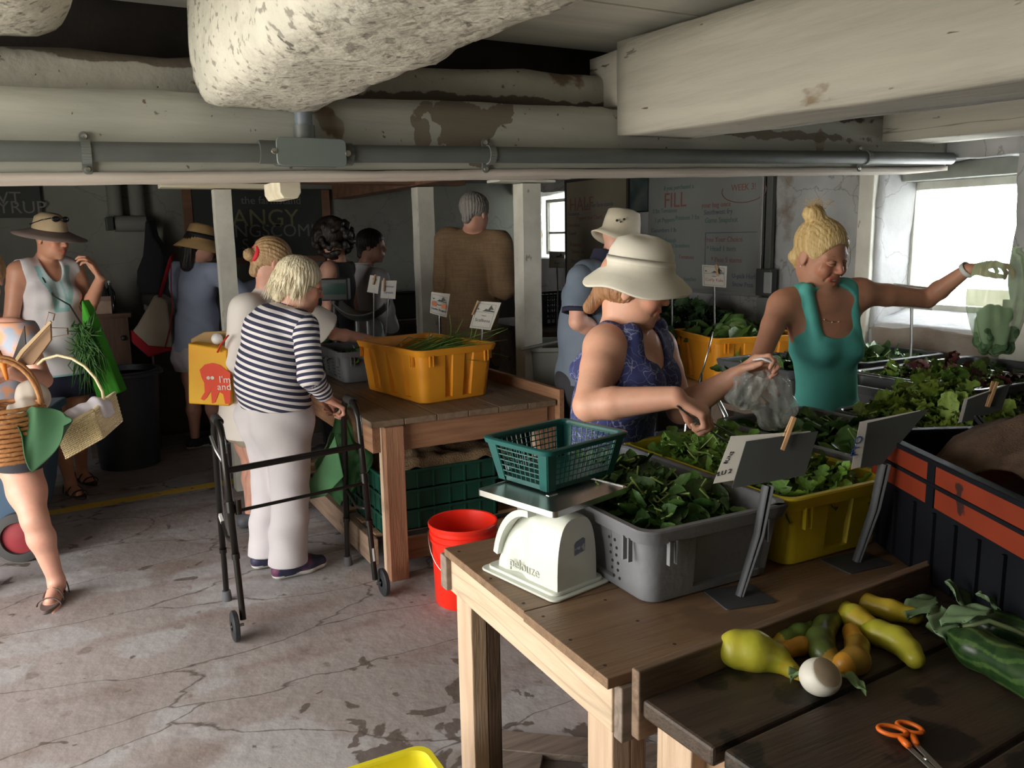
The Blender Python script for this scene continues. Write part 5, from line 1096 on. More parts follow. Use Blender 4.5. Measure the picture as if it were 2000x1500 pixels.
o = obj('necklace', MB().tube(pts, .0008, 5), mat('fine gold', (.8, .6, .3), .3, 1.), t, 180)
for i in (4, 6, 8, 10): obj('bead', MB().ell(pts[i], (.003,)*3, n=8, k=6), mat('pearl', (.85, .82, .75), .2), o, 180)
obj('earring', MB().ell(Vector(Hh.p(-.002, -.083, -.034)), (.0035,)*3, n=10, k=8), mat('pearl', (.85, .82, .75), .2), t, 180)
w0 = Vector(F.lW.tolist()); dv = Vector((F.lW-F.lE).tolist()).normalized(); x, y = basis(dv)
obj('wristband', MB().lathe([(.026, -.008), (.030, -.008), (.030, .008), (.026, .008), (.026, -.008)], 24, frame(w0+dv*.0, x, y, dv)), mat('white wristband', (.75, .75, .72), .6), t, 180)
# ---- old woman in the striped jersey with the walker
Hh = Head(J(586, 558, 3.86), cd(.86, .38, -.30), cd(.12, .0, 1)); F = Fig(fwd=cd(.72, .69), pel=J(540, 805, 3.80), wai=J(528, 742, 3.76), che=J(532, 662, 3.80), nec=J(567, 608, 3.86), lS=J(512, 630, 3.98), rS=J(596, 640, 3.70), rE=J(607, 735, 3.64), rW=J(640, 778, 3.74), lE=J(560, 720, 4.12), lW=J(620, 770, 4.14), head=Hh)
gA = G(563, 1128); gB = G(522, 1108)
legs(F, .085, dict(r=(gA.x, gA.y, .088), l=(gB.x, gB.y, .088)), dict(r=tuple(G(640, 1105)), l=tuple(gB+(G(640, 1105)-gA))), .02)
t = person('old woman with white-blond hair, striped jersey and pale trousers, stooping inside the walker', F.pel, SK_C)
hR = hand_prims(F.rW, cd(.5, .5, -.45), cd(-.1, .3, -.9), 1, 1.15); hL = hand_prims(F.lW, cd(.5, .5, -.45), cd(-.1, .3, -.9), -1, 1.15)
organic('body', fig_body(F, 1.0, .9, .02, hands=(hR, hL), feet=False, age=1), SK_C, t, .0055, cols=SKIN)
f, l = F.fwd, F.lf; fr = np.stack([f, l, (0, 0, 1)], 1); sv = N3(F.nec-F.wai)*(1, 1, 1)
def stripes(nm, c1, c2, per, duty=.5):
    m = cloth(nm, c1, c1); n = m.node_tree; b = n.nodes['Principled BSDF']; a = n.nodes.new('ShaderNodeAttribute'); a.attribute_name = 's'
    q = n.nodes.new('ShaderNodeMath'); q.operation = 'DIVIDE'; q.inputs[1].default_value = per; w = n.nodes.new('ShaderNodeMath'); w.operation = 'FRACT'; g = n.nodes.new('ShaderNodeMath'); g.operation = 'GREATER_THAN'; g.inputs[1].default_value = duty
    n.links.new(a.outputs['Fac'], q.inputs[0]); n.links.new(q.outputs[0], w.inputs[0]); n.links.new(w.outputs[0], g.inputs[0])
    mx = n.nodes.new('ShaderNodeMixRGB'); mx.inputs[1].default_value = (*c1, 1); mx.inputs[2].default_value = (*c2, 1); n.links.new(g.outputs[0], mx.inputs[0]); n.links.new(mx.outputs[0], b.inputs['Base Color']); return m
STR = stripes('navy and white stripes', (.66, .62, .62), (.022, .026, .06), .0285, .46)
sv = N3(np.array(cd(.28, .05, 1.0)))
tr = torso(F, 1.08, 1.0, .035, s=sv)
o = organic('striped_jersey', tr, STR, t, .0055, grow=.010, want_s=True, clips=(plane(F.pel+np.array((0, 0, .035)), (0, 0, -1)),), disp=folds(cd(.5, .2, 1), 45, .003))
for q, E_, W_, S_ in (('r', F.rE, F.rW, F.rS), ('l', F.lE, F.lW, F.lS)):
    d1 = N3(E_-S_); d2 = N3(W_-E_)
    organic('sleeve', [cap(S_, E_, .062, .054, k=.02, s=-d1), cap(E_, W_, .054, .036, k=.03, s=-(d1*.35+d2*.94))], STR, t, .0055, want_s=True, clips=(plane(W_-d2*.02, d2),), disp=folds(d2, 90, .0028))
TRS = cloth('pale linen', (.56, .53, .55), (.50, .47, .49), 4)
def trous(nm, F, m, t, grow=.022, zc=.075, w=1., ztop=None, flare=.02, lr=1.05, vox=.006, dsp=.004, disp=None):
    P = torso(F, w)[:2]+[ell(F.pel-F.fwd*.05+F.lf*y*.07+np.array((0, 0, -.03)), (.10, .09, .11), k=.05) for y in (-1, 1)]
    for q in 'lr': H_, K_, A_ = getattr(F, q+'H'), getattr(F, q+'K'), getattr(F, q+'A'); P += [cap(H_, K_, .098*lr, .068*lr, k=.05), cap(K_, A_+np.array((0, 0, -.04)), .068*lr, .058*lr+flare, k=.03)]
    return organic(nm, P, m, t, vox, grow=grow, clips=(plane((0, 0, zc), (0, 0, -1)), plane((0, 0, ztop if ztop else F.pel[2]+.10), (0, 0, 1))), disp=disp or folds(cd(.2, .3, 1), 30, dsp))
trous('trousers', F, TRS, t, .012, .075, 1.05, F.wai[2]+.01, .018, 1.08)
SHN = mat('navy running shoe', (.022, .024, .06), .6, var=(.12, .03, .08), scale=18, lo=.55, hi=.62); SOLE = mat('white sole', (.60, .60, .56), .6)
for q in 'lr': shoe(getattr(F, q+'A'), getattr(F, q+'T'), SHN, SOLE, t)
hp = [Hh.E(-.020, 0, .040, .108, .092, .098, k=.02), Hh.K((-.07, -.03, -.01), (-.085, -.03, -.075), .05, .022, k=.03), Hh.K((-.07, .03, -.01), (-.085, .03, -.075), .05, .022, k=.03), Hh.K((-.02, -.075, .03), (-.03, -.083, -.055), .028, .014, k=.02), Hh.E(.095, 0, -.04, .07, .09, .10, k=.012, sub=True)]
hm = organic('hair', hp, HW, t, .0045, disp=hair_disp(Hh, 30, .0020, 'u', 9.)); m = MB(); rnd = random.Random(9)
for i in range(150):
    a = rnd.uniform(1.2, 5.1); x, y = math.cos(a)*.098-.02, math.sin(a)*.088; m.tube([Hh.p(x*.95, y*.95, .05+rnd.uniform(-.02, .05)), Hh.p(x*1.13, y*1.13, .0+rnd.uniform(-.02, .03)), Hh.p(x*1.1+rnd.gauss(0, .012), y*1.1+rnd.gauss(0, .012), -.075+rnd.uniform(-.03, .02))], [.0022, .0018, .0005], 4)
obj('loose_strands', m, HW, hm, 180)['kind'] = 'stuff'
obj('glasses', MB().tube([Hh.p(.0, -.082, .012), Hh.p(.055, -.077, .012), Hh.p(.092, -.058, .010)], .0015, 6).tube([Hh.p(.094+.004*math.cos(a), -.032+.024*math.cos(a), .002+.017*math.sin(a)) for a in np.linspace(0, 6.28, 16)], .0012, 5), mat('glasses frame', (.12, .08, .06), .3), t, 180)
# ---- woman in the white shirt reaching across
Hh = Head(J(534, 513, 4.45), cd(.80, .45, -.38), cd(.05, 0, 1)); F = Fig(fwd=cd(.75, .66), pel=J(492, 812, 4.45), wai=J(488, 730, 4.42), che=J(497, 640, 4.45), nec=J(522, 573, 4.46), lS=J(478, 600, 4.62), rS=J(545, 600, 4.30), rE=J(560, 700, 4.25), rW=J(600, 760, 4.3), lE=J(652, 652, 4.75), lW=J(722, 662, 4.95), head=Hh)
F.lS = J(560, 592, 4.60); F.rS = J(478, 606, 4.32)
F.rE = J(470, 705, 4.28); F.rW = J(455, 772, 4.35)
gA = G(492, 1030); legs(F, .08, dict(r=(gA.x, gA.y, .088)), None, .02)
t = person('woman with a light brown bun and long white shirt reaching over the middle table', F.pel, SK_C)
hR = hand_prims(F.rW, cd(.1, .1, -1), cd(.5, .8, 0), 1, 1.2); hL = hand_prims(F.lW, cd(.9, .3, -.12), cd(0, .1, -1), -1, .6)
organic('body', fig_body(F, .98, .9, .01, hands=(hR, hL), feet=False), SK_C, t, .006, cols=SKIN)
WSH = cloth('white cotton', (.84, .79, .74), (.78, .73, .68), 4)
organic('shirt', torso(F, 1.04, .9, .03)+[cap(F.wai, F.pel+np.array((0, 0, -.10)), .15, .185, k=.05, sq=(F.fwd, .85)), cap(F.rS, F.rE, .068, .070, k=.04), cap(F.lS, F.lS+(F.lE-F.lS)*.92, .07, .085, k=.04)], WSH, t, .006, grow=.014, clips=(plane((0, 0, F.pel[2]-.10), (0, 0, -1)), plane(F.lS+(F.lE-F.lS)*.84, F.lE-F.lS), plane(F.nec+np.array((0, 0, .02)), F.nec-F.che)), disp=folds(cd(.4, .2, 1), 28, .005))
trous('shorts', F, cloth('tan shorts', (.42, .36, .28)), t, .006, .50, 1, F.wai[2], .03)
for q in 'lr': shoe(getattr(F, q+'A'), getattr(F, q+'T'), mat('grey flat shoe', (.09, .095, .11), .6), mat('grey sole', (.08, .08, .085), .7), t)
hm = organic('hair', [Hh.E(-.020, 0, .042, .102, .088, .092, k=.02), Hh.K((-.07, -.0, -.01), (-.075, .0, -.08), .05, .028, k=.03), Hh.E(-.130, -.01, -.005, .034, .036, .034, k=.012), Hh.E(.095, 0, -.04, .07, .09, .10, k=.012, sub=True)], HL, t, .005, disp=hair_disp(Hh, 28, .0022, 'f'))
obj('hair_tie', MB().tube([Hh.p(-.108-.006*math.cos(a), .038*math.cos(a)-.008, .012+.038*math.sin(a)) for a in np.linspace(0, 6.28, 18)], .013, 8), mat('red scrunchie', (.70, .02, .04), .7), hm, 180)
# ---- woman with the beige hat and embroidered white top, left
Hh = Head(J(100, 467, 5.08), cd(.90, -.28, -.18), cd(-.02, 0, 1)); gA, gB = G(140, 966), G(162, 940)
F = Fig(fwd=cd(.78, -.62), pel=J(112, 728, 5.12), wai=J(104, 640, 5.10), che=J(94, 575, 5.10), nec=J(88, 512, 5.12), lS=J(146, 527, 5.26), rS=J(34, 532, 4.96), rE=J(22, 622, 4.92), rW=J(66, 702, 4.78), lE=J(174, 600, 5.2), lW=J(196, 545, 5.02), head=Hh)
legs(F, .085, dict(r=(gA.x, gA.y, .086), l=(gB.x, gB.y, .086)), None, .02)
t = person('woman in a beige brimmed hat and sleeveless white top with teal embroidery, one hand raised', F.pel, SK_B)
hR = hand_prims(F.rW, cd(.4, -.7, .2), cd(0, 0, -1), 1, .7); hL = hand_prims(F.lW, cd(-.30, -.15, .9), cd(-.75, -.2, -.3), -1, .75, sc=1.1)
organic('body', fig_body(F, 1.05, 1.1, .01, arm=1.15, hands=(hR, hL), smile=.3, age=1), SK_B, t, .006, cols=SKIN)
f, l = F.fwd, F.lf; fr = np.stack([f, l, (0, 0, 1)], 1)
def emb(V):
    p = V-F.nec; y = p@l; z = p[:, 2]; x = p@f; w = np.where(x > .03, 1, 0); d = np.abs(np.abs(y)-(.095+z*.20)); v = (z < -.02) & (z > -.30)
    band = v & (np.abs(y) < .115+z*.25) & (w > 0); edge = band & ((np.abs(y) > .085+z*.25) | (z < -.275+0*np.abs(y)) | (np.abs(np.abs(y)-.02) < .006)); hem = V[:, 2] < F.pel[2]+.01
    return np.where(edge | hem, 1, np.where(band, 2, -1))
dr = torso(F, 1.05, 1.1, .02)+[cap(F.wai, F.pel+np.array((0, 0, -.08)), .15, .19, k=.06, sq=(f, .85)), ell(F.nec+f*.07+np.array((0, 0, -.03)), (.09, .060, .11), fr, k=.01, sub=True), ell(F.rS-l*.05, (.09, .07, .12), fr, k=.01, sub=True), ell(F.lS+l*.05, (.09, .07, .12), fr, k=.01, sub=True)]
organic('embroidered_top', dr, vcol(cloth('white gauze', (.72, .68, .70), (.64, .60, .63), 5)), t, .006, grow=.012, clips=(plane((0, 0, F.pel[2]-.005), (0, 0, -1)),), disp=folds(cd(1, .2, .15), 38, .004), cols=[(1, 1, 1), (.45, .82, .80), (.74, .95, .95)], paint=emb)
trous('shorts', F, cloth('navy shorts', (.02, .022, .05)), t, .012, .645, 1.02, F.wai[2], .02, 1.1)
HATB = cloth('beige straw hat', (.52, .40, .25), (.44, .33, .20), 9, weave=260); HATG = cloth('mauve grey brim', (.24, .18, .16), (.20, .15, .13), 9)
face_parts(Hh, t, BROWD, IRIS, False, .5)
o, Mh = hat(Hh, 'brimmed_hat', HATB, t, [(0, .150), (.05, .146), (.085, .12), (.098, .06), (.099, .045), (.105, .045), (.104, .062), (.091, .124), (.054, .152), (0, .156)], (-.012, 0, .0))
obj('brim', MB().lathe([(.098, .048), (.16, .026), (.215, .012), (.218, .016), (.16, .034), (.105, .056)], 48, Mh), HATG, o, 180)
obj('sunglasses', MB().tube([Hh.p(-.085, -.075, .075), Hh.p(.01, -.088, .115), Hh.p(.06, -.066, .135)], .003, 6).ell(Vector(Hh.p(.075, -.045, .132)), (.012, .028, .018), Hh.M().to_3x3()).ell(Vector(Hh.p(.09, .010, .132)), (.010, .028, .018), Hh.M().to_3x3()), mat('sunglass black', (.01, .01, .012), .15), o, 180)
SAND = mat('brown sandal', (.05, .035, .03), .7)
def sandal(A_, toe, t, m=SAND, straps=3):
    A_ = np.array(A_); d = N3((np.array(toe)-A_)*(1, 1, 0)); l_ = np.cross((0, 0, 1), d); z = A_[2]-.085
    pts = []
    for i in range(28):
        a = 2*math.pi*i/28; w = .043 if math.cos(a) > 0 else .033; p = A_+d*(.055+.125*math.cos(a))+l_*w*math.sin(a); pts.append((p[0], p[1]))
    o = obj('sandal', MB().prism(pts, z-.0, z+.016), m, t, 40, .003)
    def strap(c, h, w, tl=0.): obj('strap', MB().tube([A_*(1, 1, 0)+d*(c+tl*math.cos(a))+l_*w*math.cos(a)+np.array((0, 0, z+.012+h*math.sin(a))) for a in np.linspace(0, math.pi, 12)], .007, 8, flat=.45), m, o, 180)
    strap(.115, .036, .050); strap(.055, .058, .046, .01); strap(-.025, .088, .040) if straps > 2 else None
    return o
for q in 'lr': sandal(getattr(F, q+'A'), getattr(F, q+'T'), t)
obj('bag_strap', MB().tube([F.nec-l*.085-f*.01, F.nec-l*.08+f*.075+np.array((0, 0, -.03)), F.che-l*.045+f*.175, F.che+l*.03+f*.205+np.array((0, 0, -.06)), F.wai+l*.09+f*.205, F.pel+l*.15+f*.17+np.array((0, 0, .05)), F.pel+l*.20+f*.07], .006, 6, flat=.5), mat('dark strap', (.035, .03, .03), .8), t, 180)
# ---- person at the left edge carrying two baskets
Hh = Head(J(-38, 545, 3.62), cd(.15, -.95, -.2), cd(0, 0, 1)); fA = G(114, 1168); fT = G(88, 1200)
F = Fig(fwd=cd(.12, -.99), pel=J(-22, 868, 3.68), wai=J(-25, 775, 3.68), che=J(-28, 700, 3.68), nec=J(-32, 628, 3.68), lS=J(42, 650, 3.66), rS=J(-115, 650, 3.70), rE=J(-150, 760, 3.7), rW=J(-110, 840, 3.5), lE=J(84, 742, 3.52), lW=J(24, 728, 3.34), head=Hh)
legs(F, .085, dict(l=(fA.x, fA.y, .088)), dict(l=tuple(fT)), .02); F.lH = J(38, 905, 3.66); F.lK = J(68, 1015, 3.52)
t = person('person cut off by the left edge, bare leg and strap sandal stepping forward, carrying baskets', F.pel, SK_C)
hL = hand_prims(F.lW, cd(-.75, -.4, -.15), cd(-.1, -.2, -.95), -1, .95, sc=1.0)
organic('body', fig_body(F, 1., .9, hands=(hL,), leg=1.02), SK_C, t, .005, cols=SKIN)
PAT = cloth('orange patterned top', (.62, .30, .16), (.30, .34, .42), 16, lo=.4, hi=.55)
organic('top', torso(F, 1.04, .9, .01)+[cap(F.lS, F.lS+(F.lE-F.lS)*.25, .06, .058, k=.04)], PAT, t, .007, grow=.012, clips=(plane(F.nec, (0, 0, 1)), plane(F.pel, (0, 0, -1))), disp=folds(cd(1, 0, .2), 40, .003))
trous('shorts', F, cloth('dark shorts', (.03, .03, .04)), t, .010, J(30, 918, 3.6)[2], 1.02, F.wai[2], .01, 1.05)
sandal(F.lA, F.lT, t, mat('taupe sandal', (.14, .10, .095), .7)); sandal(F.rA, F.rT, t, bpy.data.materials['taupe sandal']); face_parts(Hh, t, BROWB, IRIS, False, .5); organic('hair', [Hh.E(-.020, 0, .040, .104, .092, .096, k=.02), Hh.E(.095, 0, -.04, .07, .09, .10, k=.012, sub=True)], HL, t, .006, disp=hair_disp(Hh, 24, .003))
# ---- woman in the straw hat and pale blue shirt
Hh = Head(J(393, 478, 6.25), cd(.80, .52, -.16)); F = Fig(fwd=cd(.60, .8), pel=J(385, 688, 6.28), wai=J(386, 622, 6.26), che=J(384, 565, 6.26), nec=J(384, 517, 6.27), lS=J(350, 530, 6.42), rS=J(424, 532, 6.15), rE=J(470, 575, 6.2), rW=J(500, 560, 6.4), lE=J(352, 590, 6.5), lW=J(400, 600, 6.6), head=Hh)
gA, gB = G(428, 872), G(383, 876); legs(F, .08, dict(r=(gA.x, gA.y, .086), l=(gB.x, gB.y, .086)), None, .0)
t = person('dark-haired woman in a straw hat, pale blue shirt and white shorts, seen from behind', F.pel, SK_C)
organic('body', fig_body(F, .95, feet=False), SK_C, t, .007, cols=SKIN)
organic('shirt', torso(F, 1.0, 0, .02)+[cap(F.wai, F.pel+np.array((0, 0, .0)), .14, .165, k=.05, sq=(F.fwd, .85)), cap(F.rS, F.rE, .062, .055, k=.04), cap(F.rE, F.rW, .055, .045, k=.03), cap(F.lS, F.lE, .062, .052, k=.04)], cloth('pale blue cotton', (.40, .46, .62), (.34, .40, .55), 5), t, .007, grow=.016, clips=(plane((0, 0, F.pel[2]+.02), (0, 0, -1)), plane(F.nec+np.array((0, 0, .02)), F.nec-F.che)), disp=folds(cd(.7, .2, .8), 30, .006))
trous('shorts', F, cloth('white shorts', (.66, .62, .66)), t, .014, .62, 1, F.wai[2], .04, 1.1)
for q in 'lr': shoe(getattr(F, q+'A'), getattr(F, q+'T'), mat('black trainer', (.02, .022, .03), .6), SOLE, t)
organic('hair', [Hh.E(-.020, 0, .035, .102, .09, .094, k=.02), Hh.K((-.075, -.02, .0), (-.095, -.02, -.17), .052, .040, k=.03), Hh.K((-.075, .03, .0), (-.095, .03, -.15), .05, .035, k=.03), Hh.E(.095, 0, -.04, .07, .09, .10, k=.012, sub=True)], HK, t, .006, disp=hair_disp(Hh, 24, .003))
STRAW = cloth('straw', (.52, .34, .15), (.42, .26, .11), 10, weave=200)
hat(Hh, 'straw_hat', STRAW, t, [(0, .150), (.055, .147), (.085, .13), (.098, .07), (.100, .04), (.118, .01), (.175, -.045), (.178, -.042), (.120, .02), (.106, .045), (.104, .072), (.09, .136), (.056, .153), (0, .157)], (-.012, 0, .0), None, ([(.105, .044), (.108, .046), (.106, .078), (.103, .078)], mat('black band', (.012, .012, .014), .7)), (math.radians(4), 0))
# ---- customers at the back
Hh = Head(J(645, 470, 5.9), cd(-.6, .2, -.45)); F = Fig(fwd=cd(-.6, -.2), pel=J(648, 690, 5.95), wai=J(652, 620, 5.95), che=J(660, 560, 5.95), nec=J(658, 512, 5.95), lS=J(640, 528, 5.82), rS=J(678, 525, 6.12), lE=J(640, 600, 5.75), lW=J(600, 640, 5.8), rE=J(690, 600, 6.2), rW=J(660, 640, 6.2), head=Hh); legs(F)
t = person('woman with big curly black hair and a black sleeveless top at the back', F.pel, SK_C)
organic('body', fig_body(F, .95, feet=True), SK_C, t, .008, cols=SKIN); rnd = random.Random(2)
organic('hair', [Hh.E(-.03, 0, .04, .13, .13, .12, k=.03)]+[Hh.E(-.03+.14*math.cos(a_)*math.cos(b_), .14*math.sin(a_)*math.cos(b_), .03+.13*math.sin(b_)-.03, .022, .022, .022, k=.012) for a_, b_ in [(rnd.uniform(0, 6.28), rnd.uniform(-1.2, 1.5)) for i in range(170)]]+[Hh.E(.13, 0, -.04, .08, .09, .10, k=.012, sub=True)], HK, t, .007)
organic('top', torso(F, 1.0, .9, .01)+[cap(F.wai, F.pel, .14, .16, k=.05), ell(F.lS+F.lf*.05, (.07, .07, .1), k=.01, sub=True)], cloth('black top', (.012, .012, .014)), t, .008, grow=.012, clips=(plane(F.nec, (0, 0, 1)),))
trous('trousers', F, cloth('black trousers', (.015, .015, .018)), t, .012, .1, 1, F.wai[2], .01, 1.05, vox=.01); shod(F, t)
Hh = Head(J(727, 482, 6.45), cd(.95, -.1, -.1)); F = Fig(fwd=cd(.75, .5), pel=J(710, 690, 6.5), wai=J(708, 620, 6.47), che=J(706, 570, 6.47), nec=J(712, 522, 6.47), lS=J(684, 540, 6.6), rS=J(742, 545, 6.35), rE=J(752, 605, 6.3), rW=J(765, 640, 6.42), lE=J(692, 610, 6.62), lW=J(730, 650, 6.7), head=Hh); legs(F)
t = person('dark-haired person in a collared white shirt looking right at the back', F.pel, SK_D)
organic('body', fig_body(F, .95), SK_D, t, .007, cols=SKIN)
organic('hair', [Hh.E(-.022, 0, .045, .108, .094, .094, k=.02), Hh.K((-.07, 0, .0), (-.085, 0, -.07), .05, .03, k=.03), Hh.E(.098, 0, -.03, .065, .09, .09, k=.012, sub=True)], HK, t, .006, disp=hair_disp(Hh, 24, .003))
organic('shirt', torso(F, 1.02, 0, .02)+[cap(F.wai, F.pel, .14, .16, k=.05), cap(F.rS, F.rE, .062, .055, k=.04), cap(F.rE, F.rW, .055, .042, k=.03), cap(F.lS, F.lE, .062, .052, k=.04)], cloth('white shirt', (.58, .57, .60)), t, .007, grow=.014, clips=(plane(F.nec+np.array((0, 0, .02)), F.nec-F.che),), disp=folds(cd(.7, .2, .8), 30, .005))
obj('collar', MB().tube([Vector((F.nec+np.array((0, 0, .03))+F.lf*.062*math.cos(a)+F.fwd*.062*math.sin(a)).tolist()) for a in np.linspace(0, 6.28, 20)], .013, 8, flat=.6), cloth('white shirt', (.58, .57, .60)), t, 180)
trous('trousers', F, cloth('dark trousers', (.03, .03, .035)), t, .012, .1, 1, F.wai[2], .01, 1.05, vox=.01); shod(F, t)
Hh = Head(J(928, 418, 5.45), cd(.55, .8, -.2)); F = Fig(fwd=cd(.45, .9), pel=J(915, 690, 5.5), wai=J(918, 600, 5.5), che=J(918, 520, 5.5), nec=J(922, 452, 5.5), lS=J(872, 470, 5.62), rS=J(975, 475, 5.38), rE=J(985, 560, 5.35), rW=J(985, 580, 5.65), lE=J(868, 560, 5.7), lW=J(900, 600, 5.8), head=Hh); legs(F)
t = person('grey-haired man in a tan checked shirt, his back turned, between the posts', F.pel, SK_C)
organic('body', fig_body(F, 1.08, arm=1.1), SK_C, t, .007, cols=SKIN)
organic('hair', [Hh.E(-.020, 0, .045, .106, .090, .092, k=.02), Hh.K((-.07, 0, .0), (-.080, 0, -.05), .04, .03, k=.03), Hh.E(.098, 0, -.02, .075, .10, .10, k=.012, sub=True)], HG, t, .006, disp=hair_disp(Hh, 26, .003))
TAN = cloth('tan check', (.26, .165, .085), (.21, .13, .065), 4); overlay(TAN, (.13, .085, .05), kind='noise', scale=150, lo=.52, hi=.58, detail=0, stretch=(.05, .05, 1), fac=.35); overlay(TAN, (.13, .085, .05), kind='noise', scale=150, lo=.52, hi=.58, detail=0, stretch=(1, 1, .05), fac=.3)
organic('shirt', torso(F, 1.12, 0, .03)+[cap(F.wai, F.pel+np.array((0, 0, -.08)), .16, .18, k=.05, sq=(F.fwd, .85)), cap(F.rS, F.rE, .068, .07, k=.04), cap(F.lS, F.lE, .068, .07, k=.04)], TAN, t, .007, grow=.014, clips=(plane((0, 0, F.pel[2]-.08), (0, 0, -1)), plane(F.nec+np.array((0, 0, .02)), F.nec-F.che)), disp=folds(cd(.7, .2, .8), 26, .005))
trous('trousers', F, cloth('grey trousers', (.07, .065, .06)), t, .012, .1, 1.1, F.wai[2], .01, 1.1, vox=.01); shod(F, t)
# ---- man in the bucket hat and blue polo
Hh = Head(J(1213, 470, 4.2), cd(.78, .48, -.25)); F = Fig(fwd=cd(.55, .83), pel=J(1165, 735, 4.2), wai=J(1163, 650, 4.2), che=J(1162, 580, 4.2), nec=J(1185, 512, 4.2), lS=J(1160, 530, 4.36), rS=J(1135, 545, 4.05), rE=J(1128, 628, 4.0), rW=J(1185, 655, 4.1), lE=J(1220, 600, 4.45), lW=J(1260, 640, 4.5), head=Hh)
F.lS = J(1225, 535, 4.38); legs(F)
t = person('man in a cream bucket hat and grey-blue polo shirt behind the sunhatted woman', F.pel, SK_C)
organic('body', fig_body(F, 1.08, arm=1.15, age=1), SK_C, t, .006, cols=SKIN)
POLO = cloth('grey blue pique', (.15, .185, .24), (.12, .155, .205), 5); NAVY = cloth('navy knit', (.018, .02, .045))
organic('polo_shirt', torso(F, 1.12, 0, .03)+[cap(F.wai, F.pel+np.array((0, 0, -.05)), .16, .17, k=.05, sq=(F.fwd, .9))], POLO, t, .006, grow=.014, clips=(plane((0, 0, F.pel[2]-.03), (0, 0, -1)), plane(F.nec+np.array((0, 0, .02)), F.nec-F.che)), disp=folds(cd(.7, .2, .8), 30, .004))
for S_, E_ in ((F.rS, F.rE), (F.lS, F.lE)):
    so = organic('sleeve', [cap(S_, S_+(E_-S_)*.85, .072, .078, k=.04)], POLO, t, .006, clips=(plane(S_+(E_-S_)*.72, E_-S_),), disp=folds(cd(.7, .2, .8), 30, .003))
    e = Vector((S_+(E_-S_)*.70).tolist()); dv = Vector((E_-S_).tolist()).normalized(); x, y = basis(dv); obj('cuff', MB().lathe([(.070, 0), (.081, 0), (.081, .022), (.070, .022), (.070, 0)], 28, frame(e, x, y, dv)), NAVY, so, 180)
organic('collar', [cap(F.nec-F.fwd*.02, F.nec+np.array((0, 0, .045)), .078, .070, k=.02)], NAVY, t, .006, clips=(plane(F.nec+np.array((0, 0, .05)), cd(.3, .2, 1)), plane(F.nec+np.array((0, 0, -.015)), cd(0, 0, -1))))
trous('trousers', F, cloth('dark trousers', (.03, .03, .035)), t, .012, .1, 1.1, F.wai[2], .01, 1.1, vox=.01); shod(F, t)
o, Mh = hat(Hh, 'bucket_hat', cloth('cream canvas', (.66, .60, .47), (.58, .52, .40), 8), t, [(0, .138), (.06, .136), (.080, .125), (.090, .08), (.097, .03), (.125, .005), (.150, -.012), (.152, -.008), (.127, .013), (.101, .040), (.095, .085), (.084, .131), (.06, .141), (0, .143)], (-.012, 0, .01), lambda p, a: p+Vector((0, 0, max(0, (math.hypot(p.x, p.y)-.10))*.35*math.sin(a*2+2.2))), None, (math.radians(-3), 0))
dv = cd(.1, -1, 0)
for x_, z_, r_ in ((-.015, .095, .006), (.02, .100, .006), (.003, .088, .004)): c_ = Vector(Hh.p(-.01, 0, .0))+cd(x_-.01, -.086, z_); obj('eyelet', MB().lathe([(0, 0), (r_, 0), (r_, .005), (0, .006)], 12, frame(c_, cd(1, 0), (0, 0, 1), dv)), mat('eyelet black', (.02, .015, .01), .6), o)
# ---------------------------------------------------------------- tables and bins along the window wall
t = thing('wooden_table', 'dark table under the window carrying rows of grey salad bins', 'table', (2.78, 1.3, 0)); DKT = wood('dark table', (.10, .07, .05), (.07, .05, .035), 0)
part('table_top', (2.77, 1.3, TZ-.03), (3.88, 3.2, TZ), DKT, t); part('apron', (2.8, 1.33, TZ-.12), (3.86, 1.36, TZ-.03), DKT, t)
for x, y in ((2.82, 1.37), (3.78, 1.37), (2.82, 3.08), (3.78, 3.08)): part('leg', (x, y, 0), (x+.08, y+.08, TZ-.03), DKT, t)
DGP = mat('charcoal bin plastic', (.075, .08, .085), .42, var=(.06, .064, .07), scale=5)
def bn(label, x0, x1, y0, y1, h=.20, m=DGP, z=TZ+.001): return bin_('produce_bin', label, 'bin', ((x0+x1)/2, (y0+y1)/2, z), x1-x0-.035, y1-y0-.035, h, m, None, 0, taper=.018, ribs=False)
bn('grey bin heaped with frilly pale endive, right of the yellow bin', 2.31, 2.73, 1.47, 1.99)
leaf_pile('frisee', 'frilly yellow-green endive heaped highest of the salads, right of centre', 'endive', (2.34, 2.70, 1.51, 1.94), TZ+.15, dome(.13, .8), 520, .085, 'curly', (.12, .22, .03), (.22, .34, .06), ns=40, seed=31)
bn('empty charcoal bin beside the teal tank top hem', 2.76, 3.02, 2.04, 2.46)
bn('charcoal bin of mixed lettuce under the window', 3.04, 3.52, 1.92, 2.52)
leaf_pile('lettuce', 'mixed green and dark red frilled lettuce in a charcoal bin by the window', 'lettuce', (3.08, 3.48, 1.97, 2.47), TZ+.14, dome(.07, .6), 420, .085, 'curly', (.11, .21, .03), (.17, .30, .05), ns=10, seed=33)
leaf_pile('red_lettuce', 'dark red frilled lettuce leaves among the green ones by the window', 'lettuce', (3.15, 3.45, 2.0, 2.4), TZ+.19, dome(.03, .6), 60, .08, 'curly', (.07, .02, .025), (.10, .03, .03), ns=0, seed=34)
bn('charcoal bin in the corner below the held-out bag', 3.54, 3.90, 1.92, 2.52)
leaf_pile('salad_greens', 'dark greens in the corner bin below the held-out bag', 'greens', (3.57, 3.87, 1.97, 2.47), TZ+.13, dome(.03), 120, .08, 'oval', (.04, .08, .02), (.07, .12, .03), ns=0, seed=35)
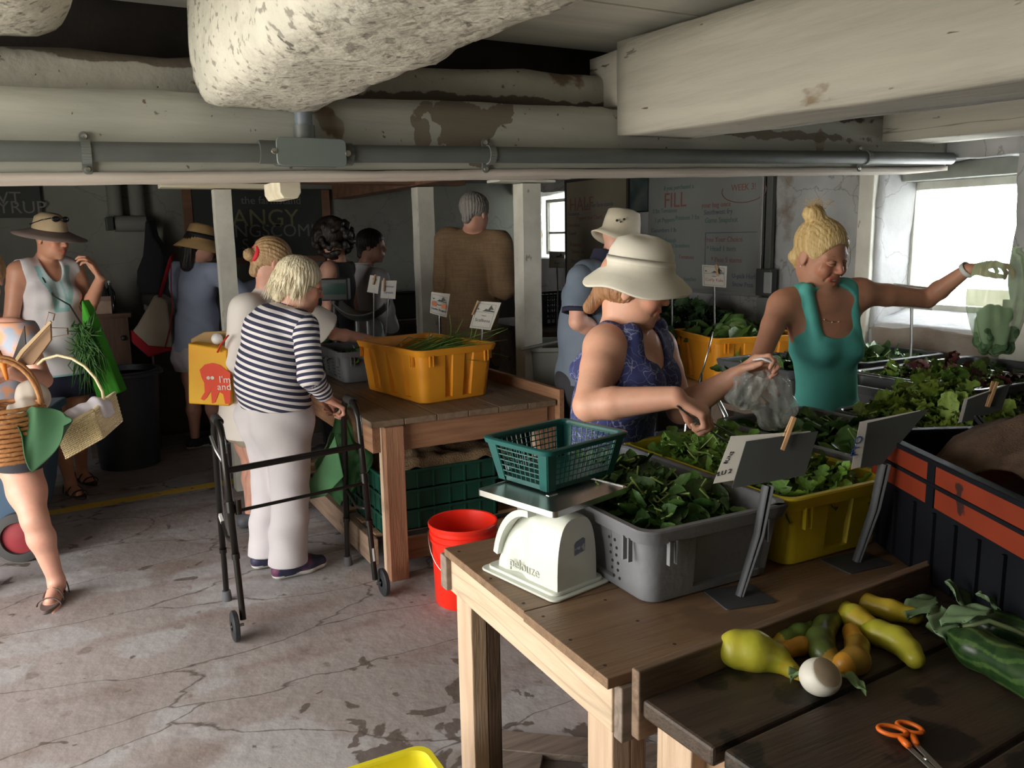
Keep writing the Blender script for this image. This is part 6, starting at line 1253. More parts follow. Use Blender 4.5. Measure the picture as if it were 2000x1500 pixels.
bn('charcoal bin of dark spinach against the window wall', 3.26, 3.88, 2.62, 3.14); bn('charcoal bin of dark spinach behind the teal tank top', 2.80, 3.24, 2.62, 3.14)
leaf_pile('spinach', 'dark spinach in the bin against the wall below the window', 'spinach', (3.30, 3.84, 2.66, 3.10), TZ+.14, dome(.05), 420, .075, 'oval', (.03, .085, .02), (.06, .14, .035), ns=22, seed=36)
leaf_pile('spinach', 'dark spinach in the bin behind the teal tank top', 'spinach', (2.84, 3.20, 2.66, 3.10), TZ+.14, dome(.05), 260, .075, 'oval', (.03, .085, .02), (.06, .14, .035), ns=12, seed=37)
# cream table with kale behind the two women
t = thing('cream_table', 'cream topped table holding the kale bins behind the two women', 'table', (2.76, 3.25, 0)); CREAM = mat('cream laminate', (.62, .52, .34), .5, var=(.56, .46, .30), scale=4)
part('table_top', (2.76, 3.24, TZ-.035), (3.9, 5.0, TZ-.012), CREAM, t, .004); part('edge_band', (2.755, 3.235, TZ-.075), (3.9, 3.255, TZ-.036), BR, t)
for x, y in ((2.80, 3.28), (3.8, 3.28), (2.80, 4.9), (3.8, 4.9)): part('leg', (x, y, 0), (x+.05, y+.05, TZ-.036), STEELD, t)
bin_('produce_bin', 'orange plastic bin of broad leaves between the two women', 'bin', (3.34, 3.54, TZ-.011), .54, .50, .275, ORP, None, math.radians(-14), taper=.03, pl=((.22, .32), (.62, .72)), ps=((.3, .4),), inset=.018)
leaf_pile('collards', 'broad green collard leaves spilling over the orange bin between the women', 'greens', (3.14, 3.56, 3.34, 3.76), TZ+.22, dome(.06), 110, .12, 'oval', (.05, .12, .025), (.09, .19, .04), ns=8, seed=41, stem=(.55, .55, .35))
bin_('produce_bin', 'brown-grey bin of kale beyond the chrome tongs', 'bin', (3.10, 4.12, TZ-.011), .48, .56, .20, mat('brown grey plastic', (.15, .14, .12), .5), None, 0, taper=.02)
leaf_pile('kale', 'dark green kale heaped in the brown-grey bin', 'kale', (2.88, 3.32, 3.88, 4.36), TZ+.15, dome(.13), 260, .14, 'curly', (.02, .062, .022), (.045, .11, .04), ns=26, seed=42, stem=(.22, .30, .16))
bin_('produce_bin', 'dark bin of kale against the whiteboard wall', 'bin', (3.61, 4.3, TZ-.011), .46, .9, .20, DGP, None, 0, taper=.02)
leaf_pile('kale', 'dark kale heaped along the wall below the whiteboard', 'kale', (3.43, 3.74, 3.9, 4.68), TZ+.16, dome(.15), 420, .14, 'curly', (.018, .055, .02), (.04, .10, .035), ns=20, seed=43, stem=(.22, .30, .16))
# sign cards
FLAGM = mat('sketch ink', (.10, .10, .09), .7); RUST = mat('rust ink', (.42, .16, .08), .7)
def market_card(label, words, bl, br, tr, tl, dist, foot, size, wcol=INK, pinp=None, orange=False, stick=True, curve=0., art=True):
    P = [D(*c, dist) for c in (bl, br, tr, tl)]; t = thing('sign_stand', label, 'sign', foot, None)
    cdn = quad('card', *P, CARD, t, .0016, curve); X = (P[1]-P[0]); Y = (P[3]-P[0]); Z = X.cross(Y).normalized(); Z = Z if Z.dot(EYEP-P[0]) > 0 else -Z; w = X.length; h = Y.length
    def at(u, v, o=.0022): return P[0]+X*u+Y*v+Z*(o+abs(curve)*1.1)
    if art:
        m = MB()
        for (u0, v0, u1, v1) in ((.07, .07, .93, .07), (.93, .07, .93, .93), (.93, .93, .07, .93), (.07, .93, .07, .07), (.07, .62, .93, .62)): m.bar(at(u0, v0), at(u1, v1), w*.010, .0004, up=Z)
        obj('border', m, INK, cdn); m = MB()
        def poly(pts): m.prism([(p[0]*w, p[1]*h) for p in pts], .0, .0005, frame(at(0, 0), X, Y, Z))
        poly([(.35, .66), (.92, .66), (.92, .70), (.80, .72), (.74, .71), (.70, .84), (.66, .84), (.62, .74), (.50, .76), (.44, .70)]); poly([(.66, .82), (.72, .92), (.80, .82), (.88, .76), (.70, .74)]); poly([(.12, .70), (.2, .70), (.2, .74), (.12, .76)])
        obj('farm_sketch', m, FLAGM, cdn)
        if orange: obj('price_panel', MB().prism([(.08*w, .38*h), (.36*w, .38*h), (.36*w, .58*h), (.08*w, .58*h)], 0, .0004, frame(at(0, 0), X, Y, Z)).prism([(.66*w, .38*h), (.92*w, .38*h), (.92*w, .58*h), (.66*w, .58*h)], 0, .0004, frame(at(0, 0), X, Y, Z)), mat('orange ink', (.75, .25, .12), .7), cdn)
    for s, v, sz, cl in words: text('writing', s, size*sz*.74, frame(at(.5, v), X, Y, Z), cl, cdn, .0006)
    if stick:
        c = (P[0]+P[1])/2; f = Vector(foot); obj('upright', MB().tube([f, f.lerp(c, .6)+cd(.006, 0, 0), c+Y*.3-Z*.006], [.007, .008, .009], 8, flat=.4), STEELD, t, 50)
    if pinp: pin(D(*pinp[0], dist-.01), D(*pinp[1], dist)-D(*pinp[0], dist), cd(0, -1, .1), (D(*pinp[1], dist)-D(*pinp[0], dist)).length, t)
    return t
def Gd(px, py, d, z): p = D(px, py, d); return (p.x, p.y, z)
market_card('white card reading Scallions clipped at the right end of the big orange bin', [('Scallions', .32, 1, INK), ('Organic', .50, .35, INK)], (917, 640), (958, 645), (979, 591), (932, 588), 4.42, Gd(936, 720, 4.42, TZ+.03), .032, pinp=((928, 601), (940, 573)))
market_card('curled white card with orange print reading Garlic Scapes beside the post', [('Garlic Scapes', .26, .72, INK), ('Organic', .50, .35, INK)], (840, 611), (872, 620), (879, 574), (843, 570), 4.75, Gd(855, 690, 4.75, TZ+.03), .032, orange=True, curve=.008)
market_card('small white clip card before the white-shirted person', [('Peas', .80, .7, INK)], (717, 570), (738, 574), (743, 540), (723, 537), 5.15, Gd(727, 700, 5.15, TZ), .03, art=False, pinp=((731, 546), (736, 526)))
market_card('white card with blue handwriting reading Summer Squash on a bent strap', [('Summer', .70, .75, BLUE), ('Squash', .35, .8, BLUE)], (743, 582), (772, 584), (775, 548), (746, 548), 5.15, Gd(744, 690, 5.15, TZ), .036, art=False, pinp=((750, 556), (751, 530)))
market_card('white card reading Curly Kale in front of the whiteboard', [('Curly Kale', .32, .95, RUST), ('Organic', .50, .32, INK)], (1372, 558), (1418, 562), (1420, 520), (1371, 517), 4.75, Gd(1392, 690, 4.75, TZ+.02), .034, pinp=((1400, 528), (1395, 505)))
market_card('small white card just showing between the sunhat and the whiteboard', [('Chard', .32, .8, INK)], (1303, 545), (1320, 546), (1320, 516), (1303, 514), 4.9, Gd(1310, 690, 4.9, TZ+.02), .02)
market_card('white card reading Spinach under the outstretched arm by the window', [('Spinach', .42, .95, INK)], (1741, 598), (1820, 606), (1824, 562), (1745, 553), 4.05, Gd(1778, 700, 4.05, TZ+.02), .052)
market_card('white card with a sketch by the small far window, left of the tan board', [('Beets', .3, .8, INK)], (1072, 523), (1103, 524), (1103, 492), (1073, 491), 6.2, Gd(1088, 640, 6.2, .901), .03)
card_stand('back of a slate sign plate with a clothespin at the right edge, before the endive', (2.60, 1.43, TZ+.001), 0, D(1905, 812, 2.42), [(1878, 826), (1955, 800), (1972, 750), (1890, 780)], [(1873, 827), (1945, 803), (1966, 752), (1885, 780)], [], 2.42, INK, (.12, .10), 0, ((1936, 770), (1946, 738)))
# ---------------------------------------------------------------- hanging-pan scale and things at the back
sp = D(690, 640, 5.4); sp = (sp.x, 5.14, TZ); t = thing('pan_scale', 'dark electronic scale with a wide scoop pan at the rear of the middle table', 'scale', sp); BLKM = mat('black casing', (.02, .024, .022), .45)
c1 = D(654, 590, 5.35); obj('base', MB().box((c1.x-.12, c1.y-.1, TZ), (c1.x+.3, c1.y+.12, TZ+.07)), BLKM, t, None, .01)
obj('column', MB().tube([(c1.x, c1.y, TZ+.05), (c1.x, c1.y, D(654, 585, 5.35).z)], .022, 12), BLKM, t, 40)
w = D(656, 565, 5.35); obj('display_head', MB().box((-.085, -.05, -.07), (.085, .05, .07)).xf(RM(w, -YAW)), BLKM, t, None, .008)
obj('display_window', MB().box((-.07, -.054, -.03), (.07, -.05, .04)).xf(RM(w, -YAW)), mat('green lcd', (.015, .05, .04), .2), t)
pc = D(706, 612, 5.3); Mp = RM(pc, -YAW)
obj('scoop_pan', MB().grid(lambda u, v: Mp @ Vector(((u-.5)*.34, (v-.5)*.26, .10*abs(2*u-1)**2.2*(1 if u < .5 else .75)+.05*abs(2*v-1)**2-.05)), 24, 14, .003), STEELD, t, 180)
obj('pan_support', MB().tube([Mp @ Vector((-.03, 0, -.05)), Mp @ Vector((-.03, 0, TZ+.06-pc.z))], .014, 10).tube([Mp @ Vector((.04, 0, -.05)), Mp @ Vector((.04, 0, TZ+.06-pc.z))], .014, 10), STEELD, t, 40)
t = thing('counter', 'dark counter along the back wall behind the customers', 'counter', (1.5, 6.6, 0)); part('counter_top', (1.3, 6.7, .86), (3.3, 7.3, .90), DKT, t); part('counter_front', (1.35, 6.75, 0), (3.25, 6.79, .86), DKT, t); part('counter_end', (1.35, 6.79, 0), (1.39, 7.28, .86), DKT, t)
q = D(780, 625, 6.9); b_ = thing('cash_box', 'black box standing on the back counter left of the post', 'box', (q.x, 6.9, .901)); obj('box_body', MB().box((q.x-.1, 6.8, .901), (q.x+.28, 7.05, 1.12)), BLKM, b_, None, .01); obj('lid', MB().box((q.x-.11, 6.79, 1.121), (q.x+.29, 7.06, 1.14)), BLKM, b_, None, .004)
q = D(1078, 545, 6.62); t = lattice('milk_crate', 'dark green lattice milk crate in front of the small far window', 'crate', (q.x, q.y, .905), .34, .30, .24, .004, mat('dark crate', (.012, .03, .03), .5), 0, (7, 6), 5, bar=.012)
leaf_pile('salad_greens', 'dark long greens on the rear of the middle table under the scoop pan', 'greens', (1.2, 1.75, 5.28, 5.48), TZ+.01, dome(.10), 160, .16, 'oval', (.03, .08, .03), (.06, .14, .05), ns=0, seed=51)
t = thing('side_table', 'dark table along the right wall below the tan board and far window', 'table', (3.2, 5.2, 0)); part('table_top', (3.05, 5.15, .86), (3.9, 6.35, .90), DKT, t); part('table_front', (3.08, 5.2, 0), (3.12, 6.3, .86), DKT, t); part('table_end', (3.12, 5.2, 0), (3.88, 5.24, .86), DKT, t)
# tub behind the post
q = D(1080, 585, 5.0); t = thing('grey_tub', 'pale grey tub with a rolled rim beside the bucket-hatted man', 'tub', (q.x, q.y, .60)); Mt = RM((q.x, q.y, .62), -YAW)
obj('tub_body', MB().loft([[Mt @ Vector((x*k, y*k, z)) for x, y in rrect(.30, .5, .08, 6)] for k, z in ((.7, 0), (.9, .04), (1, .30), (1.06, .31), (1.06, .33), (.99, .33), (.9, .05), (.6, .02))], True), mat('pale grey plastic', (.26, .27, .25), .5), t, 50)
obj('rail', MB().tube([Mt @ Vector((-.2, -.30, .33)), Mt @ Vector((.25, -.28, .42))], .010, 10), STEELD, t, 60)
t = thing('trolley', 'dark wooden stand under the pale grey tub', 'stand', (q.x, q.y, 0)); obj('stand_body', MB().box((-.2, -.28, .0), (.2, .28, .60)).xf(RM((q.x, q.y, 0), -YAW)), DARKW, t, None, .01); obj('stand_top', MB().box((-.22, -.30, .601), (.22, .30, .615)).xf(RM((q.x, q.y, 0), -YAW)), DKT, t)
# boards, notices and fittings on the walls
WBM = mat('whiteboard', (.25, .26, .255), .35, var=(.21, .22, .215), scale=2); ALU = mat('aluminium trim', (.42, .43, .42), .45, .6); REDI = mat('red marker', (.24, .10, .085), .6); GRI = mat('green marker', (.09, .17, .15), .6); BLI = mat('blue grey marker', (.10, .125, .17), .6)
def board(nm, label, cat, x, px, z0, z1, m, frm, y_in=None):
    y1 = AX(px[0], 450, x).y; y0 = AX(px[1], 450, x).y; t = thing(nm, label, cat, (x, (y0+y1)/2, z0)); obj('panel', MB().box((x-.012, y0, z0), (x, y1, z1)), m, t)
    f = MB()
    for a, b in (((x-.02, y0-.012, z0-.012), (x+.0, y1+.012, z0+.012)), ((x-.02, y0-.012, z1-.012), (x, y1+.012, z1+.012)), ((x-.02, y0-.012, z0), (x, y0+.012, z1)), ((x-.02, y1-.012, z0), (x, y1+.012, z1))): f.box(a, b)
    obj('board_frame', f, frm, t, None, .002)
    def wr(s, px_, py_, size, mm, sx=1.): text('writing', s, size, frame(AX(px_, py_, x-.0135), (0, -1, 0), (0, 0, 1), (-1, 0, 0)), mm, t, .0005, sx=sx)
    return t, wr
t, wr = board('whiteboard', 'large whiteboard headed FILL with marker writing on the right wall', 'whiteboard', XR-.035, (1272, 1490), 1.19, 2.03, WBM, ALU)
for s in (('if you purchased a', 1325, 366, .045, GRI), ('FILL', 1318, 392, .15, REDI), ('WEEK 3!', 1452, 366, .06, REDI), ('your bag once', 1398, 400, .05, REDI), ('Southwest fry', 1402, 414, .05, BLI), ('Game Snapshot', 1408, 430, .05, GRI), ('2 lbs Tomatoes', 1298, 412, .045, GRI), ('1 pt Peppers', 1298, 430, .045, GRI), ('Cucumbers 1 lb', 1296, 450, .045, BLI), ('Summer Squash', 1296, 470, .045, GRI), ('Potatoes 2 lbs', 1342, 425, .045, GRI), ('Free Your Choice', 1412, 468, .05, REDI), ('* Head 1 item', 1408, 486, .05, GRI), ('* Peas 5 stems', 1418, 508, .05, REDI), ('Cucumbers', 1330, 480, .04, GRI), ('Tomatoes', 1340, 502, .04, REDI), ('Kale bunches', 1340, 545, .04, GRI), ('U-pick Herbs', 1455, 540, .045, BLI), ('Snow Peas', 1450, 556, .045, BLI)): wr(*s)
x = XR-.049; bl = [AX(1378, 455, x), AX(1478, 460, x), AX(1376, 560, x)]; m = MB(); m.bar(bl[0], (x, bl[1].y, bl[0].z), .006, .001, up=(1, 0, 0)).bar(bl[0], (x, bl[0].y, bl[2].z), .006, .001, up=(1, 0, 0))
obj('ruled_lines', m, BLI, t)
m = MB(); c = AX(1452, 366, x); m.tube([(x, c.y+.20*math.cos(a), c.z-.02+.075*math.sin(a)) for a in np.linspace(math.pi*.9, math.pi*2.1, 20)], .003, 5); obj('circled_line', m, REDI, t)
t, wr = board('notice_board', 'tan notice board headed HALF on the right wall beside the far window', 'board', XR-.035, (1108, 1228), 1.17, 2.05, mat('tan board', (.27, .235, .18), .6, var=(.23, .20, .15), scale=3), mat('dark strip', (.06, .055, .05), .7))
for s in (('HALF', 1135, 400, .16, REDI), ('all your farm stands', 1170, 400, .05, BLI), ('Tomatoes', 1120, 418, .045, BLI), ('Peppers and Chard', 1150, 425, .05, REDI), ('Cucumbers', 1120, 440, .045, REDI), ('Fennel', 1118, 456, .045, BLI), ('Potatoes', 1124, 478, .05, REDI), ('Onions or', 1128, 492, .045, REDI), ('Beets', 1122, 510, .05, BLI), ('Scallions', 1120, 528, .045, BLI)): wr(*s)
q = AX(1251, 378, XR-.03); o = thing('wall_clock_print', 'dark teal picture between the tan board and the whiteboard', 'picture', (q.x, q.y, q.z)); obj('print', MB().box((XR-.05, q.y-.11, q.z-.13), (XR-.03, q.y+.11, q.z+.13)), mat('teal print', (.03, .06, .065), .5, var=(.12, .14, .13), scale=6), o, None, .003); obj('mount', MB().box((XR-.03, q.y-.12, q.z-.14), (XR-.022, q.y+.12, q.z+.14)), BLKM, o)
o.name = 'wall_picture'
q = AX(1503, 440, XR-.04); t = thing('wall_conduit', 'vertical conduit with two outlet boxes right of the whiteboard', 'conduit', (XR-.03, q.y, 1.0)); obj('conduit_channel', MB().box((XR-.05, q.y-.025, 1.3), (XR-.02, q.y+.025, 2.09)), mat('grey conduit paint', (.10, .105, .10), .6), t, None, .004)
obj('switch_box', MB().box((XR-.075, q.y-.06, 1.19), (XR-.02, q.y+.07, 1.36)), mat('dark switch box', (.07, .075, .075), .5), t, None, .006); obj('switch_plate', MB().box((XR-.085, q.y-.075, 1.21), (XR-.075, q.y-.01, 1.34)), mat('white plate', (.40, .42, .42), .4), t, None, .004); obj('outlet_box', MB().box((XR-.07, q.y-.08, 1.03), (XR-.02, q.y+.06, 1.18)), mat('grey outlet box', (.22, .23, .22), .6), t, None, .006)
# back wall
x0, x1 = BY(372, 430, YB-.03).x, BY(634, 430, YB-.03).x; z1, z0 = 2.02, BY(500, 502, YB-.03).z; t = thing('chalkboard', 'wooden framed chalkboard on the dark back wall', 'chalkboard', (x0, YB-.03, z0))
obj('slate', MB().box((x0, YB-.04, z0), (x1, YB-.02, z1)), mat('slate', (.022, .026, .024), .7, var=(.03, .034, .03), scale=3), t)
f = MB(); f.box((x0-.05, YB-.05, z0-.05), (x0+.02, YB-.02, z1)).box((x1-.02, YB-.05, z0-.05), (x1+.05, YB-.02, z1)).box((x0, YB-.05, z0-.05), (x1, YB-.02, z0)); obj('board_frame', f, BR, t, None, .004)
CH1 = mat('yellow chalk', (.16, .15, .08), .9); CH2 = mat('white chalk', (.15, .15, .14), .9)
for s, px, py, sz, mm in (('the farmstand', 530, 392, .09, CH2), ('TANGY', 505, 427, .20, CH1), ('MINGSCOM!', 520, 452, .15, CH2), ('S $2', 500, 478, .13, CH2)): text('writing', s, sz, frame(BY(px, py, YB-.042), (1, 0, 0), (0, 0, 1), (0, -1, 0)), mm, t, .0006)
a0, a1 = BY(-60, 400, YB-.03), BY(84, 425, YB-.03); t = thing('wall_sign', 'dark sign lettered SYRUP in faded capitals at the far left', 'sign', (a0.x, YB-.03, a1.z)); obj('sign_panel', MB().box((a0.x, YB-.05, a1.z), (a1.x, YB-.02, 2.05)), mat('sign green', (.03, .035, .033), .7), t, None, .003)
for s, px, py in (('SYRUP', 34, 406), ('VT.', 22, 388)): text('writing', s, .13, frame(BY(px, py, YB-.052), (1, 0, 0), (0, 0, 1), (0, -1, 0)), mat('faded lettering', (.17, .16, .15), .8), t, .0006)
q0, q1 = BY(224, 437, 7.2), BY(286, 437, 7.2); t = thing('paper_towel_roll', 'paper towel roll on a holder on the back wall', 'paper towel', (q0.x, 7.2, q0.z)); obj('roll', MB().tube([(q0.x, 7.22, q0.z), (q1.x, 7.22, q0.z)], .062, 24), mat('grey paper', (.16, .165, .15), .9), t, 40); obj('holder', MB().box((q0.x-.06, 7.14, q0.z-.05), (q0.x-.01, 7.33, q0.z+.05)), BLKM, t, None, .004)
t = thing('wall_pipes', 'two pale vertical pipes above the paper towel roll', 'pipe', (BY(247, 400, 7.2).x, 7.25, 1.8))
for px in (225, 268): q = BY(px, 400, 7.25); obj('pipe', MB().tube([(q.x, 7.27, q.z-.12), (q.x, 7.27, 2.1)], .055, 16), mat('pale pipe', (.14, .145, .13), .8), t, 40)
# black coat on its hook
def slab(name, pts, dist, th, m, par, bev=.01, z=None):
    P = [D(px, py, dist) for px, py in pts]; n = cd(0, 1, 0)*th; mb = MB().loft([[p-n*.5 for p in P], [p+n*.5 for p in P]], True); return obj(name, mb, m, par, 50, bev)
q = D(298, 440, 7.3); t = thing('coat', 'long black coat hanging on the back wall', 'coat', (q.x, q.y, 1.0)); slab('coat_body', [(290, 432), (297, 430), (304, 460), (318, 482), (325, 500), (322, 545), (316, 572), (282, 573), (273, 555), (274, 528), (285, 500), (288, 470)], 6.62, .14, mat('black coat cloth', (.012, .012, .015), .95), t, .04); slab('hem', [(280, 574), (316, 573), (316, 600), (281, 600)], 6.62, .12, mat('olive hem', (.03, .027, .022), .9), t, .02)
q = G(252, 600, .93); t = thing('white_counter', 'pale chest with a white lid on the back wall at left', 'cabinet', (.35, 7.0, 0)); q0, q1 = BY(226, 600, 6.95), BY(290, 600, 6.95)
obj('chest_body', MB().box((q0.x+.22, 6.85, 0), (q1.x, 7.3, q0.z-.05)), mat('grey chest', (.12, .11, .10), .7), t, None, .01); obj('lid', MB().box((q0.x+.21, 6.83, q0.z-.05), (q1.x+.01, 7.3, q0.z)), mat('off white lid', (.26, .25, .22), .6), t, None, .006); topz = q0.z
q0, q1 = BY(168, 640, 6.8), BY(252, 640, 6.8); t = thing('wooden_cabinet', 'brown wooden cabinet behind the green bag', 'cabinet', (q0.x, 6.8, 0)); zc = BY(200, 614, 6.8).z
obj('cabinet_body', MB().box((q0.x-.1, 6.8, .35), (q1.x, 7.25, zc-.03)), wood('cabinet wood', (.10, .05, .028), (.07, .035, .02), 2), t, None, .005); obj('cabinet_top', MB().box((q0.x-.12, 6.78, zc-.03), (q1.x+.02, 7.27, zc)), wood('cabinet top', (.12, .06, .035), (.08, .04, .025), 0), t)
for x in (q0.x-.05, q1.x-.06):
    for y in (6.82, 7.18): obj('leg', MB().box((x, y, 0), (x+.05, y+.05, .35)), DKT, t)
obj('knob', MB().ell(BY(241, 660, 6.79), (.02,)*3, n=12, k=8), BLKM, t, 180)
BOT = mat('dark bottle glass', (.02, .025, .025), .08, spec=.8); LAB = mat('red brown syrup', (.09, .015, .01), .15)
for i, (px, pt, m_) in enumerate(((207, 545, BOT), (220, 548, BOT), (217, 592, LAB), (176, 560, BOT))):
    q = BY(px, 620, 6.95+.03*i); h = BY(px, pt, 6.95+.03*i).z-zc; r = .035 if i < 2 or i == 3 else .045; h = max(.12, min(h, .32)); b_ = thing('bottle', ('tall dark bottle, left one of the pair on the brown cabinet', 'tall dark bottle, right one of the pair on the brown cabinet', 'short dark red syrup jug in front of the tall bottles', 'dark bottle standing behind the raised hand')[i], 'bottle', (q.x, q.y, zc), 'bottles on the brown cabinet')
    obj('bottle_body', MB().lathe([(0, 0), (r, 0), (r, h*.62), (r*.4, h*.80), (r*.4, h*.93), (0, h*.93)], 18, RM((q.x, q.y, zc+.001))), m_, b_, 40); obj('cap', MB().lathe([(0, 0), (r*.45, 0), (r*.45, h*.07), (0, h*.07)], 14, RM((q.x, q.y, zc+h*.931))), mat('cap', (.3, .3, .28), .4), b_, 40)
q = BY(188, 600, 6.9); t = thing('produce_box', 'pinkish carton on the brown cabinet', 'box', (q.x, q.y, zc)); obj('carton', MB().box((q.x-.12, 6.80, zc+.001), (q.x+.10, 6.91, zc+.10)), mat('pinkish carton', (.25, .13, .10), .8, var=(.35, .25, .2), scale=12), t, None, .004); obj('flap', MB().box((q.x-.12, 6.80, zc+.101), (q.x+.10, 6.82, zc+.13)), mat('carton flap', (.22, .15, .12), .8), t)
# bins on the floor at the back
t = thing('trash_can', 'dark blue-grey ribbed trash can by the back wall', 'trash can', (.29, 6.50, .001)); TC = mat('dark blue grey plastic', (.035, .042, .055), .5)
obj('can_body', MB().lathe([(0, 0), (.20, 0), (.245, .66), (.262, .665), (.262, .70), (.235, .70), (.19, .03), (0, .02)], 44, RM((.29, 6.50, .001)), lambda p, a: p*1.0 if p.z > .65 or p.z < .02 else Vector((p.x*(1+.02*math.cos(a*22)), p.y*(1+.02*math.cos(a*22)), p.z))), TC, t, 40); obj('lid_rim', MB().lathe([(.255, .66), (.275, .665), (.275, .685), (.255, .69), (.255, .66)], 44, RM((.29, 6.50, .001))), TC, t, 40)
q = G(352, 815); t = thing('red_tub', 'dark red tub on the floor behind the straw-hatted woman', 'tub', (q.x, q.y-.2, .001)); obj('tub_body', MB().lathe([(0, 0), (.15, 0), (.19, .36), (.205, .37), (.205, .39), (.185, .39), (.14, .02), (0, .015)], 36, RM((q.x, q.y-.2, .001))), mat('dark red plastic', (.17, .012, .012), .5), t, 40); obj('handle', MB().tube([(q.x-.2, q.y-.2, .36), (q.x-.15, q.y-.4, .30), (q.x+.15, q.y-.4, .30), (q.x+.2, q.y-.2, .36)], .004, 6), STEELD, t, 180)
# ---------------------------------------------------------------- walking frame
t = thing('walking_frame', 'black folding walker with front wheels standing on the concrete around the old woman', 'walker', (.8, 3.5, 0)); WB = mat('black anodised tube', (.022, .020, .018), .28, .5); RUB = mat('grey rubber tip', (.10, .10, .11), .8)
for nm_, x, xb, yr, yf in (('l', .49, .50, 3.70, 3.29), ('r', 1.085, 1.095, 3.82, 3.40)):
    zt = .865; yt0, yt1 = yr-.13, yf+.13
    rear = Vector((xb, yr, .02)); front = Vector((xb, yf, .08)); R0 = Vector((x, yt0+.03, zt-.06)); R1 = Vector((x, yt1-.03, zt-.06))
    up = [Vector((x, yt0, zt-.02)), Vector((x, yt0-.03, zt)), Vector((x, yt1+.03, zt)), Vector((x, yt1, zt-.02))]
    obj('side_frame', MB().tube([rear.lerp(R0, .28), R0]+up+[R1, front.lerp(R1, .35)], .0145, 14), WB, t, 180)
    obj('hand_grip', MB().tube([up[1]+Vector((0, .0, .002)), up[2]+Vector((0, 0, .002))], .020, 14), mat('black grip', (.012, .012, .012), .8), t, 60)
    obj('rear_leg', MB().tube([rear+Vector((0, 0, .03)), rear.lerp(R0, .36)], .0125, 14).tube([rear.lerp(R0, .275), rear.lerp(R0, .30)], .017, 12), WB, t, 60)
    obj('rubber_tip', MB().lathe([(0, 0), (.022, 0), (.022, .012), (.018, .045), (0, .045)], 20, RM(rear+Vector((0, 0, -.019)))), RUB, t, 40)
    obj('front_leg', MB().tube([front, front.lerp(R1, .40)], .0125, 14).tube([front.lerp(R1, .34), front.lerp(R1, .37)], .017, 12).tube([front.lerp(R1, .60), front.lerp(R1, .66)], .018, 12), WB, t, 60)
    wx = xb+(-.035 if nm_ == 'l' else .035); Mw = frame((wx, yf-.01, .0635), (0, 1, 0), (0, 0, 1), (1, 0, 0)); wh = obj('wheel', MB().lathe([(.020, -.012), (.055, -.012), (.063, -.007), (.063, .007), (.055, .012), (.020, .012), (.020, .005), (.052, .004), (.052, -.004), (.020, -.005), (.020, -.012)], 32, Mw), mat('wheel rubber', (.02, .022, .026), .5), t, 40)
    m = MB()
    for k in range(5): a = 2*math.pi*k/5; m.bar(Mw @ Vector((.01*math.cos(a), .01*math.sin(a), 0)), Mw @ Vector((.054*math.cos(a), .054*math.sin(a), 0)), .008, .008, up=(1, 0, 0))
    obj('spokes', m, WB, wh); obj('axle', MB().tube([(wx-.02, yf-.01, .0635), (xb+.0, yf-.01, .0635)] if nm_ == 'l' else [(wx+.02, yf-.01, .0635), (xb, yf-.01, .0635)], .006, 10), STEELD, wh, 60)
    obj('side_brace', MB().tube([rear.lerp(R0, .50), (rear.lerp(R0, .48)+front.lerp(R1, .40))/2+Vector((0, 0, -.02)), front.lerp(R1, .44)], .009, 10), WB, t, 180)
    obj('label_strip', MB().bar(front.lerp(R1, .12)+Vector((.0, -.014, 0)), front.lerp(R1, .20)+Vector((0, -.014, 0)), .009, .001, up=(0, 1, 0)) if nm_ == 'r' else MB().bar(rear.lerp(R0, .51)+Vector((-.004, -.012, 0)), rear.lerp(R0, .51)+Vector((-.002, -.05, -.022)), .012, .018, up=(0, 0, 1)), mat('white label', (.65, .65, .63), .5), t)
def fl(k, s): 
    x, xb, yr, yf = ((.49, .50, 3.70, 3.29), (1.085, 1.095, 3.82, 3.40))[s]; return Vector((xb, yf, .08)).lerp(Vector((x, yf+.10, .805)), k)
obj('cross_bar', MB().tube([fl(.83, 0), fl(.83, 1)], .0135, 14), WB, t, 60); obj('cross_bar', MB().tube([fl(.60, 0), fl(.60, 1)], .0075, 10), WB, t, 60)
m = MB().tube([fl(.60, 0)+Vector((.03, 0, -.012)), fl(.60, 0)+Vector((.03, 0, .05))], .013, 10); obj('fold_latch', m, WB, t, 60)
obj('release_lever', MB().tube([fl(1.0, 0)+Vector((-.03, .10, .0)), fl(1.0, 0)+Vector((-.02, .06, -.05)), fl(.9, 0)+Vector((-.005, .0, -.02))], .007, 8), mat('silver lever', (.4, .4, .4), .3, .8), t, 180)
# green carrier bag inside the walker
GB = mat('thin green carrier bag', (.055, .20, .075), .35, var=(.10, .32, .13), scale=7, alpha=.93)
def bag_surface(c, w, h, d, seed, top=.45, ay=0., wr=.012, nseg=40, nh=34, openr=.25):
    """gathered soft bag hanging from a pinched top"""
    def f(u, v):
        a = 2*math.pi*u; k = math.sin(math.pi*min(.97, .06+v*.9))**.6 if v > top else (openr+(1-openr)*(v/top)**1.3)*math.sin(math.pi*(.06+top*.9))**.6
        r = Vector((math.cos(a)*w/2*k, math.sin(a)*d/2*k, h*(.5-v))); nn = noise.noise(Vector((math.cos(a)*1.7, math.sin(a)*1.7, v*2.2+seed)))*wr*3+noise.noise(Vector((math.cos(a)*4, math.sin(a)*4, v*3+seed)))*wr+wr*.5*math.sin(a*13+seed+v*4)*(1-v)
        return Vector(c)+Matrix.Rotation(ay, 3, 'Z') @ (r*(1+nn/ max(w, .1)*1.5))
    return MB().grid(f, nseg, nh)
c = D(668, 890, 3.95); t = thing('carrier_bag', 'green plastic carrier bag hanging inside the walker beside the table', 'bag', (c.x, c.y, c.z-.2))
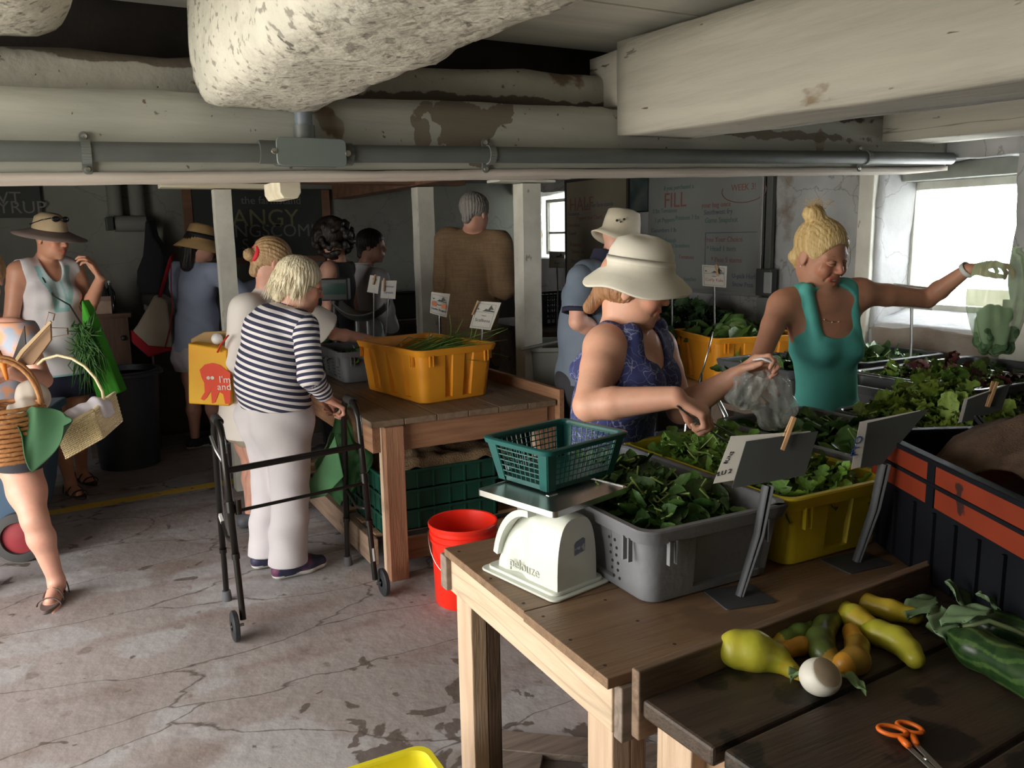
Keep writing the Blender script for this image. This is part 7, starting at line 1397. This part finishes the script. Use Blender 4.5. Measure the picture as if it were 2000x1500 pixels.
obj('bag_skin', bag_surface((c.x, c.y, c.z-.02), .27, .34, .20, 4, .4, -.5, .03), GB, t, 180); obj('bag_handle', MB().tube([(c.x-.02, c.y-.02, c.z+.12), (c.x, c.y, c.z+.24), D(690, 790, 3.9)], [.03, .014, .010], 8), GB, t, 180)
m = [D(*p, 3.82) for p in ((655, 850), (672, 930), (636, 968), (598, 976), (592, 958), (628, 905))]; n = cd(0, 1, 0)*.01; obj('bag_flap', MB().loft([[p-n for p in m], [p+n for p in m]], True), GB, t, None, .004)
# ---------------------------------------------------------------- clear bag held over the arugula, green bag at the window
CLR = mat('clear polythene', (.62, .66, .63), .14, alpha=.34, var=(.76, .80, .77), scale=14, bump=1., bscale=26, spec=.9); WHB = mat('white bag band', (.82, .82, .82), .35)
c = D(1503, 778, 2.45); t = thing('plastic_bag', 'clear plastic bag held open between the two women over the arugula', 'bag', (c.x, c.y, c.z-.1))
def clearbag(c, w, h, d, tilt, seed, mm, k0=.75, name='bag_skin', par=None):
    def f(u, v):
        a = 2*math.pi*u; k = (k0+(1-k0)*min(1, v/.35)) if v < .72 else math.sqrt(max(.0004, 1-((v-.72)/.285)**2)); wr = .022*noise.noise(Vector((math.cos(a)*2.2, math.sin(a)*2.2, v*3+seed)))+.010*noise.noise(Vector((math.cos(a)*6, math.sin(a)*6, v*4+seed)))+.004*math.sin(a*11+v*6+seed)*(1-v)
        p = Vector((math.cos(a)*(w/2*k+wr), math.sin(a)*(d/2*k+wr), h*(.5-v))); p = Matrix.Rotation(tilt, 3, 'Y') @ p; return Vector(c)+cd(p.x, p.y, p.z)
    return obj(name, MB().grid(f, 60, 30), mm, par, 180)
clearbag((c.x, c.y, c.z), .125, .20, .10, math.radians(-22), 1.3, CLR, par=t); c2 = D(1458, 765, 2.42); clearbag((c2.x, c2.y, c2.z), .085, .11, .08, math.radians(25), 3.3, CLR, .9, 'gathered_side', t)
pts = [D(1472, 703, 2.40), D(1488, 700, 2.38), D(1507, 706, 2.38), D(1525, 717, 2.40)]; obj('rolled_band', MB().tube(pts, [.006, .0085, .0085, .006], 10, flat=.5), WHB, t, 180)
GBG = mat('translucent green bag', (.42, .62, .36), .2, alpha=.45, var=(.60, .80, .50), scale=6, bump=.5, bscale=10)
c = D(1948, 600, 2.92); t = thing('plastic_bag', 'pale green produce bag hanging from the outstretched hand before the window', 'bag', (c.x, c.y, c.z-.2))
def f(u, v):
    a = 2*math.pi*u; w = .055+.035*math.sin(math.pi*min(1, v*.9+.1)) if v > .05 else .05; k = 1 if v < .8 else math.sqrt(max(.002, 1-((v-.8)/.203)**2)); wr = .016*noise.noise(Vector((math.cos(a)*2.5, math.sin(a)*2.5, v*2)))+.004*math.sin(a*13+v*2)*(1-v)
    return Vector(c)+cd(math.cos(a)*(w*k+wr)*(1.15-.25*v)+.012*(v-.5), math.sin(a)*(w*.7*k+wr), .19-.36*v+(.02*math.cos(a)*(1-v)))
obj('bag_skin', MB().grid(f, 60, 30), GBG, t, 180)
leaf_pile('contents', '', '', tuple(), 0, dome(0), 0, .05, 'oval', (.03, .1, .03), (.05, .16, .04), ns=0) if False else None
rnd = random.Random(5); o = organic('leafy_contents', [ell(np.array(c)+np.array(cd(rnd.uniform(-.05, .055)*(1-abs(i/60-.4)*.6), rnd.uniform(-.03, .03), -.155+.145*(i/60))), (.020, .016, .020), k=.012) for i in range(60)], mat('bagged leaves', (.05, .12, .05), .6, var=(.12, .22, .09), scale=40, bump=1., bscale=50), t, .004, disp=folds((1, .4, .2), 190, .005))
# ---------------------------------------------------------------- chrome tongs leaning on the orange bin, chair
q = D(1383, 700, 4.2); t = thing('tongs', 'long chrome tongs with black tips hung from the orange bin between the women', 'tongs', (q.x, q.y, .8)); obj('arm', MB().tube([D(1392, 648, 4.22), D(1382, 690, 4.20), D(1370, 732, 4.19)], .0045, 8), STEEL, t, 180); obj('black_tip', MB().tube([D(1371, 728, 4.19), D(1367, 748, 4.19), D(1372, 762, 4.2)], [.006, .010, .004], 8), BLKM, t, 180)
q = D(1385, 830, 3.1); t = thing('folding_chair', 'chrome framed chair half hidden behind the sunhatted woman', 'chair', (q.x, q.y, 0)); fz = lambda px, py, d: D(px, py, d)
obj('chair_frame', MB().tube([fz(1340, 850, 3.0), fz(1345, 788, 3.1), fz(1372, 772, 3.15), fz(1402, 782, 3.15), fz(1417, 812, 3.12), fz(1422, 850, 3.1), fz(1425, 1000, 3.1), Vector((fz(1425, 1000, 3.1).x, fz(1425, 1000, 3.1).y, .0))], .010, 10), STEEL, t, 180); obj('seat', MB().lathe([(0, 0), (.17, 0), (.18, .02), (.17, .04), (0, .045)], 30, RM((q.x-.06, q.y+.02, D(1385, 850, 3.1).z-.05))), BLKM, t, 40)
for a in (0, 2.1, 4.2): p = Vector((q.x-.06+.14*math.cos(a), q.y+.02+.14*math.sin(a), 0)); obj('leg', MB().tube([p, p+Vector((0, 0, D(1385, 850, 3.1).z-.05))], .010, 8), STEEL, t, 60)
# ---------------------------------------------------------------- bags and baskets at the left
CAN = cloth('natural canvas', (.42, .36, .28), (.37, .31, .24), 6); RDC = cloth('red canvas', (.42, .012, .025), (.34, .010, .02), 6)
c = D(305, 640, 6.3); t = thing('tote_bag', 'natural canvas tote with red base and straps on the blue-shirted shoulder', 'bag', (c.x, c.y, c.z-.2))
slab('bag_body', [(310, 573), (332, 586), (344, 676), (300, 692), (262, 650), (276, 632)], 6.30, .16, CAN, t, .02); slab('base_panel', [(265, 641), (299, 672), (343, 676), (344, 681), (300, 695), (255, 656)], 6.30, .18, RDC, t, .012)
obj('strap', MB().tube([D(312, 580, 6.22), D(322, 545, 6.16), D(333, 508, 6.14), D(341, 497, 6.24)], .016, 8, flat=.25), RDC, t, 180); obj('strap', MB().tube([D(334, 500, 6.16), D(334, 560, 6.12), D(337, 600, 6.12), D(332, 640, 6.20), D(322, 680, 6.21)], .014, 8, flat=.25), RDC, t, 180)
YB_ = mat('yellow bag print', (.85, .50, .02), .6, var=(.85, .36, .01), scale=3); RDP = mat('red bag print', (.78, .06, .015), .6); WHP = mat('white print', (.85, .82, .75), .6)
c = D(412, 725, 4.22); t = thing('shopping_bag', 'yellow shopping bag with a red elephant hanging behind the striped woman', 'bag', (c.x, c.y, c.z-.2))
slab('bag_body', [(374, 668), (450, 680), (455, 790), (375, 785)], 4.26, .10, YB_, t, .008); slab('bag_mouth', [(374, 662), (400, 648), (448, 646), (452, 682), (374, 670)], 4.33, .02, cloth('tan bag lining', (.42, .28, .12)), t, .004)
dd = 4.207
def flatp(name, pts, m): P = [D(px, py, dd) for px, py in pts]; n = cd(0, 1, 0)*.001; return obj(name, MB().loft([[p-n for p in P], [p+n for p in P]], True), m, t)
flatp('elephant_print', [(390, 722), (400, 712), (415, 709), (430, 713), (440, 722), (450, 728), (450, 788), (440, 789), (436, 770), (428, 765), (420, 786), (414, 788), (412, 762), (405, 775), (398, 782), (392, 779), (396, 772), (400, 766), (399, 748), (394, 738)], RDP)
for px in (407, 415): obj('eye_print', MB().lathe([(.006, 0), (.009, 0), (.009, .002), (.006, .002), (.006, 0)], 14, frame(D(px, 738, dd-.002), cd(1, 0), (0, 0, 1), cd(0, -1))), WHP, t)
for s, px, py in (("I'm", 439, 742), ('and', 438, 756)): text('writing', s, .05, frame(D(px, py, dd-.003), cd(1, 0, -.02), (0, 0, 1), cd(0, -1)), WHP, t, .0008)
obj('handle', MB().tube([D(425, 688, 4.19), D(432, 672, 4.19), D(446, 655, 4.19)], .014, 8, flat=.3), RDP, t, 180); obj('paper_inside', MB().ell(D(424, 662, 4.28), (.03, .03, .03), n=10, k=7), WHB, t, 180)
# green tote and carrot tops of the hatted woman
c = D(200, 690, 5.0); t = thing('green_bag', 'bright green cloth bag with leafy tops slung on the hatted woman', 'bag', (c.x, c.y, c.z-.25)); GRC = cloth('bright green cloth', (.07, .42, .03), (.05, .32, .02), 5)
slab('bag_body', [(166, 584), (176, 600), (243, 764), (222, 772), (196, 776), (180, 720), (168, 650)], 4.98, .10, GRC, t, .012)
rnd = random.Random(7); m = MB()
for i in range(150):
    p = D(rnd.uniform(150, 178), rnd.uniform(640, 690), 4.86+rnd.uniform(-.03, .03)); q = D(rnd.uniform(140, 215), rnd.uniform(690, 775), 4.86+rnd.uniform(-.04, .03)) if i % 2 else p+cd(rnd.gauss(0, .045), rnd.gauss(0, .03), rnd.gauss(0, .05)); m.tube([p, p.lerp(q, .5)+cd(rnd.gauss(0, .02), 0, rnd.gauss(0, .01)), q], [.006, .009, .002], 5, flat=.4)
lt = obj('leafy_tops', m, mat('leafy tops', (.03, .11, .025), .6, var=(.08, .20, .045), scale=22), t, 180); lt['kind'] = 'stuff'
# straw basket on the arm of the person at the edge
def woven(nm, c1, c2, sc=60): return mat(nm, c1, .6, var=c2, scale=7, bump=.4, bscale=90)
STR_ = woven('pale straw', (.90, .76, .48), (.82, .66, .38)); WIC = woven('brown wicker', (.50, .24, .09), (.36, .15, .05))
O = D(183, 801, 3.28); LX = D(108, 842, 3.22)-O; WX = D(224, 768, 3.46)-O; HX = D(200, 858, 3.26)-O; t = thing('straw_basket', 'pale straw rectangular basket with a hoop handle, tipped on the arm', 'basket', O+LX*.5+WX*.5+HX)
def bp(u, v, w): return O+LX*u*(1-.05*w)+WX*(v*(1-.06*w)+.03*w)+HX*w
def wall(p0, p1, name):
    m = MB(); n = 16
    for j in range(n):
        w = (j+.5)/n; pts = []
        for i in range(25): s = i/24; q = bp(*[a*(1-s)+b*s for a, b in zip(p0, p1)], w); pts.append(q+(LX.cross(WX)).normalized()*0+((WX if p0[1] == p1[1] else LX).normalized()*.0035*(1 if (i+j) % 2 else -1)))
        m.tube(pts, .0038, 5)
    for i in range(13): s = i/12; a_ = [a*(1-s)+b*s for a, b in zip(p0, p1)]; m.tube([bp(*a_, 0), bp(*a_, 1)], .0035, 5)
    o = obj(name, m, STR_, t, 180); return o
for a, b in (((0, 0), (1, 0)), ((0, 0), (0, 1)), ((1, 0), (1, 1)), ((0, 1), (1, 1))): wall(a, b, 'woven_side')
obj('basket_floor', MB().loft([[bp(0, 0, .97), bp(1, 0, .97), bp(1, 1, .97), bp(0, 1, .97)], [bp(0, 0, 1), bp(1, 0, 1), bp(1, 1, 1), bp(0, 1, 1)]], True), STR_, t)
obj('rim', MB().tube([bp(0, 0, 0), bp(1, 0, 0), bp(1, 1, 0), bp(0, 1, 0), bp(0, 0, 0)], .008, 8), STR_, t, 180)
obj('hoop_handle', MB().tube([D(205, 795, 3.36), D(200, 765, 3.36), D(186, 738, 3.35), D(165, 715, 3.34), D(140, 700, 3.33), D(112, 694, 3.32), D(85, 702, 3.31), D(74, 712, 3.31)], [.012, .008]+[.0085]*6, 8, flat=.7), STR_, t, 180)
tag(organic('cloth', [ell(np.array(bp(.45, .5, .1)), (.10, .06, .035), k=.02), ell(np.array(bp(.2, .5, -.02)), (.06, .05, .03), k=.02)], cloth('lilac white cloth', (.66, .62, .68)), None, .006, disp=folds((1, .3, .2), 70, .005)), 'folded lilac-white cloth lying inside the straw basket', 'cloth')
bc = D(12, 838, 3.2); t = thing('wicker_basket', 'round brown wicker basket with twin handles, cut by the left edge', 'basket', (bc.x, bc.y, bc.z-.12))
m = MB(); n = 12
for j in range(n):
    z = -.11+.20*j/(n-1); r = .125+.028*math.sin(math.pi*(j/(n-1))*.8+.4); m.tube([(bc.x+(r+.004*(1 if (i+j) % 2 else -1))*math.cos(2*math.pi*i/40), bc.y+(r+.004*(1 if (i+j) % 2 else -1))*math.sin(2*math.pi*i/40), bc.z+z) for i in range(41)], .0088, 6)
obj('woven_side', m, WIC, t, 180); obj('basket_floor', MB().lathe([(0, 0), (.13, 0), (.13, .012), (0, .012)], 30, RM((bc.x, bc.y, bc.z-.12))), WIC, t, 40)
for s in (-1, 1): obj('handle', MB().tube([(bc.x+.13*math.cos(a)+0, bc.y+s*.05, bc.z+.09+.19*math.sin(a)) for a in np.linspace(0, math.pi, 18)], .009, 8), WIC, t, 180)
GCL = cloth('dark green felt', (.03, .10, .04), (.024, .08, .032), 5)
A_, B_, C_, D_ = D(30, 800, 3.12), D(112, 812, 3.16), D(124, 862, 3.10), D(68, 922, 3.06)
def gf(u, v):
    top = D(25+98*u, 832-44*math.sin(math.pi*min(1, u*.8+.02))**.7+16*u*u*u, 3.12); bot = D(25+98*u, 834+86*(u/.46 if u < .46 else ((1-u)/.54)**.8), 3.07); p = top.lerp(bot, v); return p+cd(.010*math.sin(u*7+v*2), .018*math.sin(u*9+v)+.02*math.sin(v*3), .006*math.sin(u*8))+cd(.03*math.sin(math.pi*v)*(u-.5), 0, 0)
tag(obj('green_cloth', MB().grid(gf, 30, 30, .004), GCL, None, 180), 'dark green cloth draped from the brown wicker basket', 'cloth')
KR = cloth('kraft paper', (.34, .21, .12), (.28, .17, .10), 8); c = D(62, 665, 3.3); t = thing('paper_bags', 'folded brown paper bags with paper handles tucked under the arm', 'paper bag', c)
slab('folded_bag', [(24, 716), (44, 690), (100, 632), (101, 664), (66, 712)], 3.30, .012, KR, t, .002); slab('folded_bag', [(21, 715), (40, 684), (98, 626), (102, 630), (46, 690), (28, 716)], 3.27, .008, cloth('light kraft', (.46, .32, .18)), t, .002); slab('dark_card', [(20, 714), (48, 636), (53, 690), (24, 715)], 3.34, .006, cloth('dark card', (.05, .045, .045)), t, .001)
obj('paper_handle', MB().tube([D(88, 634, 3.29), D(95, 610, 3.29), D(107, 613, 3.29), D(104, 626, 3.29)], .006, 6, flat=.3), KR, t); obj('paper_handle', MB().tube([D(98, 640, 3.3), D(132, 641, 3.3), D(133, 653, 3.3), D(103, 658, 3.3)], .006, 6, flat=.3), KR, t)
tag(organic('white_bag', [ell(np.array(D(62, 778, 3.36)), (.07, .05, .075), k=.02), ell(np.array(D(50, 800, 3.3)), (.06, .05, .05), k=.02)], cloth('cream polythene', (.62, .56, .48)), None, .006, disp=folds((1, .3, 0), 60, .006)), 'cream plastic bag bulging between the two baskets', 'bag')
tag(obj('carrot', MB().tube([D(-4, 686, 3.28), D(6, 712, 3.26), D(14, 742, 3.25)], [.010, .013, .006], 10), mat('orange carrot', (.85, .25, .03), .5), None, 180), 'bright orange carrot held in the hand at the left edge', 'carrot')  # orange tube standing for part of the basket handle
# blue trolley bin with a wheel
wc = G(46, 1096); t = thing('wheeled_cooler', 'blue wheeled cooler with a red-hubbed wheel behind the bare leg', 'cooler', (wc.x-.2, wc.y, 0)); BLU = mat('blue cooler plastic', (.045, .10, .17), .5)
Mw = Matrix.Translation(Vector((wc.x, wc.y, .12))); X = cd(1, 0, 0); Yv = cd(0, 1, 0)
def cdm(o): return frame(o, cd(1, .25, 0), cd(-.25, 1, 0), (0, 0, 1))
Mc = cdm((wc.x, wc.y, 0)); obj('cooler_body', MB().loft([[Mc @ Vector((x, y, z)) for x, y in ((-.7, .07), (xr, .07), (xr, .5), (-.7, .5))] for xr, z in ((.02, .16), (.06, .3), (.13, .70))], True), BLU, t, None, .015)
obj('white_base', MB().box((-.7, .06, .07), (-.06, .48, .155)).xf(Mc), mat('white base plastic', (.60, .62, .63), .5), t, None, .01); obj('lid', MB().box((-.72, .06, .705), (.15, .52, .75)).xf(Mc), BLU, t, None, .012)
Ml = frame(Mc @ Vector((0, .0, .13)), Mc.to_3x3() @ Vector((1, 0, 0)), (0, 0, 1), Mc.to_3x3() @ Vector((0, -1, 0)))
w_ = obj('wheel', MB().lathe([(.03, -.03), (.10, -.03), (.128, -.02), (.128, .02), (.10, .03), (.085, .03), (.085, .0), (.03, .0), (.03, -.03)], 40, Ml), mat('grey tyre', (.07, .07, .07), .8), t, 40); obj('hub', MB().lathe([(0, 0), (.084, 0), (.084, .008), (.03, .016), (0, .018)], 30, Ml), mat('red hub', (.32, .03, .04), .6), w_, 40)
